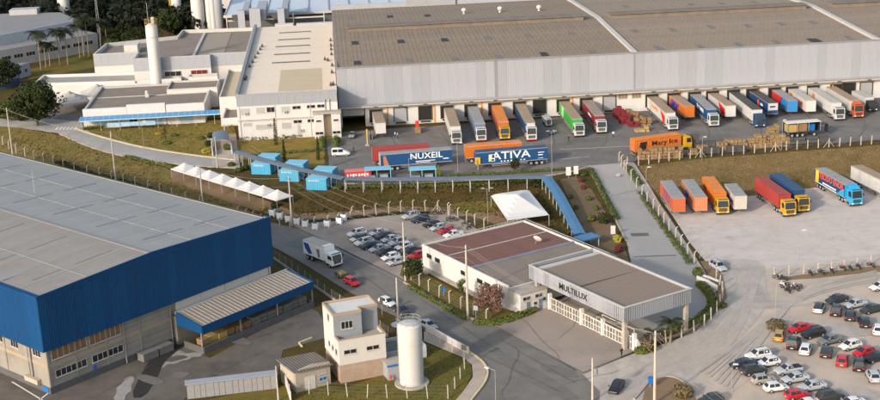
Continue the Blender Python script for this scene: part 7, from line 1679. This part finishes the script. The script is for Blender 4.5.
cypress('dark conifer right of the rightmost back container',327,168,6.0,1.1,5)
cypress('slim dark conifer beside the drive-in lawn',318.5,160,5.4,.8,6)
# palms
def palm_meshes(L, seed):
    out = []
    rn = random.Random(seed); mb = MB(); N = 7; pts = []
    for i in range(N+1):
        s = i/N; pts.append(Vector((L*s*(1-.12*s), 0, L*(.38*s-.75*s*s))))
    for i in range(N):
        a, b = pts[i], pts[i+1]; w0 = L*.16*math.sin(PI*(.12+.85*i/N)); w1 = L*.16*math.sin(PI*(.12+.85*(i+1)/N))
        for sg in (-1,1):
            for k in range(3):
                f0, f1 = k/3, k/3+.2; p = a.lerp(b, f0); q = a.lerp(b, f1); w_ = w0+(w1-w0)*f0; mb.face([p, q, q+Vector((w_*.5, sg*w_*1.5, -w_*.55)), p+Vector((w_*.45, sg*w_*1.5, -w_*.6))])
        mb.tube(tuple(a), tuple(b), .03, 3, caps=False)
    return mb.mesh('frond', l_palm)
fm_ = {}
def palm(label, px, py, h_, L=2.6, nf=13, seed=1, p=None):
    p = p or G(px, py); t = thing('palm_tree', label, 'palm tree', tuple(p), 0, 'palm trees'); rn = random.Random(seed)
    MB().tube((0,0,-.2),(.15,.1,h_*.5),.22,8,r2=.17).tube((.15,.1,h_*.5),(0,0,h_),.17,8,r2=.13).build('trunk', m_ptrunk, t)
    if L not in fm_: fm_[L] = palm_meshes(L, 1)
    for k in range(nf):
        o = put('frond', fm_[L], t, (0,0,h_)); o.rotation_euler = (rn.uniform(-.15,.15), rn.uniform(-.55,.35), 2*PI*k/nf+rn.uniform(-.2,.2))
    return t
pl = [(20,58,10.5,'palm first from the left in front of the grey factory'),(41,70,9.5,'palm second from the left in front of the grey factory'),(46,68,6.5,'short palm just right of the second one'),(60,66,9.0,'palm in the middle of the factory row, left of a pair'),(68,65,8.5,'right palm of the middle pair before the factory'),(50,66,5.5,'low bushy palm between second and middle palms'),(84,56,10.5,'tall palm near the right end of the factory'),(80,58,8.5,'palm tucked left of the tall one at the factory end'),(89,57,9.5,'rightmost tall palm of the factory row'),(101,50,7.5,'palm behind the plant hall corner, left one'),(107,48,6.5,'palm behind the plant hall corner, right one')]
for i, (px, py, h_, lb) in enumerate(pl): palm(lb, px, py, h_*(1.28 if i else .6), 4.3 if h_ > 7 else 3.4, 17, i+1)
palm('palm on the verge under the gate canopy corner', 670, 343, 3.6, 2.3, 13, 31); palm('small palm just left of the verge palm, partly under the canopy', 653, 347, 2.4, 1.9, 11, 32)
# hedges
def hedge(label, pts, w_, h_, mat=l_hedge, dens=90, seed=1, size=.17, name='hedge', smooth=0):
    P = line_pts(pts, step=.8, smooth=smooth); rn = random.Random(seed); mb = MB(); o = P[0].copy()
    for q in P:
        c = q-o; hh = h_*rn.uniform(.85,1.15); leaves(mb, (c.x,c.y,c.z+hh*.5), (w_*.62+.2,w_*.62+.2,hh*.55), dens, size, rn, shell=.7)
    for i_, (q0, q1) in enumerate(zip(P[:-1], P[1:])):
        a_, b_ = q0-o, q1-o; mb.tube((a_.x,a_.y,a_.z+h_*.38),(b_.x,b_.y,b_.z+h_*.38),h_*.42,7)
    ob = mb.build(name, mat, None, tuple(o)); return tag(ob, label, 'hedge')
hedge('clipped green hedge curving beside the gate ramp', [(700,287),(706,292),(713,302),(711,312),(700,322),(688,327),(676,331),(664,336)], 1.2, 1.25, dens=150, smooth=1)
hedge('clipped green hedge at the forecourt corner', [(478,324),(492,325),(506,322),(519,317.5),(533,312)], 1.3, .95, dens=160)
hedge('low yellow-green hedge along the gatehouse fence', [(411,288),(424,295.5),(438,303.5),(452,311.5),(466,319.5)], 1.0, .75, dens=60)
hedge('long low hedge along the front of the admin block', [(84,130),(110,127.5),(150,124.5),(190,121),(222,118.5)], 1.3, .9, dens=34, size=.22)
hedge('hedge below the walkway along the bank top', [(320,186),(345,187.5),(400,187),(440,186.5),(480,185),(540,181)], 1.3, .7, dens=30, size=.22)
hedge('hedge along the kerb of the dock yard', [(440,178),(470,175.5),(500,174.5),(548,171.5),(570,170)], .9, .7, mat=l_mid, dens=24, size=.2)
hedge('hedge line along the left edge of the ramp', [(590,170),(597,182),(604,196),(610,208),(617,220)], .9, .8, mat=l_mid, dens=34, size=.2)
hedge('hedge in front of the white office wall', [(243,140.5),(262,139.5),(290,138),(312,136)], 1.3, 1.0, dens=30, size=.22)
hedge('low hedge on the upper lawn before the containers', [(250,156),(280,154),(305,152),(322,151)], 1.0, .6, dens=26, size=.22)
hedge('dark weedy strip at the foot of the bank behind the blue warehouse', [(58,163),(90,175),(125,184),(160,194)], 1.6, .8, mat=l_dark, dens=26, size=.25)
hedge('green weeds along the lower edge of the service road', [(126,157.5),(140,161),(150,163.5),(168,167),(180,169)], 1.4, .7, dens=26, size=.22)
hedge('weeds along the fence at the foot of the walkway bank', [(300,222),(340,220),(370,217),(400,214.5),(430,213)], .9, .4, mat=l_dark, dens=18, size=.2)
hedge('two-step green hedge beside the porch towers', [(322,148),(323,141)], 1.3, 1.6, dens=50, size=.2)
hedge('green hedge right of the porch towers', [(336,147),(337,141)], 1.3, 1.6, dens=50, size=.2)
hedge('weeds between fence and ramp kerb', [(640,193),(655,215),(668,234),(682,252),(690,264)], 1.2, .55, mat=l_mid, dens=24, size=.2)
hedge('dark weeds along the bottom of the lot embankment fence', [(627,168),(640,185)], 1.4, .8, mat=l_mid, dens=36, size=.2)
shr = [(588,250,1.0,.9,l_dark,'x'),(604,223,2.6,2.3,l_dark,'large round dark shrub beside the ramp garden'),(592,221.5,1.6,1.5,l_hedge,'round green shrub left of the large dark one'),(618,242,1.7,1.6,l_yel,'yellow shrub beside the white board on the ramp verge'),(619,252,1.9,1.5,l_red,'dark red shrub near the end of the walkway'),(584,189,1.2,.9,l_red,'small reddish shrub at the top of the garden'),(580,182,1.1,.9,l_red,'tiny reddish shrub below the information boards'),(589,200,1.3,.9,l_mid,'small green shrub in the middle of the garden'),(583,176,1.3,.9,l_mid,'small green shrub beside the right information board'),(596,210,1.3,.9,l_mid,'small green shrub above the round ones'),(697,277,2.2,1.9,l_hedge,'round yellow-green bush at the end of the sloping fence'),
 (722,308,1.6,1.0,l_hedge,'low bush at the outer bend of the verge'),(776,329,3.4,1.6,l_dry,'dry brown shrub behind the golden hatchback'),(686,398,3.2,2.2,l_dry,'dry shrub at the bottom edge of the verge'),(649,351,2.4,1.9,l_dry,'pinkish dry shrub at the foot of the slanted gate post'),(640,353,1.8,1.1,l_hedge,'green low shrub beside the slanted gate post'),(228,150,2.0,1.6,l_hedge,'clipped shrub beside the arched entrance canopy'),(208,146,1.8,1.5,l_dark,'dark shrub left of the arched entrance canopy'),(211,138,1.8,1.5,l_dark,'dark shrub on the corner of the green lawn'),(206,153,2.2,1.3,l_yel,'mustard-coloured shrub at the lawn end'),(166,144,2.4,.7,l_hedge,'low ring of green around the bare tree'),(175,136,2.0,.6,l_hedge,'low green shrub on the lawn right of the bare tree'),(200,139,2.0,.8,l_hedge,'low green shrub near the lawn corner'),(158,134.5,1.6,.6,l_yel,'low yellow shrub left of the bare tree'),
 (246,170,1.6,1.1,l_dark,'dark shrub left of the front blue container'),(238,172,1.8,1.0,l_mid,'green shrub near the foot of the lawn pole'),(232,166,1.8,1.0,l_mid,'green shrub at the top of the tent terrace'),(300,190,1.6,1.0,l_mid,'green shrub between middle and right front containers'),(338,189,2.0,1.0,l_mid,'green shrub right of the rightmost front container'),(275,208,1.6,1.3,l_dark,'dark shrub below the last peaked tents'),(263,211,1.5,1.0,l_yel,'yellowish shrub beside the white square tanks'),(438,302,1.2,.9,l_mid,'x2'),(570,198,1.2,.8,l_mid,'low shrub along the bright blue walkway, upper one'),(575,209,1.2,.8,l_mid,'low shrub along the bright blue walkway, lower one'),(536,186.5,3.0,1.3,l_dark,'dark shrub at the bend of the walkway')]
smc = {}
for i, (px, py, w_, h_, mt, lb) in enumerate(shr):
    if lb in ('x','x2'): continue
    rn = random.Random(i); mb = MB()
    for k in range(5): leaves(mb, (rn.uniform(-.2,.2)*w_,rn.uniform(-.2,.2)*w_,h_*.45), (w_*.42,w_*.42,h_*.5), 90, .14+.02*w_, rn, shell=.7)
    tag(mb.build('shrub', mt, None, tuple(G(px, py))), lb, 'shrub')
# rows of small plants on the shade-canopy lawn
mb = MB(); rn = random.Random(5)
for i in range(11):
    f = i/10; q = G(545+f*24, 190+f*44)
    leaves(mb, (q.x,q.y,q.z+.2), (.45,.45,.3), 40, .14, rn)
    if i < 9: q = G(538+f*22, 193+f*40); leaves(mb, (q.x,q.y,q.z+.2), (.4,.4,.3), 36, .14, rn)
tag(mb.build('ground_cover', l_mid), kind='stuff')
# grass tufts scattered on banks and embankment
mb = MB(); rn = random.Random(9)
def scatter(poly, n, s, hgt):
    xs = [q[0] for q in poly]; ys = [q[1] for q in poly]; c = 0
    W_ = [tuple(G(x, y)[:2]) for x, y in poly]; x0, x1, y0, y1 = min(q[0] for q in W_), max(q[0] for q in W_), min(q[1] for q in W_), max(q[1] for q in W_)
    A_, B2, E2, L2 = _pre(W_)
    while c < n:
        x, y = rn.uniform(x0,x1), rn.uniform(y0,y1)
        ins = ((A_[:,1] > y) != (B2[:,1] > y)) & (x < (B2[:,0]-A_[:,0])*(y-A_[:,1])/np.where(B2[:,1]==A_[:,1],1e-9,B2[:,1]-A_[:,1])+A_[:,0])
        if ins.sum() % 2 == 0: continue
        c += 1; z = H(x,y)+.03; k = s*rn.uniform(.6,1.4); a = rn.random()*PI; dx, dy = math.cos(a)*k, math.sin(a)*k; hh = hgt*rn.uniform(.5,1.4)
        mb.face([(x-dx,y-dy,z),(x+dx,y+dy,z),(x+dx*.6+rn.uniform(-.1,.1),y+dy*.6,z+hh),(x-dx*.7,y-dy*.7+rn.uniform(-.1,.1),z+hh*.8)])
scatter([(640,167),(700,160),(880,146),(1000,136),(1000,172),(880,179),(805,187),(745,195),(700,199),(664,202)], 9000, .15, .11)
tag(mb.build('embankment_tufts', M('embankment_blade', (0.145,0.095,0.04), .95, world=True, scale=.3, col2=(0.22,0.15,0.064), spec=.1)), kind='stuff')
mb = MB()
tag(mb.build('bank_tufts', M('bank_blade', (0.10,0.072,0.024), .95, world=True, scale=.3, col2=(0.19,0.14,0.05), spec=.1)), kind='stuff') if len(mb.v) else None
mb = MB()
scatter([(20,128),(60,136),(110,154),(160,163),(172,180),(240,208),(290,222),(245,214),(130,184),(0,148)], 2600, .18, .18)
tag(mb.build('bank_tufts', M('bank_blade', (0.10,0.072,0.024), .95, world=True, scale=.3, col2=(0.19,0.14,0.05), spec=.1)), kind='stuff')
mb = MB()
scatter([(300,197),(400,189),(540,183),(560,230),(470,214),(400,208),(345,214),(290,218)], 2600, .22, .18)
tag(mb.build('dry_grass_tufts', M('dry_grass_blade', (0.06,0.04,0.014), .95, world=True, scale=.3, col2=(0.10,0.068,0.024), spec=.1)), kind='stuff')
mb = MB()
scatter([(290,392),(345,390),(392,375),(426,340),(468,360),(470,374),(452,400),(430,430),(280,420)], 2200, .12, .12)
scatter([(84,131),(232,120),(234,133),(212,138),(212,156),(150,148),(122,142)], 1500, .2, .15)
scatter([(408,266),(424,276),(470,302),(500,318),(478,321),(440,299)], 700, .14, .12)
tag(mb.build('lawn_tufts', M('lawn_blade', (0.06,0.07,0.02), .95, world=True, scale=.4, col2=(0.12,0.12,0.035), spec=.1)), kind='stuff')
hmore = 1
# forest behind the plant
mb = MB(); rn = random.Random(21)
def fz(x, y): return HZ+max(-0.4, hill_z(x, y))
ft = []
for y in range(478, 800, 9):
    for x in range(-300, 20, 9):
        X, Y = x+rn.uniform(-4,4), y+rn.uniform(-4,4)
        yl = OD[1]+(X-OD[0])*math.tan(R(YD)); k_ = (Y-yl)
        if k_ < 150 and X > -135: continue
        if X > -80 and k_ < 200: continue
        if X > -72 : continue
        if X < -95 and k_ < 168: continue
        ft.append((X, Y))
for (X, Y) in ft:
    w_ = rn.uniform(7,12); h_ = rn.uniform(7,12); z = fz(X, Y); nn = 150 if Y < 620 else 60
    for k in range(4): leaves(mb, (X+rn.uniform(-.25,.25)*w_,Y+rn.uniform(-.25,.25)*w_,z+h_*rn.uniform(.4,.85)), (w_*.36,w_*.36,h_*.32), nn//4, .95 if Y < 620 else 1.5, rn)
tag(mb.build('forest', l_forest), kind='stuff')
mb = MB()
for (X, Y) in ft[::3]: z = fz(X, Y); mb.tube((X,Y,z-1),(X,Y,z+6),.3,5,r2=.15)
tag(mb.build('forest_trunks', m_trunk), kind='stuff')
for i, (px, py, w_, h_) in enumerate(((118,47,8,5),(128,46,8,5.5),(139,45,9,6),(112,50,6,4))):
    p = ray(px, py, 3); tree('small_tree', '%s of the mixed trees behind the plant hall roof' % ['second from the left','third from the left','rightmost','leftmost'][i], 0, 0, w_, h_, .6, l_mid if i % 2 else l_dark, n=900, clumps=10, size=.42, seed=50+i, p=Vector((p.x,p.y,HZ)), group='mixed trees behind the plant hall')
tl = thing('lattice_tower', 'thin lattice mast rising from the forest on the left', 'mast', tuple(ray(100,40,4)))
for s in (-.5,.5):
    for q in (-.5,.5): MB().tube((s,q,0),(s*.4,q*.4,15),.06,4).build('leg', m_cladj, tl)
for z in range(1,15,2): MB().box(-.45,.45,-.45,.45,z,z+.06).build('brace', m_cladj, tl)
